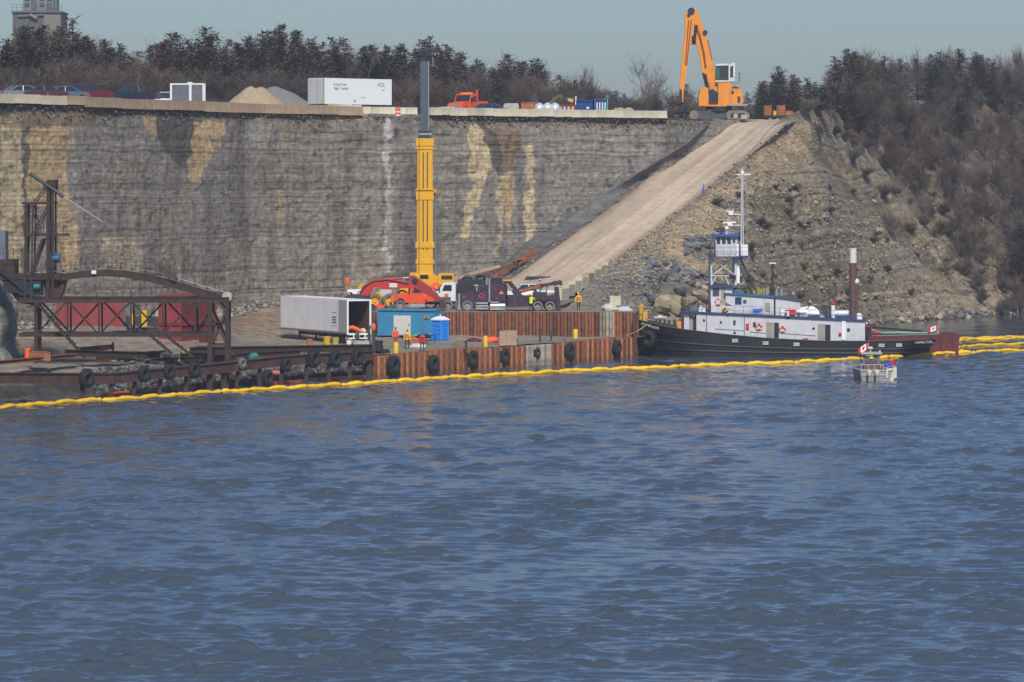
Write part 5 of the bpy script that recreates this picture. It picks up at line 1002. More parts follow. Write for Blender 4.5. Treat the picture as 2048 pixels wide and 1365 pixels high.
part('roof', white_c, t, lambda b: b.add([(-.1, -.1, 2.04), (w_+.1, -.1, 2.04), (w_+.1, w_+.1, 2.04), (-.1, w_+.1, 2.04), (-.1, -.1, 2.14), (w_+.1, -.1, 2.14), (w_+.1, w_+.1, 2.14), (-.1, w_+.1, 2.14), (.3, .3, 2.42), (w_-.3, .3, 2.42), (w_-.3, w_-.3, 2.42), (.3, w_-.3, 2.42)], [(3, 2, 1, 0), (0, 1, 5, 4), (1, 2, 6, 5), (2, 3, 7, 6), (3, 0, 4, 7), (4, 5, 9, 8), (5, 6, 10, 9), (6, 7, 11, 10), (7, 4, 8, 11), (8, 9, 10, 11)]))
part('vent_pipe', white, t, lambda b: b.cyl((w_/2, w_/2, 2.42), (w_/2, w_/2, 2.62), .07, n=8))
# quayside clutter
def bollard(px, Z, h0, r, h, label):
    b = MB(); b.lathe([(0, -.1), (r, -.1), (r, h), (r*.9, h+.05), (0, h+.07)], n=14); o = b.build('bollard', M('bollard_yellow', (.72, .50, .03), .5, var=.15, scale=4), smooth=True); o.location = (X_(px, Z), Z, h0); return tag(o, label, 'bollard')
bollard(792, 362.4, 2.0, .24, 1.0, 'yellow bollard at the quay edge in front of the worker with the orange vest'); bollard(971, 377, 2.0, .21, 1.0, 'yellow bollard at the quay edge beside the orange heap'); bollard(1151, 396, 2.05, .24, .85, 'yellow bollard standing against the dark upper sheet pile wall')
# life ring leaning against a pale tarp
p = Wg(828.5, 693, 2.08); b = MB(); b.torus((0, 0, .42), (0, 1, .25), .31, .115, 24, 8); o = b.build('life_ring', M('ring_orange', (.85, .13, .05), .5, var=0), smooth=True); o.location = p; tag(o, 'orange life ring standing on the quay between two workers', 'life ring')
MB().torus((0, 0, .42), (0, 1, .25), .31, .012, 10, 4).build('grab_line', white_c, o)
heap('pale_tarp', Wg(834, 698, 2.02), (1.0, .7, .3), M('tarp_grey', (.5, .5, .52), .7, var=.15), 'crumpled pale grey tarp on the quay behind the life ring', 'tarp', jit=.25)
o = MB().tube([(0, 0, .1), (.8, .1, .35), (1.6, 0, .45), (2.6, .1, .3)], .05, 6).build('hose', M('green_hose', (.12, .5, .04), .6), smooth=True); o.location = Wg(822, 677, 2.05); tag(o, 'bright green hose lying in front of the blue container door', 'hose')
MB().tube([(0, .2, .25), (1.2, .2, .5), (2.2, .1, .4)], .05, 6).build('hose_coil', M('green_hose', (0, 0, 0)), o)
t = empty('pipe_rack', Wg(853, 688, 2.05), 0, 'black tubular rack with hoses in front of the blue container', 'rack')
part('frame', black, t, lambda b: [b.bar((x, y, 0), (x, y, .8), .05) for x in (-.8, 0, .8) for y in (0, .7)]+[b.bar((-.8, y, z), (.8, y, z), .05) for y in (0, .7) for z in (.3, .78)]); part('hose', M('blue_hose', (.03, .08, .3), .6), t, lambda b: b.tube([(-.9, .1, .85), (-.2, .2, 1.0), (.5, .1, .85), (1.0, .2, .7)], .07, 6))
# plywood box
p = Wg(1013, 691.5, 2.05); t = empty('plywood_box', p, R(20), 'open plywood equipment box standing at the quay edge', 'box'); pw_ = M('plywood', (.40, .27, .17), .8, var=.15, scale=2)
part('panel', pw_, t, lambda b: b.bx(0, 1.05, 0, .04, 0, 1.38)); part('panel', pw_, t, lambda b: b.bx(0, 1.05, .95, .99, 0, 1.38)); part('panel', pw_, t, lambda b: b.bx(1.01, 1.05, .045, .945, 0, 1.38)); part('top', pw_, t, lambda b: b.bx(-.03, 1.08, -.03, 1.02, 1.385, 1.42))
part('side_flap', pw_, t, lambda b: (b.bar((-.02, .02, .7), (-.62, .25, .7), .04, 1.38), b.bx(-.02, .0, .04, .3, 0, 1.3))); part('black_unit', black, t, lambda b: b.bx(.1, .8, .2, .8, .02, 1.2))
heap('orange_heap', Wg(982, 686, 2.05), (.75, .4, .35), hi_or, 'orange heap of jackets right of the middle yellow bollard', 'jackets', jit=.3, extra=[(-.6, .1, .3, (.3, .2, .3))]); heap('red_heap', Wg(948, 684, 2.05), (.7, .4, .22), M('dark_red_cloth', (.12, .015, .02), .8, var=.4), 'dark red and black heap left of the middle yellow bollard', 'cloth', jit=.3)
for i, (px, py, a) in enumerate([(1033, 689, .5), (1080, 683, .8), (1102, 681, .8), (932, 698, .7)]):
    b = MB(); b.bx(-.1, .1, -.1, .1, 0, a); b.bx(-.18, .18, -.12, .12, a, a+.12); o = b.build('mooring_cleat', steel_dk); o.location = Wg(px, py+2, 2.05); tag(o, ['small dark cleat right of the plywood box', 'left upright of the dark cleat pair on the quay', 'right upright of the dark cleat pair on the quay', 'dark post at the step in the low sheet pile wall'][i], 'cleat')
# concrete blocks beside the foot of the ramp
for i in range(8):
    f_ = i/7; px = 1118+f_*92; Z = 413+f_*22; py = 603-f_*55; p = W(px, py, Z); b = MB(); e = .02; b.bx(-.66+e, .66-e, -.38, .38, 0, 1.05); b.bx(-.5, .5, -.3, .3, 1.05, 1.08); o = b.build('concrete_block', conc_tan if i in (4,) else M('cream_concrete', (.56, .50, .36), .9, var=.1, scale=2, rand=.12, streak=.2, streak_col=(.4, .3, .2)))
    o.location = p+Vector((.3, -.4, .15)); o.rotation_euler = (0, 0, R(76.5)+random.uniform(-.03, .03)); o.scale = (2.44, 1, 1.1); tag(o, '%s concrete block up the row climbing beside the ramp foot' % ordw(i), 'concrete block', 'concrete blocks beside the ramp foot')
p = W(1232, 609, 405); t = empty('concrete_weight', p, R(-10), 'square concrete weight with a rusty fitting on top right of the lone worker', 'concrete weight'); part('block', conc, t, lambda b: b.bx(-.55, .55, -.45, .45, -.1, .85)); part('fitting', rust_or, t, lambda b: (b.bx(-.1, .15, -.1, .1, .85, 1.2), b.bx(-.25, .3, -.08, .08, 1.0, 1.08)))
heap('white_bag', Wg(1218, 622, 4.5), (.75, .5, .45), M('bag_cream', (.55, .5, .42), .8, var=.15), 'cream bulk bag slumped at the wall top below the concrete weight', 'bag', jit=.15); heap('white_tarp', Wg(1247, 623, 4.45), (1.0, .5, .3), M('tarp_grey', (0, 0, 0)), 'white and grey plastic sheeting bunched near the tug bow', 'tarp', jit=.3, extra=[(-.9, .3, .1, (.7, .4, .3))])
# rusty sheet piles lying on the inner bank
def lying(name, a, c, mat, label, wd=.9, dp=.4):
    p = W(*a); q = W(*c); d = q-p; L_ = d.length; b = MB(); t_ = .05; pl = [(-wd/2, 0), (-wd*.3, dp), (wd*.3, dp), (wd/2, 0)]
    b.prism(pl+[(x*.93, y-t_) for x, y in pl[::-1]], 0, L_, ax='y'); o = b.build(name, mat); o.location = p; o.rotation_euler = (Euler((0, 0, 0))); o.rotation_mode = 'QUATERNION'; o.rotation_quaternion = d.to_track_quat('Y', 'Z'); return tag(o, label, 'steel pile')
for a, c, L in (((1031, 530, 446), (1103, 485, 454), 'upper rusty orange steel pile lying on the bank at the ramp foot'), ((1040, 527, 444), (1075, 507, 448), 'short rusty steel pile beside the upper one on the bank'), ((962, 556, 440), (1032, 533, 445), 'lower long rusty steel pile lying on the bank above the trucks'), ((982, 562, 436), (1012, 545, 439), 'wide rusty steel pile end lying nearest to the trucks')): lying('steel_pile', a, c, rust_hot if 'upper' in L else rust, L)
b = MB(); b.bar((-3.0, 0, 0), (3, .5, 1.6), .9, .3); o = b.build('timber_mat', conc_tan); o.location = W(945, 562, 438); tag(o, 'pale timber mat leaning on the bank left of the rusty piles', 'timber mat')
# ------------------------------------------------------------ boulders
def rock_mesh(seed, mat):
    rnd = random.Random(seed); b = MB(); st = random.getstate(); random.seed(seed); b.ball((0, 0, 0), (1, .8, .62), 7, 5, jit=.22); random.setstate(st); return b.build('boulder', mat)
gr_rock = M('grey_boulder', (.15, .152, .155), .9, var=.3, scale=1.5, rand=.4, bump=.05); tn_rock = M('tan_boulder', (.33, .27, .18), .9, var=.2, scale=1.2, rand=.25, bump=.05)
protos = [rock_mesh(k, gr_rock) for k in range(4)]+[rock_mesh(k+9, tn_rock) for k in range(2)]; used_p = [0]*6
def hill_at(px, py):
    d = (HPX-px)**2+(HPY-py)**2; i, j = np.unravel_index(np.argmin(d), d.shape); return Vector(HP[i, j])
def boulder(px, py, r, k, label, group):
    if not used_p[k]: o = protos[k]; used_p[k] = 1
    else: o = protos[k].copy(); COL.objects.link(o)
    o.location = hill_at(px, py)+Vector((0, -r*.2, r*.15)); o.rotation_euler = (random.uniform(-.4, .4), random.uniform(-.4, .4), random.uniform(0, 6)); o.scale = (r, r*random.uniform(.7, 1.1), r*random.uniform(.6, 1)); return tag(o, label, 'boulder', group)
random.seed(21)
rg = lambda a, b: random.uniform(a, b)
for i in range(34): a = random.random(); boulder(rg(1372, 1426), rg(474, 508)+max(0, (1395-1380)*0), rg(.3, .75), random.randrange(4), 'dark grey boulder in the small rock heap left of the tug wheelhouse', 'rocks in the small heap left of the tug wheelhouse')
for i in range(80): u_ = random.random(); boulder(1285+u_*140, 522+u_*28+rg(-4, 32), rg(.3, .85), random.randrange(4) if random.random() < .8 else 4, 'grey boulder in the big rubble heap above the tug foredeck', 'rocks in the rubble heap above the tug foredeck')
for i, (px, py, r) in enumerate([(1315, 618, 1.6), (1345, 622, 1.7), (1372, 612, 1.4), (1400, 600, 1.3), (1330, 600, 1.1), (1300, 606, .9), (1412, 580, 1.0), (1360, 590, 1.3)]): boulder(px, py, r, 4+i % 2 if i not in (5, 7) else 1, 'large slab shaped boulder on the bank behind the tug bow', 'large boulders behind the tug bow')
for i in range(26): boulder(rg(1262, 1300), rg(535, 600), rg(.2, .45), random.randrange(5), 'small rock on the grey gravel slope between concrete blocks and tug', 'small rocks on the grey gravel slope')
for i in range(60): u_ = random.random(); boulder(1420+u_*600, 640-u_*12+rg(-10, 12), rg(.3, .75), random.choice([1, 2, 4, 5]), 'weathered rock at the foot of the far hillside shore', 'rocks along the far shoreline')
for i in range(14): boulder(rg(1440, 1800), rg(380, 600), rg(.3, .7), random.choice([1, 4, 5]), 'pale rock on the eroded hillside behind the tug', 'rocks scattered on the eroded hillside')
heap('blue_tarp', hill_at(1292, 592)+Vector((0, -.2, 0)), (.5, .4, .12), M('tarp_blue', (.02, .16, .45), .6), 'small bright blue tarp on the gravel slope left of the tug', 'tarp', jit=.3)
o = MB().bx(-.08, .08, -.05, .05, -.3, .75).build('survey_stake', M('stake_blue', (.02, .12, .6), .6)); o.location = Vector(rr(383))+Vector((-.2, 0, 0)); tag(o, 'blue marker stake on the right edge of the haul road', 'stake')

for i in range(70):
    k = random.randrange(20, 140); sd_ = random.random() < .5; p = Vector(left[k] if sd_ else right[k]); q = p+Vector((rg(-.5, .3), rg(-.3, .3), .05)); r = rg(.1, .3); o = protos[random.choice([0, 1, 4])].copy(); COL.objects.link(o); o.location = q; o.scale = (r, r, r*.8); o.rotation_euler = (0, 0, rg(0, 6)); tag(o, 'loose stone on the edge of the unpaved haul road', 'stone', 'stones along the haul road edges'); o.name = 'loose_stone'

for i in range(45):
    px = rg(225, 420); Z = rg(342, 352); x = X_(px, Z); h = float(lower_h(np.array([x]), np.array([Z]))[0]); o = protos[random.choice([0, 1, 2, 4])].copy(); COL.objects.link(o); r = rg(.25, .6); o.location = (x, Z, h+.1); o.scale = (r, r, r*.7); o.rotation_euler = (0, 0, rg(0, 6)); tag(o, 'grey rubble stone lying behind the dock under the gantry', 'rubble stone', 'rubble stones under the gantry'); o.name = 'rubble_stone'
# ------------------------------------------------------------ tugboat
S = 20.0; ZT = 400.0; TX = 1570
tg0 = Vector((X_(TX, ZT), ZT, 0)); tug = empty('tugboat', tg0, 0, 'black hulled tugboat with white deckhouse and raised blue roofed wheelhouse', 'tugboat')
tx = lambda px: (px-TX)/S; tz = lambda py: HC-(py-HY)/S
hull_b = M('hull_black', (.010, .011, .015), .5, var=.3, scale=.8, streak=.35, streak_col=(.06, .042, .035)); tugw = M('tug_white', (.55, .55, .58), .5, var=.08, scale=1, streak=.5, streak_col=(.42, .37, .33)); tblue = M('trim_blue', (.035, .06, .16), .5, var=.1)
sheer = lambda px: float(np.interp(px, [1266, 1290, 1330, 1369, 1450, 1533, 1640, 1731, 1800, 1875], [640, 645, 654, 660, 670, 677.5, 683, 683.5, 682, 679.5]))
BW = 8.6
def halfb(px, lv):      # half breadth at pixel station, level 0 (deck) .. 1 (waterline) .. 1.2 below
    u = (px-1266)/(1877-1266); fw = min(1, u/.20); b_ = BW/2*(max(0, 1-(1-fw)**2.3))**.55
    af = max(0, (u-.86)/.14); b_ *= (1-.25*af**2.2)
    return b_
def hull():
    P = []; st = np.concatenate([np.linspace(1266.5, 1330, 12), np.linspace(1345, 1740, 18), np.linspace(1760, 1877, 10)])
    lv = [0, .12, .28, .5, .75, 1.0, 1.15]
    for px in st:
        zt = tz(sheer(px)); row = []
        u = (px-1266)/(611)
        for l in lv:
            z = zt*(1-l) if l <= 1 else -.6; hb = halfb(px, l); fl = max(0, 1-(u/.22)); hb *= 1-.38*l*fl
            x = tx(px)+1.0*l*fl*1.3; aft = max(0, (u-.87)/.13); x -= 2.6*aft*l**1.2; hb *= 1-.22*aft*l
            row.append((x, hb, z))
        P.append(row)
    G_ = np.zeros((len(st), 2*len(lv), 3)); cy = BW/2
    for i, row in enumerate(P):
        for j, (x, hb, z) in enumerate(row): G_[i, len(lv)-1-j] = (x, cy-hb, z); G_[i, len(lv)+j] = (x, cy+hb, z)
    b = MB(); n = 2*len(lv); vs = [tuple(q) for q in G_.reshape(-1, 3)]
    fs = [(i*n+j, (i+1)*n+j, (i+1)*n+j+1, i*n+j+1) for i in range(len(st)-1) for j in range(n-1) if j != len(lv)-1]
    m_ = len(lv)
    fs.append(tuple(range(n))); fs.append(tuple(range((len(st)-1)*n, len(st)*n))[::-1]); b.add(vs, fs)
    b.build('hull', hull_b, tug, True)
    # deck, a little below the rail
    b = MB(); vs = []; 
    for i, row in enumerate(P): x, hb, z = row[0]; vs += [(x, cy-hb+.02, z-.75), (x, cy+hb-.02, z-.75)]
    b.add(vs, [(2*i, 2*i+2, 2*i+3, 2*i+1) for i in range(len(st)-1)]); b.build('deck', M('deck_grey', (.10, .10, .11), .8), tug)
    for off, l_, m_ in ((0, 0, M('rail_cap', (.06, .06, .065), .6)), (.02, .42, hull_b), (.02, .85, hull_b)):
        b = MB(); pts = []
        for i, row in enumerate(P): x, hb, z = row[0] if l_ == 0 else row[3 if l_ < .5 else 4]; pts.append((x, cy-hb-.03, z+(.03 if l_ == 0 else 0)))
        b.tube(pts, .06 if l_ == 0 else .08, 6)
        b.tube([(p[0], 2*cy-p[1], p[2]) for p in pts], .06 if l_ == 0 else .08, 6); b.build('rub_rail', m_, tug, True)
hull()
ny = lambda px: BW/2-halfb(px, 0)       # near side y of the hull at a station
# main deckhouse
def hpoly(b, pts, y0, y1): b.prism([(tx(p[0]), tz(p[1])) for p in pts], y0, y1)
y0 = .62; y1 = BW-.62
dh = part('deckhouse', tugw, tug, lambda b: (hpoly(b, [(1393.5, 624.5), (1731, 642), (1731, 700), (1393.5, 690)], y0, y1), hpoly(b, [(1369, 623.5), (1379, 624), (1379, 675), (1369, 675)], y0+.3, y1-.3), hpoly(b, [(1379.5, 624), (1393, 624.5), (1393, 632), (1379.5, 632)], y0+.3, y1-.3)))
part('doorway', M('beige_door', (.30, .28, .24), .7), dh, lambda b: hpoly(b, [(1379.5, 632), (1387, 632.5), (1387, 668), (1379.5, 668)], y0+.5, y0+.6)); part('doorway', glass, dh, lambda b: hpoly(b, [(1387, 632.5), (1393, 633), (1393, 668), (1387, 668)], y0+.5, y0+.6))
part('deck_edge', tblue, tug, lambda b: b.prism([(tx(1367), tz(622.5)), (tx(1735), tz(640.5)), (tx(1735), tz(642.8)), (tx(1367), tz(625))], y0-.25, y1+.25))
part('open_doorway', black, dh, lambda b: hpoly(b, [(1549, 646), (1558.5, 646.5), (1558.5, 678), (1549, 677)], y0-.012, y0)); part('beige_door', M('beige_door', (0, 0, 0)), dh, lambda b: hpoly(b, [(1533.5, 645), (1548.5, 646), (1548.5, 677), (1533.5, 676)], y0-.02, y0))
part('open_doorway', black, dh, lambda b: hpoly(b, [(1651, 650), (1662, 650.5), (1662, 682), (1651, 682)], y0-.012, y0)); part('beige_door', M('beige_door', (0, 0, 0)), dh, lambda b: hpoly(b, [(1636, 648), (1650.5, 649), (1650.5, 682), (1636, 682)], y0-.02, y0))
for px, py in ((1408.5, 641.5), (1442.5, 645.5), (1470, 666.5), (1628, 658)): part('porthole', glass, dh, lambda b: b.cyl((tx(px), y0, tz(py)), (tx(px), y0-.04, tz(py)), .13, n=10)); 
for px, py, w_, h_ in ((1469.5, 646.5, 4.5, 10), (1509.5, 650.5, 5.5, 10), (1698, 661, 6, 7)): part('window', glass, dh, lambda b: b.bx(tx(px-w_/2), tx(px+w_/2), y0-.03, y0, tz(py+h_/2), tz(py-h_/2)))
part('fire_box', M('fire_red', (.6, .02, .03), .5, var=0), dh, lambda b: b.bx(tx(1492.5), tx(1498.5), y0-.18, y0, tz(659), tz(648))); part('fire_box', M('fire_red', (0, 0, 0)), dh, lambda b: b.bx(tx(1607), tx(1617), y0-.3, y0-.1, tz(682), tz(677)))
for px in (1413.5, 1489.5): part('drain_pipe', M('pipe_brown', (.16, .10, .09), .6), dh, lambda b: b.cyl((tx(px), y0-.05, tz(628 if px < 1450 else 631)), (tx(px), y0-.05, tz(666 if px < 1450 else 673)), .035, n=6))
part('grab_rail', M('grey_rail', (.3, .3, .32), .5), dh, lambda b: [b.bar((tx(a), y0-.06, tz(c)), (tx(d), y0-.06, tz(e)), .035) for a, c, d, e in ((1430, 658, 1490, 662), (1500, 664, 1532, 667), (1562, 667, 1634, 672))])
ring_m = M('ring_red', (.75, .08, .05), .5, var=0)
def ring(px, py, y, par):
    o = part('life_ring', ring_m, par, lambda b: b.torus((tx(px), y, tz(py)), (0, 1, 0), .27, .085, 20, 6), True)
    for a in (0.8, 2.4, 3.9, 5.5): part('ring_band', white_c, o, lambda b: b.bar((tx(px)+.27*math.cos(a)-.06*math.sin(a), y, tz(py)+.27*math.sin(a)+.06*math.cos(a)), (tx(px)+.27*math.cos(a)+.06*math.sin(a), y, tz(py)+.27*math.sin(a)-.06*math.cos(a)), .18, .10))
ring(1518.5, 654.5, y0-.1, tug); ring(1565.5, 659.5, y0-.1, tug)
# upper cabins
wy0, wy1 = 1.6, BW-1.6
lw = part('bridge_house', tugw, tug, lambda b: (hpoly(b, [(1423, 573), (1466.5, 575), (1466.5, 590), (1466.5, 628), (1457, 626), (1423, 625)], wy0, wy1), hpoly(b, [(1423, 610), (1466, 613), (1466, 628), (1423, 625)], y0+.2, wy0)))
part('window', M('grey_glass', (.06, .08, .09), .15), lw, lambda b: b.bx(tx(1427), tx(1440), wy0-.03, wy0, tz(594), tz(577))); part('beige_door', M('beige_door', (0, 0, 0)), lw, lambda b: b.bx(tx(1443.5), tx(1452), wy0-.04, wy0, tz(613), tz(578)))
part('roof_edge', tblue, lw, lambda b: hpoly(b, [(1417, 571), (1468, 573), (1468, 575.5), (1417, 573.5)], wy0-.4, wy1+.4)); ring(1437, 605, y0+.1, tug)
cb_ = part('cabin', tugw, tug, lambda b: hpoly(b, [(1452.5, 589), (1549, 596), (1549, 634), (1466.5, 629), (1466.5, 613), (1452.5, 606)], wy0-.4, wy1+.4))
part('window', M('blue_glass', (.02, .05, .10), .1), cb_, lambda b: b.bx(tx(1471.5), tx(1484.5), wy0-.44, wy0-.4, tz(610), tz(595.5))); part('vent', steel_dk, cb_, lambda b: b.bx(tx(1488), tx(1494), wy0-.5, wy0-.4, tz(607), tz(601)))
part('roof_edge', M('roof_blue', (.04, .13, .26), .5, var=.2), cb_, lambda b: (hpoly(b, [(1450, 586.5), (1551, 594), (1551, 596.5), (1450, 589)], wy0-.6, wy1+.6), hpoly(b, [(1470, 583), (1488, 583), (1490, 588.5), (1530, 591), (1530, 594), (1470, 589)], wy0-.2, wy0+.8)))
part('sliding_panel', M('beige_door', (0, 0, 0)), cb_, lambda b: b.bx(tx(1532), tx(1541), wy0-.45, wy0-.4, tz(624), tz(607)))
fn_ = part('funnel_casing', tugw, tug, lambda b: hpoly(b, [(1551, 597), (1575, 600), (1603, 604), (1603, 636), (1551, 634)], wy0-.2, wy1+.2)); part('funnel_top', M('dark_trim', (.06, .07, .09), .5), fn_, lambda b: hpoly(b, [(1551, 593.5), (1575, 596), (1606, 601.5), (1604, 604.5), (1575, 600), (1551, 597.3)], wy0-.35, wy1+.35))
part('casing_strip', M('dark_trim', (0, 0, 0)), fn_, lambda b: b.cyl((tx(1552), wy0-.25, tz(598)), (tx(1552), wy0-.25, tz(634)), .05, n=6))
# striped ladder, tarp, boxes on the upper deck
lad = part('stair', M('grey_rail', (0, 0, 0)), tug, lambda b: b.bar((tx(1447), y0+.1, tz(616)), (tx(1458), y0+.1, tz(630)), .5, .12))
for k in range(6): part('stripe', black if k % 2 else amber, lad, lambda b: b.bar((tx(1447+k*1.9), y0-.18, tz(616+k*2.4)), (tx(1448.5+k*1.9), y0-.18, tz(618+k*2.4)), .03, .34))
part('tarpaulin', M('tarp_cobalt', (.02, .13, .55), .6, var=.1), tug, lambda b: b.prism([(tx(1506.5), tz(618.5)), (tx(1529), tz(618.5)), (tx(1524), tz(623)), (tx(1519), tz(627)), (tx(1506.5), tz(627))], y0-.1, y0)); part('hose_box', M('fire_red', (0, 0, 0)), tug, lambda b: (b.bx(tx(1581), tx(1592.5), y0+.1, y0+.8, tz(631), tz(620.5)), b.bx(tx(1572), tx(1581), y0+.1, y0+.5, tz(623), tz(621))))
part('locker', white_c, tug, lambda b: (b.bx(tx(1574.5), tx(1579.5), y0, y0+.5, tz(640), tz(624)), b.bx(tx(1398.5), tx(1412), y0+.3, y0+1.3, tz(626), tz(617)), b.bx(tx(1401), tx(1406), y0+.5, y0+1.2, tz(617), tz(612)), b.bx(tx(1563), tx(1570), y0+.5, y0+1, tz(636), tz(622))))
part('fan_housing', M('slate_grey', (.15, .18, .20), .6), tug, lambda b: b.bx(tx(1382), tx(1398), y0+.5, y0+1.9, tz(624), tz(612)))
for x0, x1, ya, yb in ((1595, 1622, 621, 628), (1612, 1642, 624, 632)): part('life_raft', white_c, tug, lambda b: b.tube([(tx(x0), 1.3, tz(yb-1)), (tx(x0+3), 1.3, tz((ya+yb)/2)), (tx(x1-3), 1.3, tz((ya+yb)/2+.5)), (tx(x1), 1.3, tz(yb-1))], [.12, .26, .26, .12], 8), True)
part('life_boat', white_c, tug, lambda b: b.tube([(tx(1596), 3.0, tz(626)), (tx(1602), 3.0, tz(624)), (tx(1630), 3.0, tz(624)), (tx(1642), 3.0, tz(627))], [.15, .42, .5, .2], 10), True); part('grey_locker', M('locker_grey', (.38, .38, .41), .6), tug, lambda b: (b.bx(tx(1601), tx(1617), y0+.2, y0+.9, tz(640), tz(631)), b.bx(tx(1640), tx(1650), y0+.2, y0+.9, tz(642), tz(632))))
# railings
part('upper_rail', M('rail_slate', (.10, .12, .16), .5), tug, lambda b: rail(b, [(tx(1452), y0-.15, tz(630)), (tx(1540), y0-.15, tz(633.5)), (tx(1640), y0-.15, tz(639)), (tx(1730), y0-.15, tz(641))], .9, 5, .022)); part('fore_rail', black, tug, lambda b: (rail(b, [(tx(1369), y0, tz(624)), (tx(1422), y0, tz(626))], 1.15, 6, .022), rail(b, [(tx(1369), y1, tz(624)), (tx(1369), y0, tz(624))], 1.15, 6, .022), rail(b, [(tx(1369), y1, tz(624)), (tx(1422), y1, tz(626))], 1.15, 6, .022)))
# lattice tower carrying the upper wheelhouse
ty0, ty1 = 2.2, BW-2.2; tw_ = part('tower', tugw, tug, lambda b: [b.bar((tx(x), y, tz(572)), (tx(x), y, tz(516)), .17 if x < 1470 else .25) for x in (1425, 1474) for y in (ty0, ty1)])
def brc(b, y):
    if 1:
        for a, c in (((1426, 552), (1473, 519)), ((1426, 519), (1473, 552)), ((1426, 553), (1473, 553)), ((1426, 571), (1434, 553)), ((1452, 553), (1460, 571))): b.bar((tx(a[0]), y, tz(a[1])), (tx(c[0]), y, tz(c[1])), .10)
[part('brace', tugw, tw_, lambda b: brc(b, y_)) for y_ in (ty0, ty1)]; part('speaker_box', black, tug, lambda b: (b.bx(tx(1460.5), tx(1474), ty0-.4, ty0, tz(560), tz(551.5)), b.bx(tx(1496), tx(1504), ty0-.2, ty0+.2, tz(560), tz(550))))
uw = part('wheelhouse', tugw, tug, lambda b: b.prism([(tx(1434), tz(514)), (tx(1434), tz(490)), (tx(1431.5), tz(474)), (tx(1479), tz(474)), (tx(1476), tz(490)), (tx(1476), tz(514))], ty0-.1, ty1+.1))
for x in (1434.5, 1445.5, 1455.8): part('window', glass, uw, lambda b: b.prism([(tx(x), tz(475.5)), (tx(x+7.8), tz(475.5)), (tx(x+8), tz(489)), (tx(x+1.6), tz(489))], ty0-.14, ty0-.1))
part('window', glass, uw, lambda b: b.bx(tx(1468), tx(1472.5), ty0-.13, ty0-.1, tz(487), tz(478))); part('roof', M('cobalt_roof', (.02, .09, .42), .45, var=.1), uw, lambda b: b.bx(tx(1428.5), tx(1480), ty0-.5, ty1+.5, tz(474), tz(470)))
part('platform', tblue, tug, lambda b: b.bx(tx(1423), tx(1499), ty0-.9, ty1+.9, tz(516), tz(514))); part('platform_rail', M('rail_slate', (0, 0, 0)), tug, lambda b: (rail(b, [(tx(1425), ty0-.85, tz(514)), (tx(1498), ty0-.85, tz(514))], .95, 6, .022), rail(b, [(tx(1425), ty0-.85, tz(514)), (tx(1425), ty1+.85, tz(514))], .95, 3, .022)))
part('equipment_locker', white_c, tug, lambda b: (b.bx(tx(1484), tx(1498.5), ty0, ty1-.8, tz(513), tz(491)), b.bx(tx(1475), tx(1480), ty0-.2, ty0+.4, tz(513), tz(489)), b.bx(tx(1492), tx(1499), ty0, ty0+.4, tz(522), tz(516.5)), b.bx(tx(1476), tx(1482), ty0+.1, ty0+.7, tz(568), tz(520))))
part('roof_rail', M('grey_rail', (0, 0, 0)), uw, lambda b: rail(b, [(tx(1432), ty0-.3, tz(470)), (tx(1478), ty0-.3, tz(470))], .45, 5, .02))
for x0, x1, y_, ym in ((1457, 1471, 423, 428), (1449, 1475.5, 445.5, 450)): part('radar', white_c, tug, lambda b: (b.bar((tx(x0), 3.2, tz(y_+1)), (tx(x1), 3.2, tz(y_)), .16, .13), b.box((tx((x0+x1)/2+1), 3.3, tz(ym)), (.45, .4, .28)), b.bar((tx((x0+x1)/2+2), 3.3, tz(ym+1.5)), (tx(1484), 3.6, tz(ym+2)), .08)))
part('satellite_dome', white_c, tug, lambda b: (b.ball((tx(1457), 3.4, tz(458)), .23, 10, 8), b.cyl((tx(1457), 3.4, tz(462)), (tx(1457), 3.4, tz(470)), .06)), True)
gm = M('mast_grey', (.46, .48, .50), .5, var=.1)
def mast(b):
    for x, y in ((1486, 3.6), (1491, 3.6), (1488.5, 4.1)): b.bar((tx(x), y, tz(514)), (tx(1488.5+(x-1488.5)*.45), y, tz(345)), .09)
    for k in range(26): ya = 510-k*6.4; f_ = 1-.55*k/26; b.bar((tx(1488.5-2.5*f_), 3.6, tz(ya)), (tx(1488.5+2.5*f_), 3.6, tz(ya-6)), .05); b.bar((tx(1488.5+2.5*f_), 3.6, tz(ya)), (tx(1488.5), 4.1, tz(ya-6)), .05)
ms = part('mast', gm, tug, mast); part('crosstree', white_c, ms, lambda b: (b.bar((tx(1478), 3.7, tz(349.5)), (tx(1505.5), 3.7, tz(349)), .12), b.box((tx(1489), 3.7, tz(345)), (.3, .3, .3)), b.bar((tx(1489), 3.7, tz(345)), (tx(1489), 3.7, tz(334)), .05)))
part('whip_aerial', M('grey_rail', (0, 0, 0)), ms, lambda b: b.bar((tx(1498), 4.5, tz(514)), (tx(1497), 4.5, tz(352)), .03)); part('whip_aerial', M('grey_rail', (0, 0, 0)), ms, lambda b: b.bar((tx(1501.5), 4.7, tz(514)), (tx(1500), 4.7, tz(360)), .025))
for y_ in (432, 454): part('yard', gm, ms, lambda b: b.bar((tx(1474), 3.65, tz(y_)), (tx(1490), 3.65, tz(y_-1)), .07))
def stk(b):
    for y in (2.4, 3.3):
        b.bar((tx(1475), y, tz(517)), (tx(1506), y, tz(588)), .12); b.bar((tx(1482), y, tz(514)), (tx(1517), y, tz(588)), .12)
        for k in range(11): t = k/11; b.bar((tx(1475+31*t), y, tz(517+71*t)), (tx(1482+35*t), y, tz(520+68*t)), .07)
part('deck_ladder', steel_dk, tug, stk)
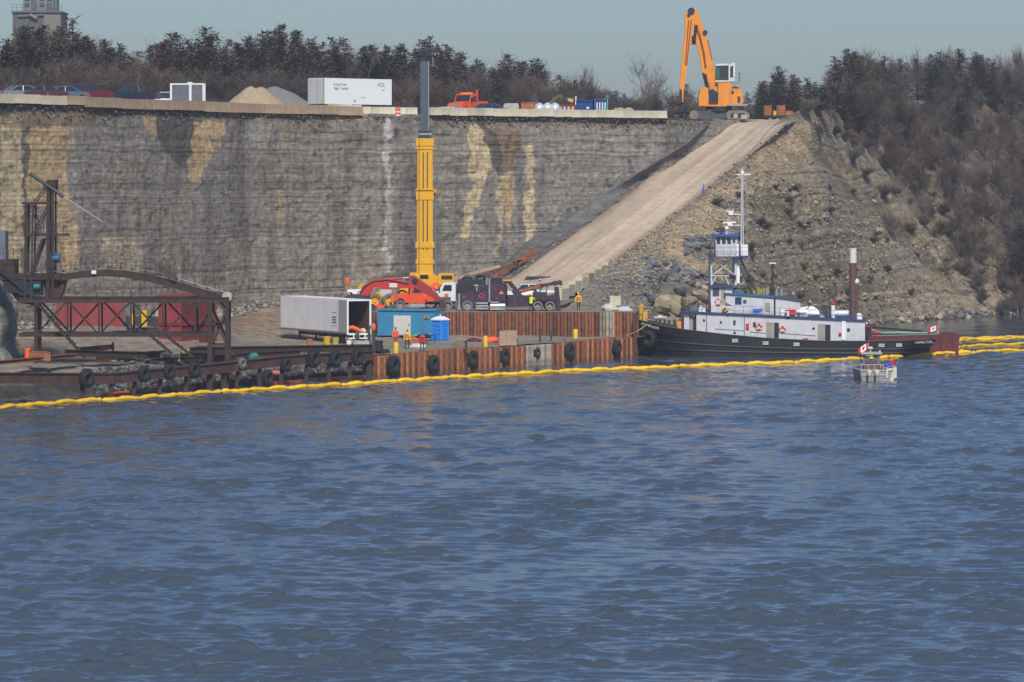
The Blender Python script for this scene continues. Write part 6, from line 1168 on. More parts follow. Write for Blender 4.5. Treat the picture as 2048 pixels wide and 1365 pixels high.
part('lamp_pole', steel_dk, tug, lambda b: (b.cyl((tx(1549), 3, tz(596)), (tx(1549), 3, tz(529)), .1, n=8), b.box((tx(1549), 3, tz(540)), (.3, .3, .8)), b.box((tx(1549), 3, tz(575)), (.35, .3, .5)))); part('flood_lamp', white_c, tug, lambda b: b.bx(tx(1542), tx(1556), 2.8, 3.4, tz(529), tz(527)))
part('deck_machinery', M('olive_yellow', (.35, .30, .07), .7, var=.3), tug, lambda b: (b.bx(tx(1490), tx(1545), 4.2, 5.5, tz(590), tz(583)), [b.cyl((tx(x), 4.2, tz(592)), (tx(x), 4.2, tz(577+i % 2*3)), .14, n=8) for i, x in enumerate((1496, 1510, 1522, 1533, 1541))]))
part('vent_cowl', M('grey_rail', (0, 0, 0)), tug, lambda b: [b.cyl((tx(x), 3.8, tz(600)), (tx(x), 3.8, tz(580)), .13, n=8) for x in (1538, 1558, 1568)]+[b.ball((tx(1590), 2.6, tz(590)), .22, 8, 6)], True)
# aft gear
part('capstan', white_c, tug, lambda b: (b.bx(tx(1684.5), tx(1692), y0-.1, y0+.4, tz(681), tz(640)), b.cyl((tx(1668), 1.2, tz(640)), (tx(1668), 1.2, tz(612)), .2, n=10), b.cyl((tx(1672), 2, tz(628)), (tx(1700), 2, tz(628)), .3, n=12), b.bx(tx(1716), tx(1726), y0+.4, y0+1, tz(668), tz(630)), b.cyl((tx(1720), 1.5, tz(642)), (tx(1720), 1.5, tz(628)), .2, n=10)))
part('winch', steel_dk, tug, lambda b: (b.bx(tx(1648), tx(1658), 1, 2, tz(643), tz(612)), b.bx(tx(1654), tx(1668), 1, 1.8, tz(645), tz(636)), b.cyl((tx(1712), 1.0, tz(668)), (tx(1712), 3.6, tz(668)), .55, n=14), b.cyl((tx(1724), 1.0, tz(676)), (tx(1724), 3.6, tz(676)), .45, n=14), b.torus((tx(1610), 2, tz(612)), (0, 1, 0), .55, .05, 16, 5)))
part('red_beacon', M('fire_red', (0, 0, 0)), tug, lambda b: (b.ball((tx(1668.5), 1.2, tz(608.5)), .2, 8, 6), b.ball((tx(1681), y0-.1, tz(669)), .16, 8, 6), b.ball((tx(1754), .8, tz(667)), .26, 8, 6)), True)
part('davit', steel_dk, tug, lambda b: (b.cyl((tx(1664), 2.4, tz(640)), (tx(1662), 2.4, tz(598)), .07, n=6), b.bar((tx(1662), 2.4, tz(600)), (tx(1675), 2.4, tz(592)), .06), b.bar((tx(1632), 1.4, tz(632)), (tx(1650), 1.4, tz(618)), .08)))
# foredeck gear
part('anchor_windlass', M('windlass_yellow', (.50, .30, .03), .7, var=.4, scale=4), tug, lambda b: (b.cyl((tx(1284), 3.2, tz(652)), (tx(1284), 3.2, tz(610)), .22, n=10), b.bx(tx(1280), tx(1290), 3, 3.6, tz(618), tz(613)), b.bx(tx(1287), tx(1297), 2.6, 3.6, tz(645), tz(626)), b.bar((tx(1284), 3, tz(630)), (tx(1299), 2.7, tz(622)), .15)))
part('hatch', M('grey_hatch', (.55, .55, .53), .6), tug, lambda b: (b.bx(tx(1310), tx(1335), 2.4, 3.6, tz(638), tz(635.5)), b.bx(tx(1318), tx(1326), 2.6, 3.2, tz(636), tz(633)))); part('deck_gear', steel_dk, tug, lambda b: [b.bx(tx(x), tx(x+5), 2+(x % 3)*.3, 3.2, tz(662), tz(641+(x % 4))) for x in (1302, 1311, 1320, 1329, 1338, 1349, 1360)])
part('bow_crate', orange, tug, lambda b: b.bx(tx(1356), tx(1364), 1.6, 2.3, tz(664), tz(644)))
# freeing ports, names, bow fender tyres
for px, py in ((1470, 681.5), (1531, 686.5), (1593, 689), (1763, 691), (1798, 690.5)): part('freeing_port', M('port_grey', (.42, .42, .44), .6), tug, lambda b: [b.bx(tx(px-6), tx(px+6), ny(px)-.10, ny(px)+.02, tz(py+3.4-q*3.6), tz(py+.4-q*3.6)) for q in (0, 1)])
lett = M('letter_grey', (.5, .5, .5), .6, var=.1)
def hull_text(s, px, py, size, tilt, rz_, off):
    return text('name_lettering', s, size, lett, tug, (tx(px), ny(px)-off, tz(py)), (R(90), tilt, rz_), .02)
hull_text('EVANS', 1292.5, 651, .38, .18, -.62, .35); hull_text('McKEIL', 1309, 655.5, .36, .2, -.32, .25); hull_text('HAMILTON', 1848, 685.5, .36, -.03, .28, .16)
for i, (px, py, r_) in enumerate([(1296, 678, .85), (1277, 690, .8), (1283, 670, .6)]):
    o = tyre(px, py, ZT, R(-38) if px > 1290 else R(-60), r_, '', None); COL.objects.unlink(o); nm = o.name
    me = o.data; bpy.data.objects.remove(o); q = bpy.data.objects.new('bow_fender', me); link(q, tug); q.location = (tx(px)+.1, ny(px)+(.25 if px > 1290 else .4)-.7, tz(py)); q.rotation_euler = (0, 0, R(-35) if px > 1290 else R(-65)); q.scale = [r_/.62]*3
for n_ in [o for o in bpy.data.objects if o.name.startswith('hanging_rope')][-3:]: bpy.data.objects.remove(n_)
for x, y, z in ((1268, BW/2-.3, 688), (1268, BW/2+1.2, 688)):
    q = bpy.data.objects.new('bow_fender', tyre_base.data); link(q, tug); q.location = (tx(x)-.3, y, tz(z)); q.rotation_euler = (0, 0, R(90)); q.scale = [1.2]*3
# mooring line
b = MB(); A = W(1291, 652, 400.6); B = W(1253, 671, 397.0); b.tube([A-A, (B-A)*.5+Vector((0, 0, -.15)), B-A], .06, 6); o = b.build('mooring_line', M('rope_tan', (.35, .27, .12), .8)); o.location = A; tag(o, 'tan mooring line running from the tug bow to the sheet pile wall', 'rope')
# spud piles behind the tug
for px, ytop, r_, mt, lab in ((1706, 497, .36, 'a', 'tall brown steel pile with a white painted top behind the tug stern'), (1712.5, 561, .20, 'b', 'thin brown pile with a round white cap beside the tall pile')):
    Zp = 410; sp = F/Zp; t = empty('steel_pile', (X_(px, Zp), Zp, -.5), 0, lab, 'pile'); zt = HC-(ytop-HY)/sp+.5
    part('shaft', M('pile_brown', (.125, .062, .052), .7, var=.15, streak=.3), t, lambda b: b.cyl((0, 0, 0), (0, 0, zt-(1.5 if mt == 'a' else 0)), r_, n=14), True)
    part('white_top', M('weathered_white', (.66, .64, .6), .7, var=.1, scale=4), t, lambda b: (b.cyl((0, 0, zt-1.5), (0, 0, zt), r_+.012, n=14) if mt == 'a' else b.ball((0, 0, zt-.15), .33, 10, 8)), True)
# ------------------------------------------------------------ barge
Zb = 407.5; sb = F/Zb; bx_ = lambda px: (px-1830)/sb; bz = lambda py: HC-(py-HY)/sb
t = empty('barge', (X_(1830, Zb), Zb, 0), 0, 'maroon steel deck barge lying behind the tug stern', 'barge'); barge_m = M('barge_maroon', (.12, .018, .022), .6, var=.2, scale=.7, streak=.3, streak_col=(.07, .02, .02))
part('hull', barge_m, t, lambda b: b.prism([(bx_(1735), -.5), (bx_(1735), bz(673)), (bx_(1878), bz(669.5)), (bx_(1918), bz(669)), (bx_(1917), -.5)], 0, 6.0))
part('hull_rib', M('barge_dark', (.07, .012, .016), .6), t, lambda b: [b.bx(bx_(x), bx_(x+2.2), -.05, -.002, .1, bz(674)) for x in (1880, 1904)]); part('deck_coaming', M('coaming_grey', (.3, .27, .24), .6), t, lambda b: b.prism([(bx_(1745), bz(673)), (bx_(1878), bz(669)), (bx_(1878), bz(668)), (bx_(1745), bz(671.5))], 0, .15))
part('crane_jib', black, t, lambda b: (b.bar((bx_(1733), 2.5, bz(656)), (bx_(1850), 2.2, bz(665)), .3, .22), b.bar((bx_(1850), 2.2, bz(665)), (bx_(1880), 2.0, bz(669)), .12)))
part('deck_net', M('mint_green', (.15, .42, .30), .7, var=.2), t, lambda b: (b.bar((bx_(1738), 1.2, bz(658)), (bx_(1765), 1.2, bz(666)), .12), b.tube([(bx_(1765), 1, bz(667)), (bx_(1800), 1, bz(666.5)), (bx_(1830), 1, bz(667)), (bx_(1880), 1, bz(667))], [.1, .14, .1, .12], 6)))
# ------------------------------------------------------------ flags
fl_red = M('flag_red', (.62, .015, .03), .7, var=0); fl_w = M('flag_white', (.8, .8, .8), .7, var=0)
LEAF = [(0, -.5), (.03, -.18), (.28, -.22), (.22, -.1), (.48, .12), (.38, .16), (.42, .34), (.26, .28), (.22, .36), (.08, .18), (.14, .5), (.06, .44), (0, .56), (-.06, .44), (-.14, .5), (-.08, .18), (-.22, .36), (-.26, .28), (-.42, .34), (-.38, .16), (-.48, .12), (-.22, -.1), (-.28, -.22), (-.03, -.18)]
def flag(base, tip, w_, h_, sgn, label, droop):
    t = empty('flag', base, 0, label, 'flag'); base = Vector(base); tip = Vector(tip)-base
    part('flag_pole', M('pole_pale', (.5, .5, .48), .5), t, lambda b: b.cyl((0, 0, 0), tip, .03, n=6))
    def pt(u, v): return Vector((tip.x+sgn*u*w_*.92, tip.y-.06*math.sin(u*7), tip.z-.03-(1-v)*h_-droop*u**1.2*w_+.04*math.sin(u*6)))
    def cloth(b, u0, u1, off=0):
        n = 6
        for k in range(n):
            a = u0+(u1-u0)*k/n; c = u0+(u1-u0)*(k+1)/n; q = Vector((0, -off, 0)); r_ = Vector((0, .015, 0)); vs = [pt(a, 0)+q, pt(c, 0)+q, pt(c, 1)+q, pt(a, 1)+q]; b.add(vs+[v+r_ for v in vs], [(0, 1, 2, 3), (7, 6, 5, 4), (0, 4, 5, 1), (3, 2, 6, 7)])
    for u0, u1, m_ in ((0, .25, fl_red), (.25, .75, fl_w), (.75, 1, fl_red)): part('flag_stripe', m_, t, lambda b: cloth(b, u0, u1))
    part('maple_leaf', fl_red, t, lambda b: (b.add([pt(.5+x*.5*h_/w_*.9, .5+y*.75)+Vector((0, -.03, 0)) for x, y in LEAF], [tuple(range(24))[::-1]])))
flag(W(1875, 668, 408.2), W(1877, 651, 408.2), 1.15, .5, -1, 'red and white national flag flying over the maroon barge', .18)
# crew near the tug stern
person(Vector((X_(1733, 402), 402, tz(683)+.0)), R(180), 'crew member in dark jacket and white helmet on the stern deck of the tug', M('dark_jacket', (.07, .02, .03), .8), None, white_c, H=1.75); person(W(1739, 674, 403.5), R(160), 'crew member in maroon jacket standing on the tug stern above the winch', M('maroon_jacket', (.2, .02, .03), .8), None, M('pale_helmet', (.6, .5, .4), .5), H=1.6)
# ------------------------------------------------------------ small aluminium boat
p = Vector((X_(1757, 353.5), 353.5, -.12)); t = empty('workboat', p, R(4), 'small grey aluminium workboat with twin outboards and a flag in front of the tug', 'boat'); sq = F/353.5; x_ = lambda px: (px-1757)/sq; z_ = lambda py: (765.5-py)/sq
alu = M('aluminium', (.33, .33, .32), .5, .5, var=.2, scale=3); cream = M('cream_cowl', (.58, .56, .47), .4, var=.1)
part('hull', alu, t, lambda b: (b.add([(x_(1720), 0, z_(742)), (x_(1784), 0, z_(742)), (x_(1780), 0, z_(768)), (x_(1724), 0, z_(768)), (x_(1719), 4.5, z_(740)), (x_(1785), 4.5, z_(740)), (x_(1779), 4.2, z_(768)), (x_(1725), 4.2, z_(768)), (x_(1750), 7, z_(736)), (x_(1754), 7, z_(736)), (x_(1753), 6.4, z_(766)), (x_(1751), 6.4, z_(766))], [(0, 1, 2, 3), (1, 5, 6, 2), (4, 0, 3, 7), (5, 9, 10, 6), (8, 4, 7, 11), (9, 8, 11, 10), (0, 4, 5, 1), (4, 8, 9, 5)])))
part('gunwale', M('pale_alu', (.55, .55, .53), .4, .4), t, lambda b: (b.bx(x_(1718), x_(1786), -.08, .02, z_(742.5), z_(740.5)), b.bx(x_(1722), x_(1776), -.06, 0, z_(752), z_(750)), b.bx(x_(1718), x_(1721), -.08, 4.5, z_(742.5), z_(740.5)), b.bx(x_(1783), x_(1786), -.08, 4.5, z_(742.5), z_(740.5))))
part('side_panel', cream, t, lambda b: (b.bx(x_(1776), x_(1788), .05, 1.6, z_(763), z_(738)), b.bx(x_(1789), x_(1796), .6, 2.2, z_(758), z_(736)), b.bx(x_(1772), x_(1776), -.1, .1, z_(757), z_(738))))
part('stern_rail', M('pale_alu', (0, 0, 0)), t, lambda b: (b.bar((x_(1722), .1, z_(730)), (x_(1768), .1, z_(730)), .06), [b.bar((x_(x), .1, z_(742)), (x_(x), .1, z_(730)), .05) for x in (1723, 1737, 1750, 1767)], b.bar((x_(1768), .1, z_(737)), (x_(1794), .8, z_(733)), .05)))
for x in (1737, 1752.5):
    o = part('outboard_motor', cream, t, lambda b: (b.prism([(-.28, z_(742)), (.0, z_(741)), (.0, z_(753)), (-.28, z_(752))], -.2, .2, ax='y'),), True); bpy.data.objects.remove(o); KIDS[t.name].pop()
    o = part('outboard_motor', cream, t, lambda b: b.tube([(x_(x), -.45, z_(741)), (x_(x), -.48, z_(743.5)), (x_(x), -.48, z_(750)), (x_(x), -.42, z_(753))], [.12, .23, .22, .15], 12), True)
    part('motor_leg', M('leg_grey', (.30, .30, .27), .5), o, lambda b: (b.prism([(x_(x)-.09, z_(753)), (x_(x)+.09, z_(753)), (x_(x)+.06, z_(766)), (x_(x)-.06, z_(766))], -.55, -.3), b.box((x_(x), -.4, z_(762)), (.3, .35, .04))))
cgm = M('console_grey', (.16, .18, .20), .5); cb2 = part('console_frame', cgm, t, lambda b: b.bx(x_(1735), x_(1766), 2.3, 2.4, z_(733), z_(715))); [part('canopy_post', cgm, t, lambda b: b.bar((x_(a), y, z_(732)), (x_(c), y, z_(712)), .08)) for a, c in ((1735, 1733), (1766, 1768)) for y in (2.2, 3.6)]; part('roof', M('roof_grey', (.36, .38, .38), .5), cb2, lambda b: b.bx(x_(1729), x_(1772), 1.9, 3.9, z_(711.5), z_(708)))
part('console', M('console_brown', (.12, .07, .06), .6), t, lambda b: (b.bx(x_(1738), x_(1763), 2.2, 2.29, z_(729), z_(722)), b.bx(x_(1734), x_(1768), 2.0, 2.6, z_(745), z_(732)))); part('yellow_bag', M('lime_yellow', (.6, .6, .03), .6, var=0), t, lambda b: b.ball((x_(1750.5), 2.15, z_(719)), (.22, .1, .13), 8, 6), True)
part('radar_dome', cream, t, lambda b: (b.ball((x_(1751), 2.8, z_(700)), (.26, .26, .15), 10, 6), b.cyl((x_(1751), 2.8, z_(708)), (x_(1751), 2.8, z_(702)), .07)), True); part('siren', cream, t, lambda b: b.cyl((x_(1769), 2.5, z_(708)), (x_(1769), 2.5, z_(704)), .08), True); part('aerial', steel_dk, t, lambda b: (b.bar((x_(1764), 2.6, z_(708)), (x_(1765), 2.6, z_(697)), .05),))
part('cushion', M('coral', (.6, .22, .13), .7), t, lambda b: b.bx(x_(1765), x_(1772), 1.2, 1.6, z_(740), z_(732)))
flag(p+Vector((x_(1742), 2.9, z_(708))), p+Vector((x_(1743), 2.9, z_(689))), 1.0, .6, -1, 'red and white national flag on the small workboat', .45)
o = MB().ball((0, 0, 0), (.5, .25, .3), 8, 6).build('blue_bag', M('bag_blue', (.02, .07, .35), .7), smooth=True); o.location = p+Vector((x_(1776), .9, z_(733))); tag(o, 'blue bag on the workboat rail left of the person in red', 'bag')
person(p+Vector((x_(1787), 1.6, .55)), R(15), 'person in red jacket standing in the stern of the small workboat', red_cl, M('khaki_trousers', (.3, .28, .22), .8), None, H=1.62)
# ------------------------------------------------------------ things on top of the cliff
GH = TH-.02
cars = [(38, 386, 'sedan', (.22, .24, .25), 'silver grey car parked at the far left end of the row on the cliff top', 205), (78, 387, 'sedan', (.10, .04, .045), 'dark maroon car parked second from the left on the cliff top', 208), (122, 389.5, 'sedan', (.12, .16, .22), 'blue grey car parked between the maroon car and the maroon sport utility', 205), (170, 393, 'suv', (.15, .02, .03), 'maroon sport utility parked on the cliff top behind the cream blocks', 200)]
for px, Z, kd, c, lab, rz in cars: car('parked_car', (X_(px, Z), Z, GH+.4), R(rz+4), M('car_paint_%s' % lab.split()[0]+lab.split()[1], c, .3, .2, var=.03), lab, kd, 'cars parked on the cliff top')
car('pickup', (X_(258, 404), 404, GH+.45), R(-8), M('navy_paint', (.02, .028, .05), .3, .2, var=.03), 'dark navy pickup parked on the cliff top left of the frame trailer', 'pickup', cat='pickup')
car('pickup', (X_(333, 416), 416, GH+.1), R(10), white_c, 'white pickup just peeking over the tan barrier on the cliff top', 'suv', cat='pickup')
car('parked_car', (X_(982, 458), 458, GH), R(35), M('slate_paint', (.10, .13, .18), .3, .2, var=.03), 'slate blue car parked beside the red highway truck on the cliff top', 'sedan'); car('parked_car', (X_(892, 460), 460, GH-.35), R(8), white_c, 'white car behind the pale blocks right of the crane boom', 'sedan')
t = empty('frame_trailer', (X_(341, 414), 414, GH), 0, 'white framed trailer with grey panels on the cliff top behind the tan barrier', 'trailer'); s_ = F/414; zf = lambda y: HC-(y-HY)/s_-GH; xf = lambda x: (x-341)/s_
part('frame', white, t, lambda b: [b.bx(xf(a), xf(c), y, y+.1, zf(d), zf(e)) for y in (0, 2.0) for a, c, d, e in ((340, 344, 202, 167), (378, 383, 202, 167), (405, 408, 202, 167), (344, 378, 170, 167), (383, 405, 170, 167))]); [part('panel', M('smoky_panel', (.13, .14, .16), .3, var=.15), t, lambda b: b.bx(xf(a), xf(c), y, y+.03, zf(202), zf(170))) for a, c, y in ((344, 378, .04), (383, 405, .04), (344, 405, 1.95))]
part('deck', steel_dk, t, lambda b: b.bx(xf(338), xf(408), .11, 1.9, zf(206), zf(203))); part('roof_vent', white, t, lambda b: b.bx(xf(374), xf(384), .5, 1, zf(167), zf(164.5)))
for x in (355, 395): wheel(t, xf(x), -.05, .38, .38, .25, tyre_m=rubber)
# barriers
def barrier(px0, px1, Z0, Z1, h0, hh, mat, label, group, name='concrete_block'):
    a = Vector((X_(px0, Z0), Z0, h0)); c = Vector((X_(px1, Z1), Z1, h0)); d = c-a; L_ = d.length; t_ = .35
    b = MB(); b.prism([(-t_, 0), (-t_*.85, hh*.5), (-t_*.75, hh), (t_*.75, hh), (t_*.85, hh*.5), (t_, 0)], .015, L_-.015, ax='x'); o = b.build(name, mat); o.location = a; o.rotation_euler = (0, 0, math.atan2(d.y, d.x)+random.uniform(-.02, .02)); o.location.z += random.uniform(-.04, .04); return tag(o, label, 'concrete barrier', group)
random.seed(31)
cream_b = M('cream_concrete', (.56, .50, .36), .9, var=.1, scale=2, rand=.12, streak=.2, streak_col=(.4, .3, .2))
xs = [-38, 20, 77, 128, 168]
for i in range(4): barrier(xs[i], xs[i+1], cliffZ(xs[i])+.8, cliffZ(xs[i+1])+.8, 24.95, .86, cream_b if i < 3 else conc_tan, '%s long cream barrier from the left at the cliff edge before the cars' % ordw(i), 'long cream barriers before the parked cars')
xs = [164, 236, 303, 340, 404, 470, 528, 606, 672, 722]
for i in range(9): barrier(xs[i], xs[i+1], cliffZ(xs[i])+.8, cliffZ(xs[i+1])+.8, 24.78, (.98 if i != 4 else 1.04), conc_tan, '%s long tan barrier from the left along the middle cliff edge' % ordw(i), 'long tan barriers along the middle cliff edge')
xs = [655, 680, 704, 722, 741, 755, 769, 790, 812, 834]
for i in range(9): z_ = 24.95+(.25 if i < 3 else 0)-.0*i; barrier(xs[i], xs[i+1], 443+i*.35, 443+(i+1)*.35, z_, .85, conc if i % 3 else cream_b, '%s pale block from the left below the big white trailer' % ordw(i), 'pale blocks below the white trailer')
n = 27
for i in range(n):
    a = 862+i*(1331-862)/n; c = a+(1331-862)/n; barrier(a, c, cliffZ(a)+.7+random.uniform(-.12, .12), cliffZ(c)+.7, 24.93, .86 if i != 13 else .98, conc if random.random() < .6 else cream_b, '%s pale concrete block from the left, right of the crane boom' % ordw(i), 'pale concrete blocks right of the crane boom')
# big white trailer
t = empty('box_trailer', (X_(648, 446), 446, GH), R(44), 'big clean white box trailer standing on the cliff top with lettering on its side', 'trailer'); wt = M('trailer_bright', (.80, .81, .82), .45, var=.03)
part('side_panel', wt, t, lambda b: b.bx(0, 10.2, 0, .05, 1.2, 4.1)); part('side_panel', wt, t, lambda b: b.bx(0, 10.2, 2.55, 2.6, 1.2, 4.1)); part('roof', wt, t, lambda b: b.bx(0, 10.2, .05, 2.55, 4.04, 4.1)); part('end_wall', wt, t, lambda b: b.bx(10.14, 10.2, .05, 2.55, 1.2, 4.04)); part('floor', steel_dk, t, lambda b: b.bx(.0, 10.2, .05, 2.55, 1.1, 1.2))
for y in (.08, 1.32): d_ = part('rear_door', M('door_grey_white', (.52, .53, .55), .5, var=.05), t, lambda b: b.bx(-.05, .0, y, y+1.2, 1.22, 4.04)); part('lock_bar', M('lock_grey', (.3, .3, .3), .5), d_, lambda b: b.cyl((-.09, y+.9, 1.3), (-.09, y+.9, 4.0), .025, n=5))
part('open_door', M('door_grey_white', (0, 0, 0)), t, lambda b: b.bx(-.02, .9, 2.66, 2.7, 1.22, 4.04)); part('corner_post', M('lock_grey', (0, 0, 0)), t, lambda b: b.bx(-.04, .04, -.03, .06, 1.15, 4.08)); part('reflector', M('lime_reflector', (.5, .55, .05), .5), t, lambda b: b.bx(-.07, -.05, .15, .45, 1.5, 1.9))
tl = M('faint_letter', (.12, .13, .14), .6, var=0); sp_ = t
text('side_lettering', 'Increasing Travails', .42, tl, sp_, (2.35, -.012, 3.42), squash=.62); text('side_lettering', 'Rigging    Equipment', .42, tl, sp_, (2.55, -.012, 2.98), squash=.62)
text('side_lettering', 'NCIL', .62, tl, sp_, (8.6, -.012, 3.45), squash=.8); text('side_lettering', 'Ltd', .34, tl, sp_, (8.9, -.012, 2.85), squash=.9); part('side_mark', tl, t, lambda b: (b.bx(4.5, 4.68, -.015, -.005, 1.45, 1.75), b.bx(5.6, 6.2, -.015, -.005, 1.95, 2.0)))
for x in (8.0, 9.2): wheel(t, x, .0, .5, .5, .3, tyre_m=rubber); wheel(t, x, 2.3, .5, .5, .3, tyre_m=rubber)
part('landing_leg', black, t, lambda b: b.bx(1.2, 1.4, .3, .5, 0, 1.1))
# piles of sand and gravel
def pile(name, px, Z, peaks, rad, mat, label):
    n = 70; u = np.linspace(-1, 1, n); XX, YY = np.meshgrid(u*rad, u*rad*.8); H = np.full(XX.shape, -.3)
    for (dx, hh, slope) in peaks: r = np.hypot(XX-dx, YY); H = np.maximum(H, hh-np.sqrt(r**2+.25)*slope+.05)
    H = H+.12*fbm(XX/.8, YY/.8, 4, 130)*(H > 0); H = np.maximum(H, -.3); o = grid_mesh(name, np.stack([XX, YY, H], -1), mat); o.location = (X_(px, Z), Z, GH); return tag(o, label, 'pile')
sand = M('sand', (.37, .28, .175), .95, var=.1, scale=1.5, var2=.1, scale2=6, bump=.03); gravp = M('pile_gravel', (.19, .185, .18), .95, var=.2, scale=4, bump=.04)
pile('sand_pile', 514, 440, [(-.7, 3.35, .85), (.35, 3.3, .85), (-2.2, 2.0, .7)], 5.2, sand, 'tan sand pile with two humps on the cliff top'); pile('gravel_pile', 548, 449, [(0, 3.5, .66), (1.0, 3.15, .60)], 6.0, gravp, 'grey gravel pile behind the tan sand pile')
b = MB(); b.lathe([(0, 0), (.3, 0), (.27, .35), (.29, .36), (.25, .7), (.27, .71), (.22, 1.0), (0, 1.02)]); t = empty('traffic_drum', (X_(796, 438.5), 438.5, 24.7), 0, 'orange striped traffic drum at the cliff edge right of the white trailer', 'traffic drum')
o = b.build('drum_body', M('drum_orange', (.75, .12, .04), .5, var=0), t, True); part('white_band', white_c, o, lambda b: b.lathe([(.285, .4), (.275, .52)])); part('white_band', white_c, o, lambda b: b.lathe([(.295, .16), (.305, .05)]))
# red highway truck and the rest of the yard
t = truck('highway_truck', 957, 482, 0, R(58), tr_or, 'bright red highway truck facing the cliff edge with chrome grille', back=lambda t: (part('deck_load', tr_or, t, lambda b: (b.bx(.3, 2.6, .3, 2.1, .9, 1.9), b.bar((.6, .6, 1.9), (.6, .6, 3.1), .2))), part('beacon', amber, t, lambda b: b.bx(-.9, -.6, .4, 2.0, 2.66, 2.8)))); t.location.z = GH+.1; t.scale = (1, 1, 1.12)
Zy = 478; sy = F/Zy; yx = lambda px: (px-1100)/sy; yz = lambda y: HC-(y-HY)/sy-GH
def yard(name, label, cat, fn, mat, smooth=False, Z=Zy, px=1100):
    b = MB(); fn(b); o = b.build(name, mat, smooth=smooth); o.location = (X_(1100, Z), Z, GH); return tag(o, label, cat)
yard('dumpster', 'pale grey dumpster with a sloping lid behind the pale blocks', 'dumpster', lambda b: (b.prism([(yx(1006), 0), (yx(1007), yz(211)), (yx(1010), yz(207)), (yx(1036), yz(207)), (yx(1038), yz(212)), (yx(1038), 0)], 0, 2)), M('dumpster_grey', (.40, .38, .34), .6, var=.15))
yard('scrap_bin', 'rusty orange scrap bin right of the grey dumpster', 'scrap bin', lambda b: (b.prism([(yx(1044), 0), (yx(1042), yz(206)), (yx(1076), yz(205)), (yx(1074), 0)], 0, 2.2), b.bx(yx(1041), yx(1077), -.05, 2.25, yz(206.5), yz(205.2))), rust_hot)
for i, (px, r, zz) in enumerate([(1079, .62, 0), (1095, .68, .1), (1110, .64, 0)]): o = MB().ball((0, 0, .75), (r, r, .85), 12, 8, jit=.04).build('bulk_bag', M('bulk_bag_white', (.55, .57, .62), .4, .2, var=.2), smooth=True); o.location = (X_(px, 470), 470, GH+.2); tag(o, ['left', 'middle', 'right'][i]+' silvery white bulk bag of the three behind the pale blocks', 'bulk bag', 'silvery bulk bags behind the pale blocks')
t = empty('container', (X_(1116, 480), 480, GH), 0, 'dark red open container with white panels left of the blue containers', 'shipping container'); part('body', maroon, t, lambda b: b.bx(0, 2.2, 0, 2.2, .1, 1.75)); part('panel', M('pale_pink', (.5, .4, .4), .6), t, lambda b: [b.bx(.15+k*.5, .42+k*.5, -.02, -.002, 1.0, 1.5) for k in range(4)])
blue_d = M('container_navy', (.02, .065, .24), .5, var=.1); c = container('container', 1152, 0, 0, 482, blue_d, 'navy blue shipping container behind the pale blocks', 2.9, R(-12), GH-.25, h=2.55); c2 = container('container', 1189, 0, 0, 480, M('container_blue2', (.03, .10, .30), .5, var=.1), 'narrow blue container with white bars and a green edge right of the navy one', 1.55, R(4), GH-.3, h=2.7)
part('white_bar', white_c, c2, lambda b: [b.bx(.25+k*.32, .36+k*.32, -.03, -.012, .7, 2.3) for k in range(4)]); part('green_edge', M('edge_green', (.08, .42, .20), .6), c2, lambda b: b.bx(1.5, 1.62, -.06, .12, 0, 2.7)); part('letter_patch', white_c, c, lambda b: b.bx(1.3, 1.6, -.03, -.01, 1.5, 1.75))
t = empty('scrap_loader', (X_(1105, 492), 492, GH), 0, 'small dark loader with a yellow bucket and raised olive boom behind the bins', 'loader'); s_ = F/492; f = lambda px, py: ((px-1105)/s_, HC-(py-HY)/s_-GH)
part('cab', M('loader_dark', (.03, .045, .045), .5), t, lambda b: b.prism([f(*p) for p in [(1061, 215), (1062, 196), (1066, 183), (1072, 185), (1076, 200), (1078, 215)]], 0, 1.4)); part('boom', M('olive_paint', (.10, .095, .03), .6, var=.2), t, lambda b: (b.bar((f(1100, 0)[0], .7, f(0, 206)[1]), (f(1120, 0)[0], .7, f(0, 190)[1]), .35), b.bar((f(1120, 0)[0], .7, f(0, 190)[1]), (f(1128, 0)[0], .7, f(0, 200)[1]), .3)))
part('bucket', M('bucket_navy', (.03, .05, .12), .5), t, lambda b: b.prism([f(*p) for p in [(1126, 195), (1150, 195), (1148, 203), (1133, 204)]], .2, 1.6)); part('bucket_side', yellow, t, lambda b: b.prism([f(*p) for p in [(1135, 197), (1147, 199), (1145, 206), (1136, 202)]], .05, .19)); part('strut', white, t, lambda b: b.bar((f(1151, 0)[0], .5, f(0, 222)[1]), (f(1152, 0)[0], .5, f(0, 193)[1]), .14))
for i, px in enumerate((1238, 1256)): o = MB().ball((0, 0, .5), (.8, .5, .42), 9, 6, jit=.15).build('sandbag_heap', sand, smooth=True); o.location = (X_(px, 474), 474, GH+.35); tag(o, ['left', 'right'][i]+' low tan sandbag heap peeking over the pale blocks', 'sandbags')
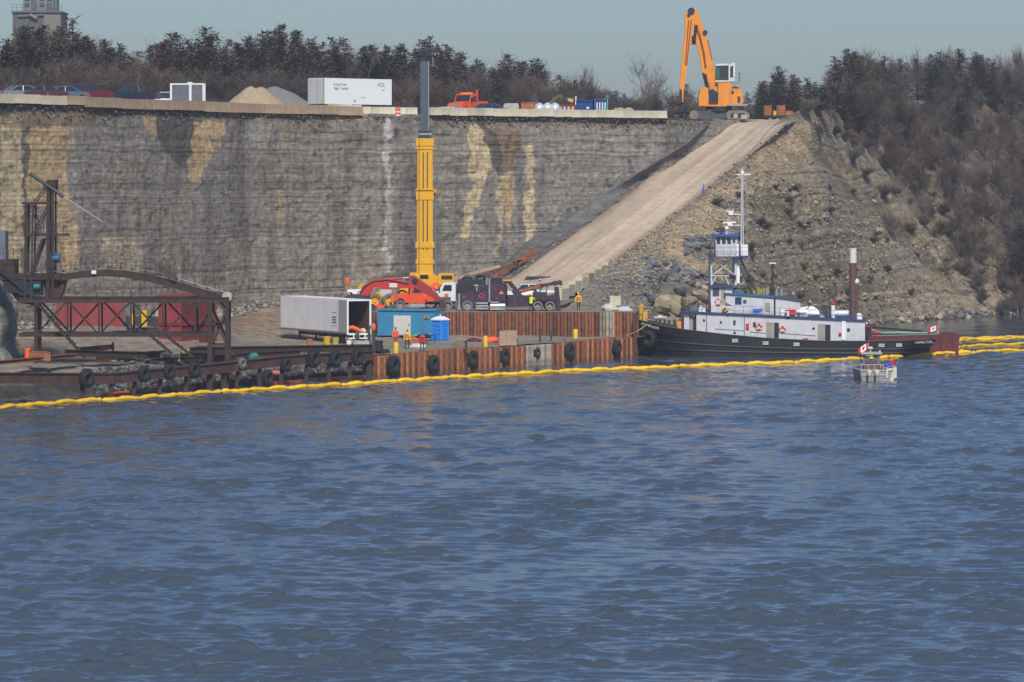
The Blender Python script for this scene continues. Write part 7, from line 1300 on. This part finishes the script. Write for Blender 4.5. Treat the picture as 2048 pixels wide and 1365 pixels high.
# ------------------------------------------------------------ orange material handler
Zh = 489.; sh = F/Zh; t = empty('material_handler', (X_(1443, Zh), Zh, 25.02), 0, 'tall orange material handler with grapple at the top of the haul road', 'material handler'); f = lambda px, py: ((px-1443)/sh, HC-(py-HY)/sh-25.02)
def hp(b, pts, y0, y1): b.prism([f(*p) for p in pts], y0, y1)
part('boom', orange, t, lambda b: hp(b, [(1388, 22), (1393, 19), (1397, 27), (1404, 45), (1411, 62), (1418, 90), (1424, 115), (1431, 143), (1435, 170), (1436, 186), (1429, 187), (1421, 177), (1413, 152), (1404.5, 141), (1402, 124), (1395, 92), (1388, 80), (1389, 60)], .9, 1.6))
part('stick', orange, t, lambda b: hp(b, [(1370, 30), (1373, 24), (1390, 19), (1393, 30), (1387, 55), (1380, 100), (1370, 165), (1367.5, 190), (1366.5, 205), (1363, 205), (1359, 182), (1361, 160), (1366, 105), (1371, 55)], .75, 1.75))
dkc = M('handler_dark', (.035, .035, .045), .5, .3, var=.2)
part('boom_cylinder', dkc, t, lambda b: (b.cyl((f(1411, 0)[0], .7, f(0, 148)[1]), (f(1419, 0)[0], .7, f(0, 190)[1]), .16), b.cyl((f(1406, 0)[0], .7, f(0, 146)[1]), (f(1413, 0)[0], .7, f(0, 176)[1]), .1), b.cyl((f(1389, 0)[0], .6, f(0, 82)[1]), (f(1393, 0)[0], .6, f(0, 50)[1]), .18)))
part('boom_hose', M('handler_brown', (.22, .07, .02), .6), t, lambda b: (b.tube([(f(1393, 0)[0], .85, f(0, 50)[1]), (f(1401, 0)[0], .84, f(0, 75)[1]), (f(1408, 0)[0], .84, f(0, 105)[1]), (f(1412, 0)[0], .84, f(0, 135)[1])], .13, 6), b.tube([(f(1416, 0)[0], .86, f(0, 80)[1]), (f(1425, 0)[0], .86, f(0, 120)[1])], .05, 5)))
part('boom_joint', dkc, t, lambda b: b.cyl((f(1383, 0)[0], .6, f(0, 22)[1]), (f(1383, 0)[0], 1.9, f(0, 22)[1]), .42, n=12)); part('pivot_pin', dkc, t, lambda b: b.cyl((f(1378, 0)[0], .6, f(0, 30)[1]), (f(1378, 0)[0], 1.9, f(0, 30)[1]), .2)); part('valve_block', dkc, t, lambda b: b.box((f(1388.5, 0)[0], 1.2, f(0, 80)[1]), (.5, .9, 1.1)))
part('pivot_pin', dkc, t, lambda b: b.cyl((f(1411, 0)[0], .7, f(0, 65)[1]), (f(1411, 0)[0], 1.8, f(0, 65)[1]), .3)); part('stick_link', dkc, t, lambda b: b.prism([f(1360, 178), f(1364, 180), f(1365, 204), f(1362, 205), f(1359, 192)], .6, .74))
part('stick_cylinder', M('handler_brown', (0, 0, 0)), t, lambda b: (b.cyl((f(1378, 0)[0], .68, f(0, 40)[1]), (f(1371, 0)[0], .68, f(0, 130)[1]), .06), b.cyl((f(1383, 0)[0], .68, f(0, 40)[1]), (f(1374, 0)[0], .68, f(0, 130)[1]), .06)))
hs = part('house', orange, t, lambda b: (hp(b, [(1417, 213), (1417, 200), (1437, 200), (1437, 165), (1463, 165), (1463, 213)], .4, 3.2), hp(b, [(1463.1, 212), (1463.1, 176), (1470, 172), (1480, 175), (1486, 188), (1487, 205), (1485, 212)], 1.0, 4.2), hp(b, [(1398, 212), (1397.5, 195), (1401, 180), (1408, 174), (1416.9, 176), (1416.9, 213)], .2, 3.6)))
part('boom_foot', dkc, hs, lambda b: hp(b, [(1417.5, 206), (1418, 182), (1425, 178), (1436.5, 186), (1436.5, 206)], .15, .39)); part('access_panel', dkc, hs, lambda b: (b.cyl((f(1465.5, 0)[0]+.02, .98, f(0, 184.5)[1]), (f(1465.5, 0)[0]+.02, .9, f(0, 184.5)[1]), .19, n=10), b.bx(f(1476, 0)[0], f(1481, 0)[0], .93, .99, f(0, 205)[1], f(0, 193)[1])))
part('ladder', M('handler_grey', (.3, .28, .25), .5), hs, lambda b: [b.bar((f(x, 0)[0], .35, f(0, 211)[1]), (f(x, 0)[0], .35, f(0, 178)[1]), .06) for x in (1459, 1462)])
cbh = part('cab', M('cab_white', (.62, .62, .6), .5), t, lambda b: (hp(b, [(1457.5, 163), (1457.5, 130), (1464, 126), (1470.5, 126), (1470.5, 163)], .3, 2.2), hp(b, [(1431, 164), (1431, 161), (1457.4, 161), (1457.4, 164)], .3, 2.2), hp(b, [(1431, 132), (1432, 128), (1457.4, 127.5), (1457.4, 131)], .3, 2.2)))
part('window', glass, cbh, lambda b: (hp(b, [(1432, 160.8), (1432, 132), (1457.4, 131.2), (1457.4, 160.8)], .35, 2.1), hp(b, [(1460.5, 155), (1460.5, 134), (1466.5, 131), (1466.5, 155)], .27, .3))); part('green_glass', M('green_tint', (.03, .14, .11), .1, var=0), cbh, lambda b: hp(b, [(1434, 158), (1434, 136), (1439, 136), (1439, 158)], .33, .35))
part('railing', M('handler_grey', (0, 0, 0)), t, lambda b: (rail(b, [(f(1464, 0)[0], .3, f(0, 164)[1]), (f(1480, 0)[0], .3, f(0, 164)[1]), (f(1480, 0)[0], 2.2, f(0, 164)[1])], 1.1, 3, .025), b.bx(f(1462, 0)[0], f(1480, 0)[0], .25, 2.3, f(0, 166)[1], f(0, 164)[1]), b.bx(f(1455, 0)[0], f(1495, 0)[0], -.2, .5, f(0, 212)[1], f(0, 208.5)[1])))
part('slew_ring', dkc, t, lambda b: b.cyl((f(1440, 0)[0], 2, f(0, 222)[1]), (f(1440, 0)[0], 2, f(0, 213)[1]), 1.6, n=18)); part('undercarriage', M('under_slate', (.07, .08, .10), .6, .2, var=.2), t, lambda b: hp(b, [(1396, 238), (1396, 224), (1425, 218), (1455, 218), (1470, 224), (1470, 238)], .8, 3.4))
tk = M('track_tan', (.20, .17, .14), .8, var=.25)
for (x0, x1), yy in (((1452, 1499), -.3), ((1379, 1397), .4), ((1420, 1480), 3.6)):
    o = part('track', tk, t, lambda b: hp(b, [(x0, 234), (x0+1, 226), (x0+6, 221.5), (x1-10 if x1-x0 > 30 else x1-4, 221.5), (x1, 228), (x1, 234), (x1-4, 239), (x0+4, 239)], yy, yy+.7))
    if x1-x0 > 30: part('track_shadow_gap', dkc, o, lambda b: hp(b, [(x0+8, 236), (x0+10, 227), (x1-12, 227), (x1-8, 236)], yy-.02, yy-.002)); part('track_roller', M('roller_cream', (.42, .38, .3), .7), o, lambda b: (b.bx(f(x0+15, 0)[0], f(x0+23, 0)[0], yy-.06, yy-.03, f(0, 237)[1], f(0, 228)[1]), b.bx(f(x0+30, 0)[0], f(x0+42, 0)[0], yy-.06, yy-.03, f(0, 238)[1], f(0, 230)[1])))
gr = part('grapple', dkc, t, lambda b: (b.bar((f(1364.5, 0)[0], 1.2, f(0, 203)[1]), (f(1365, 0)[0], 1.2, f(0, 222)[1]), .3), b.cyl((f(1365, 0)[0], 1.2, f(0, 224)[1]), (f(1365, 0)[0], 1.2, f(0, 216)[1]), .42, n=10)))
for a_ in range(5):
    q = 2*math.pi*a_/5+.3; c_, s2 = math.cos(q), math.sin(q); cx0 = f(1365, 0)[0]
    part('tine', dkc, gr, lambda b: b.tube([(cx0+.2*c_, 1.2+.2*s2, f(0, 223)[1]), (cx0+1.05*c_, 1.2+1.05*s2, f(0, 226)[1]), (cx0+.95*c_, 1.2+.95*s2, f(0, 233)[1]), (cx0+.3*c_, 1.2+.3*s2, f(0, 238)[1])], [.16, .2, .17, .05], 6))
# rusty boxes right of it
Zq = 506; t = empty('flat_trailer', (X_(1556, Zq), Zq, 25.05), 0, 'low flat trailer loaded with rusty scrap boxes behind the top of the haul road', 'trailer'); sq2 = F/Zq; f = lambda px, py: ((px-1556)/sq2, HC-(py-HY)/sq2-25.05)
part('bed', dkc, t, lambda b: b.bx(f(1529, 0)[0], f(1588, 0)[0], 0, 2.4, f(0, 235)[1], f(0, 231)[1]))
for x in (-1, 0, 1.2): wheel(t, x, 0, .32, .32, .22, tyre_m=rubber)
for i, (x0, x1, ya, yb, m_, lab) in enumerate([(1529, 1544, 211, 230.8, 'r', 'left rusty orange scrap box on the low flat trailer'), (1554, 1571, 211, 230.8, 'r', 'right taller rusty orange scrap box on the low flat trailer'), (1547, 1553, 222, 230.8, 'y', 'small yellow box between the two rusty scrap boxes'), (1572, 1586, 222, 230.8, 'r', 'low rusty box at the right end of the flat trailer')]):
    b = MB(); b.bx(f(x0, 0)[0], f(x1, 0)[0], .3, 2.0, f(0, yb)[1], f(0, ya)[1]); [b.bx(f(x0, 0)[0]-.02, f(x1, 0)[0]+.02, .27, 2.03, f(0, ya+k*6+1.5)[1], f(0, ya+k*6)[1]) for k in range(int((yb-ya)/6))]; o = b.build('scrap_box', rust_hot if m_ == 'r' else yellow); o.location = t.location; tag(o, lab, 'scrap box')
# ------------------------------------------------------------ concrete plant tower behind the trees
Zk = 640; sk = F/Zk; t = empty('plant_tower', (X_(74, Zk), Zk, 24), 0, 'grey concrete plant tower with pipework rising behind the trees at upper left', 'tower'); f = lambda px, py: ((px-74)/sk, HC-(py-HY)/sk-24)
part('silo_block', M('tower_grey', (.14, .14, .14), .9, var=.15, scale=.4, streak=.4, streak_col=(.13, .13, .13)), t, lambda b: (b.bx(f(25, 0)[0], f(122, 0)[0], 0, 9, 0, f(0, 26)[1])))
tc_ = M('tower_concrete', (.19, .18, .165), .9, var=.1); part('pale_bay', tc_, t, lambda b: (b.bx(f(88, 0)[0], f(121, 0)[0], -.1, -.01, f(0, 90)[1], f(0, 27)[1]),)); part('dark_bay', M('tower_dark', (.10, .105, .11), .8, var=.3), t, lambda b: (b.bx(f(28, 0)[0], f(84, 0)[0], -.12, -.01, f(0, 66)[1], f(0, 27)[1])))
part('upper_house', M('tower_steel', (.16, .19, .22), .7, var=.2), t, lambda b: b.bx(f(44, 0)[0], f(107, 0)[0], 1, 8, f(0, 26)[1], f(0, -14)[1])); part('roof_slab', M('tower_roof', (.12, .12, .12), .8), t, lambda b: b.bx(f(23, 0)[0], f(124, 0)[0], -.4, 9.4, f(0, 26)[1], f(0, 22.5)[1]))
part('window_band', M('tower_window', (.05, .07, .09), .3), t, lambda b: [b.bx(f(x, 0)[0], f(x+9, 0)[0], .9, .99, f(0, y+7)[1], f(0, y)[1]) for x in (48, 62, 78, 93) for y in (-6, 6)])
part('pipework', M('tower_pipe', (.15, .155, .165), .6, .2), t, lambda b: ([b.cyl((f(x, 0)[0], .7, f(0, 24)[1]), (f(x, 0)[0], .7, f(0, y)[1]), .35, n=8) for x, y in ((66, -6), (98, 4), (110, 0))], b.cyl((f(60, 0)[0], -.5, f(0, 30)[1]), (f(75, 0)[0], -.5, f(0, 38)[1]), .3, n=8), b.bar((f(36, 0)[0], -.4, f(0, 33)[1]), (f(88, 0)[0], -.4, f(0, 30)[1]), .25))); part('railing', M('tower_pipe', (0, 0, 0)), t, lambda b: rail(b, [(f(24, 0)[0], -.3, f(0, 22.5)[1]), (f(124, 0)[0], -.3, f(0, 22.5)[1])], 1.1, 10, .04))
# ------------------------------------------------------------ trees
bark_d = M('dark_bark', (.075, .062, .052), .9, var=.3, scale=3); bark_g = M('grey_bark', (.20, .175, .155), .9, var=.3, scale=3, rand=.4)
leaf_m = [M('needles_dark', (.080, .066, .044), .85, var=.5, scale=.8, rand=.45), M('needles_brown', (.115, .080, .060), .85, var=.5, scale=.8, rand=.4), M('needles_green', (.080, .078, .034), .85, var=.5, scale=.8, rand=.3)]
twig_m = [M('twig_grey', (.115, .093, .081), .9, var=.3, scale=.8, rand=.4), M('twig_brown', (.110, .080, .066), .9, var=.3, scale=.8, rand=.4)]
def conifer_mesh(seed, H, mat):
    rnd = random.Random(seed); v = []; fcs = []; b = MB(); lean = rnd.uniform(-.4, .4)
    npz = 30; tr = lambda z: (lean*(z/H)**2, 0, z)
    tb = MB(); tb.tube([tr(H*k/6) for k in range(7)], [.17*(1-k/6.3)+.02 for k in range(7)], 6)
    Rm = H*rnd.uniform(.25, .38); lv = rnd.uniform(.06, .14)*H; ax_ = rnd.uniform(-1, 1); z = lv
    while z < H*.99:
        u = (z-lv)/(H-lv); rad = Rm*((1-u)**.62)*(.55+.45*min(1, u*5))*rnd.uniform(.6, 1.15); n = rnd.choice([3, 4, 5]) if u < .85 else 3
        for k in range(n):
            a = rnd.uniform(0, 6.283); L_ = rad*rnd.uniform(.45, 1.25)*(1.35 if rnd.random() < .12 else 1)+.12; droop = rnd.uniform(-.10, .22)-.05*u
            ca, sa = math.cos(a), math.sin(a); x0, _, _ = tr(z)
            tb.add([(x0, 0, z), (x0, 0, z+.05), (x0+ca*L_, sa*L_, z+droop*L_)], [(0, 1, 2)])
            m = int(5+L_*11)
            for q in range(m):
                t_ = rnd.random()**.6; px_, py_, pz_ = x0+ca*L_*t_, sa*L_*t_, z+droop*L_*t_; sp = .10+.22*t_*min(1, L_)
                px_ += rnd.gauss(0, sp); py_ += rnd.gauss(0, sp); pz_ += rnd.gauss(0, sp*.5)
                l = rnd.uniform(.2, .5); w_ = rnd.uniform(.06, .14); th = a+rnd.uniform(-1.1, 1.1); e = rnd.uniform(-.3, .6)
                d = (math.cos(th)*l, math.sin(th)*l, e*l); s = (-math.sin(th)*w_, math.cos(th)*w_, rnd.uniform(-.6, .6)*w_)
                b.v += [(px_-s[0], py_-s[1], pz_-s[2]), (px_+s[0], py_+s[1], pz_+s[2]), (px_+d[0], py_+d[1], pz_+d[2])]; i = len(b.v)-3; b.f.append((i, i+1, i+2)); b.m.append(0)
        z += rnd.uniform(.16, .34)*(H/9)
    return tb, b
def bare_mesh(seed, H, spread=.55, dense=1.0, multi=1):
    rnd = random.Random(seed); tb = MB(); b = MB()
    def seg(m, p, q, r0, r1):
        d = (q-p); a = d.orthogonal().normalized(); c = d.cross(a).normalized(); i = len(m.v)
        for pt_, r in ((p, r0), (q, r1)):
            for k in range(3): t_ = 2.094*k; m.v.append(tuple(pt_+a*r*math.cos(t_)+c*r*math.sin(t_)))
        m.f += [(i, i+1, i+4, i+3), (i+1, i+2, i+5, i+4), (i+2, i, i+3, i+5)]; m.m += [0]*3
    def grow(p, d, L_, r, lvl):
        m = tb if lvl == 0 else b; n = 3 if lvl < 3 else 2; pts = [p]
        for k in range(n):
            d = (d+Vector((rnd.gauss(0, .13), rnd.gauss(0, .13), rnd.gauss(.05, .09)))).normalized(); q = pts[-1]+d*L_/n
            ra = r*(1-.55*k/n); rb = r*(1-.55*(k+1)/n); seg(m, pts[-1], q, ra, rb); pts.append(q)
            if lvl < 4 and (lvl > 0 or k > 0 or n == 1):
                for _ in range(int(round(rnd.uniform(1.2, 2.6)*dense))):
                    t_ = rnd.random(); o = pts[-2].lerp(q, t_); az = rnd.uniform(0, 6.283); side = Vector((math.cos(az), math.sin(az), rnd.uniform(.1, .8))).normalized()
                    nd = (d*(1-spread)+side*spread).normalized(); grow(o, nd, L_*rnd.uniform(.45, .72), max(.011, rb*.55), lvl+1)
        if lvl < 4: grow(pts[-1], d, L_*.6, max(.011, r*.42), lvl+1)
    for k in range(multi): grow(Vector((rnd.uniform(-.2, .2)*(multi > 1), 0, 0)), Vector((rnd.gauss(0, .12+.3*(multi > 1)), rnd.gauss(0, .12+.3*(multi > 1)), 1)).normalized(), H*.5, H*.014, 0)
    return tb, b
def tree_proto(name, tb, b, bark, crown):
    r = bpy.data.objects.new(name, None); r.empty_display_size = .3; tr_ = tb.build('trunk', bark, None); cr = b.build('crown', crown, None)
    for o in (tr_, cr): COL.objects.unlink(o)
    return (name, tr_, cr)
def plant(proto, loc, sc, label, group, cat='tree', rz=None):
    name, tr_, cr = proto; name = 'low_bare_tree' if group and 'at the foot of' in group else name; e = bpy.data.objects.new(name, None); COL.objects.link(e); e.location = loc; e.rotation_euler = (0, 0, random.uniform(0, 6.28) if rz is None else rz); e.scale = (sc[0], sc[0], sc[1]); tag(e, label, cat, group)  # foot-of-belt ones are low bare trees built from the same meshes
    for s in (tr_, cr): c = s.copy(); COL.objects.link(c); c.parent = e
con = [tree_proto('conifer', *conifer_mesh(100+k, 9.5, None), bark_d, leaf_m[(0, 1, 0, 1, 0, 1, 2)[k]]) for k in range(7)]
bare = [tree_proto('bare_tree', *bare_mesh(200+k, 7.5, (.55, .5, .6, .5)[k % 4], (1.0, 1.15)[k % 2]), bark_g, twig_m[k % 2]) for k in range(5)]
shrub = [tree_proto('bare_shrub', *bare_mesh(300+k, 2.6, .6, 1.0, 3), bark_g, twig_m[k % 2]) for k in range(3)]
SKY = [(-80, 80), (0, 88), (30, 70), (55, 42), (85, 50), (115, 55), (150, 38), (185, 75), (240, 80), (290, 95), (338, 55), (370, 70), (412, 50), (440, 80), (480, 75), (520, 50), (585, 45), (620, 72), (680, 80), (720, 76), (780, 85), (830, 80), (862, 70), (900, 95), (960, 115), (1020, 110), (1070, 112), (1110, 140), (1160, 160), (1200, 165), (1250, 190), (1300, 195), (1340, 170), (1375, 175), (1400, 200), (1460, 200), (1505, 180), (1530, 136), (1562, 140), (1590, 142), (1625, 150), (1660, 150)]
random.seed(77)
def topy(px): return np.interp(px, [a for a, _ in SKY], [b_ for _, b_ in SKY])
def treeZ(px): return float(np.interp(px, [-100, 0, 400, 800, 1100, 1300, 1640], [430, 440, 475, 510, 540, 570, 560]))
nc_ = 0
for row in range(4):
    px = -100+row*11
    while px < 1652:
        step = random.uniform(24, 38) if row else random.uniform(26, 40)
        if 1300 < px < 1500 and random.random() < .35: px += step; continue
        Z = treeZ(px)+row*5+random.uniform(-3, 3); yt = topy(px)+abs(random.gauss(0, 1))*[34, 26, 20, 14][row]+random.uniform(-14, 10); H = (HY-yt)*Z/F+HC-25
        H = max(2.2, H); k = random.randrange(6); plant(con[k], (X_(px, Z), Z, 24.9), (max(.55, min(1.25, H/9.5*.75+.25)), H/9.5), 'dark scraggly conifer in the long belt of trees behind the cliff top yard', 'conifers in the belt behind the cliff top'); nc_ += 1; px += step
for i, (px, yt, Z) in enumerate([(1310, 98, 575), (1150, 124, 560), (1180, 132, 565), (1010, 100, 540), (1060, 106, 545), (940, 105, 530), (1283, 150, 570), (890, 98, 525)]):
    H = (HY-yt)*Z/F+HC-25; plant(bare[i % 5], (X_(px, Z), Z, 24.9), (H/8.2*(.75 if i else 1.0), H/8.2), ['tall lone bare tree standing against the sky left of the orange handler'][0] if i == 0 else 'grey bare tree standing out above the conifers behind the cliff top', None if i == 0 else 'bare trees above the conifer belt', 'tree')
nb_ = 0
for i in range(150):
    px = random.uniform(-80, 1500); Z = treeZ(px)-random.uniform(2, 9); H = random.uniform(3.4, 7.6); H = min(H, (HY-topy(px))*Z/F-7.5+.6); 
    if H < 1.5: H = 1.8
    plant(bare[random.randrange(5)], (X_(px, Z), Z, 24.9), (H/8.2*1.5, H/8.2), 'low leafless tree at the foot of the conifer belt on the cliff top', 'leafless trees at the foot of the conifer belt')
for i in range(75):
    px = random.uniform(-60, 1480); Z = treeZ(px)-random.uniform(8, 13); plant(shrub[random.randrange(3)], (X_(px, Z), Z, 24.9), (random.uniform(1.0, 1.6), random.uniform(.7, 1.1)), 'bare brown shrub in front of the conifer belt on the cliff top', 'shrubs before the conifer belt', 'shrub')
# hillside on the right
def hill_uv(px, py): 
    d = (HPX-px)**2+(HPY-py)**2; i, j = np.unravel_index(np.argmin(d), d.shape); return Vector(HP[i, j])
n = 0
while n < 205:
    px = random.uniform(1640, 2085); py = random.uniform(205, 640); edge = 245+(px-1640)*1.0
    if py > edge: continue
    if py > edge-55 and random.random() < .55: continue
    p = hill_uv(px, py); H = random.uniform(3.2, 6.2) if py > 260 else random.uniform(4.5, 7)
    plant(bare[random.randrange(5)], p-Vector((0, 0, .2)), (H/8.2*random.uniform(1.0, 1.4), H/8.2), 'leafless grey brown tree in the thicket covering the right hillside', 'leafless trees on the right hillside'); n += 1
for i in range(110):
    while True:
        px = random.uniform(1600, 2085); py = random.uniform(215, 645); edge = 262+(px-1640)*1.02
        if py < edge+40*random.random(): break
    plant(shrub[random.randrange(3)], hill_uv(px, py)-Vector((0, 0, .15)), (random.uniform(.8, 1.5), random.uniform(.6, 1.2)), 'leafless brown shrub low on the right hillside', 'shrubs on the right hillside', 'shrub')
for i in range(45):
    px = random.uniform(1430, 1900); py = random.uniform(380, 620); plant(shrub[random.randrange(3)], hill_uv(px, py)-Vector((0, 0, .1)), (random.uniform(.4, .8), random.uniform(.3, .6)), 'small dry bush clinging to the eroded slope behind the tug', 'dry bushes on the eroded slope', 'shrub')
RT = [(1650, 170), (1668, 112), (1690, 98), (1712, 103), (1740, 118), (1770, 112), (1800, 118), (1835, 118), (1865, 108), (1885, 102), (1915, 96), (1945, 104), (1965, 108), (1990, 125), (2015, 142), (2045, 150), (2075, 150)]
for r_ in range(2):
    for px, yt in RT:
        px += random.uniform(-8, 8)+r_*12; p = hill_uv(px, 100); Z = p.y-1+r_*7+random.uniform(0, 4); zb = p.z-.3; H = (HY-yt-r_*8)*Z/F+HC-zb
        x = X_(px, Z); k = 6 if random.random() < .55 else random.randrange(6)
        plant(con[k], (x, Z, zb), (max(.8, H/9.5*1.05), max(.35, H/9.5)), 'olive green bushy conifer on the crest of the right hillside', 'conifers on the right hill crest')
for i in range(46):
    px = random.uniform(-60, 1260); Z = treeZ(px)+random.uniform(2, 16); H = (HY-topy(px)+random.uniform(-34, 6))*Z/F+HC-25
    if H > 3: plant(bare[random.randrange(5)], (X_(px, Z), Z, 24.9), (H/8.2*.8, H/8.2), 'thin leafless tree growing among the conifers behind the cliff top', 'leafless trees among the conifers')
for i in range(26):
    px = random.uniform(1720, 2060); p = hill_uv(px, 100); Z = p.y+5; H = random.uniform(7, 9.2); plant(bare[random.randrange(5)], (X_(px, Z), Z, p.z-.3), (H/8.2*.9, H/8.2), 'tall leafless tree on the crest of the right hillside', 'leafless trees on the right hill crest')
for i, (px, py, H) in enumerate([(2046, 600, 6.5), (2030, 560, 5.5), (2062, 570, 7), (2040, 520, 5), (2070, 610, 6)]): plant(con[6], hill_uv(px, py)-Vector((0, 0, .3)), (H/9.5*1.6, H/9.5), 'dense dark green cedar near the water at the right edge', 'dark green cedars near the water at the right edge')
for i, (px, py, H) in enumerate([(1905, 560, 6.5), (1800, 500, 5), (1770, 300, 6), (1880, 340, 6)]): plant(bare[i], hill_uv(px, py), (H/8.2*1.2, H/8.2), ['large bare tree forking low on the right slope near the shore', 'bare tree leaning over the eroded rock gully', 'pale trunked bare tree high on the slope left side', 'pale bare tree standing out in the middle of the hillside thicket'][i], None)

for i in range(26):
    px = random.uniform(1690, 2070); py = random.uniform(208, 300); plant(con[random.choice([6, 6, 0, 2])], hill_uv(px, py)-Vector((0, 0, .3)), (random.uniform(.5, .85), random.uniform(.45, .75)), 'dark olive conifer among the bare trees high on the right hillside', 'conifers among the bare trees of the right hillside')
for i in range(8):
    px = random.uniform(2005, 2075); py = random.uniform(330, 600); plant(con[random.choice([6, 0])], hill_uv(px, py)-Vector((0, 0, .3)), (random.uniform(.6, .9), random.uniform(.45, .7)), 'dark evergreen at the right edge of the wooded hillside', 'dark evergreens at the right edge of the hillside')
# ------------------------------------------------------------ air
hz = bpy.data.materials.new('haze'); hz.use_nodes = True; N = hz.node_tree.nodes; N.remove(N['Principled BSDF'])
pv = N.new('ShaderNodeVolumePrincipled'); pv.inputs['Color'].default_value = (.93, .95, 1, 1); pv.inputs['Density'].default_value = .00024; pv.inputs['Anisotropy'].default_value = .2
hz.node_tree.links.new(pv.outputs[0], N['Material Output'].inputs['Volume'])
o = MB().bx(-3600, 3600, -60, 9800, -6, 60).build('haze', hz); tag(o, kind='stuff')
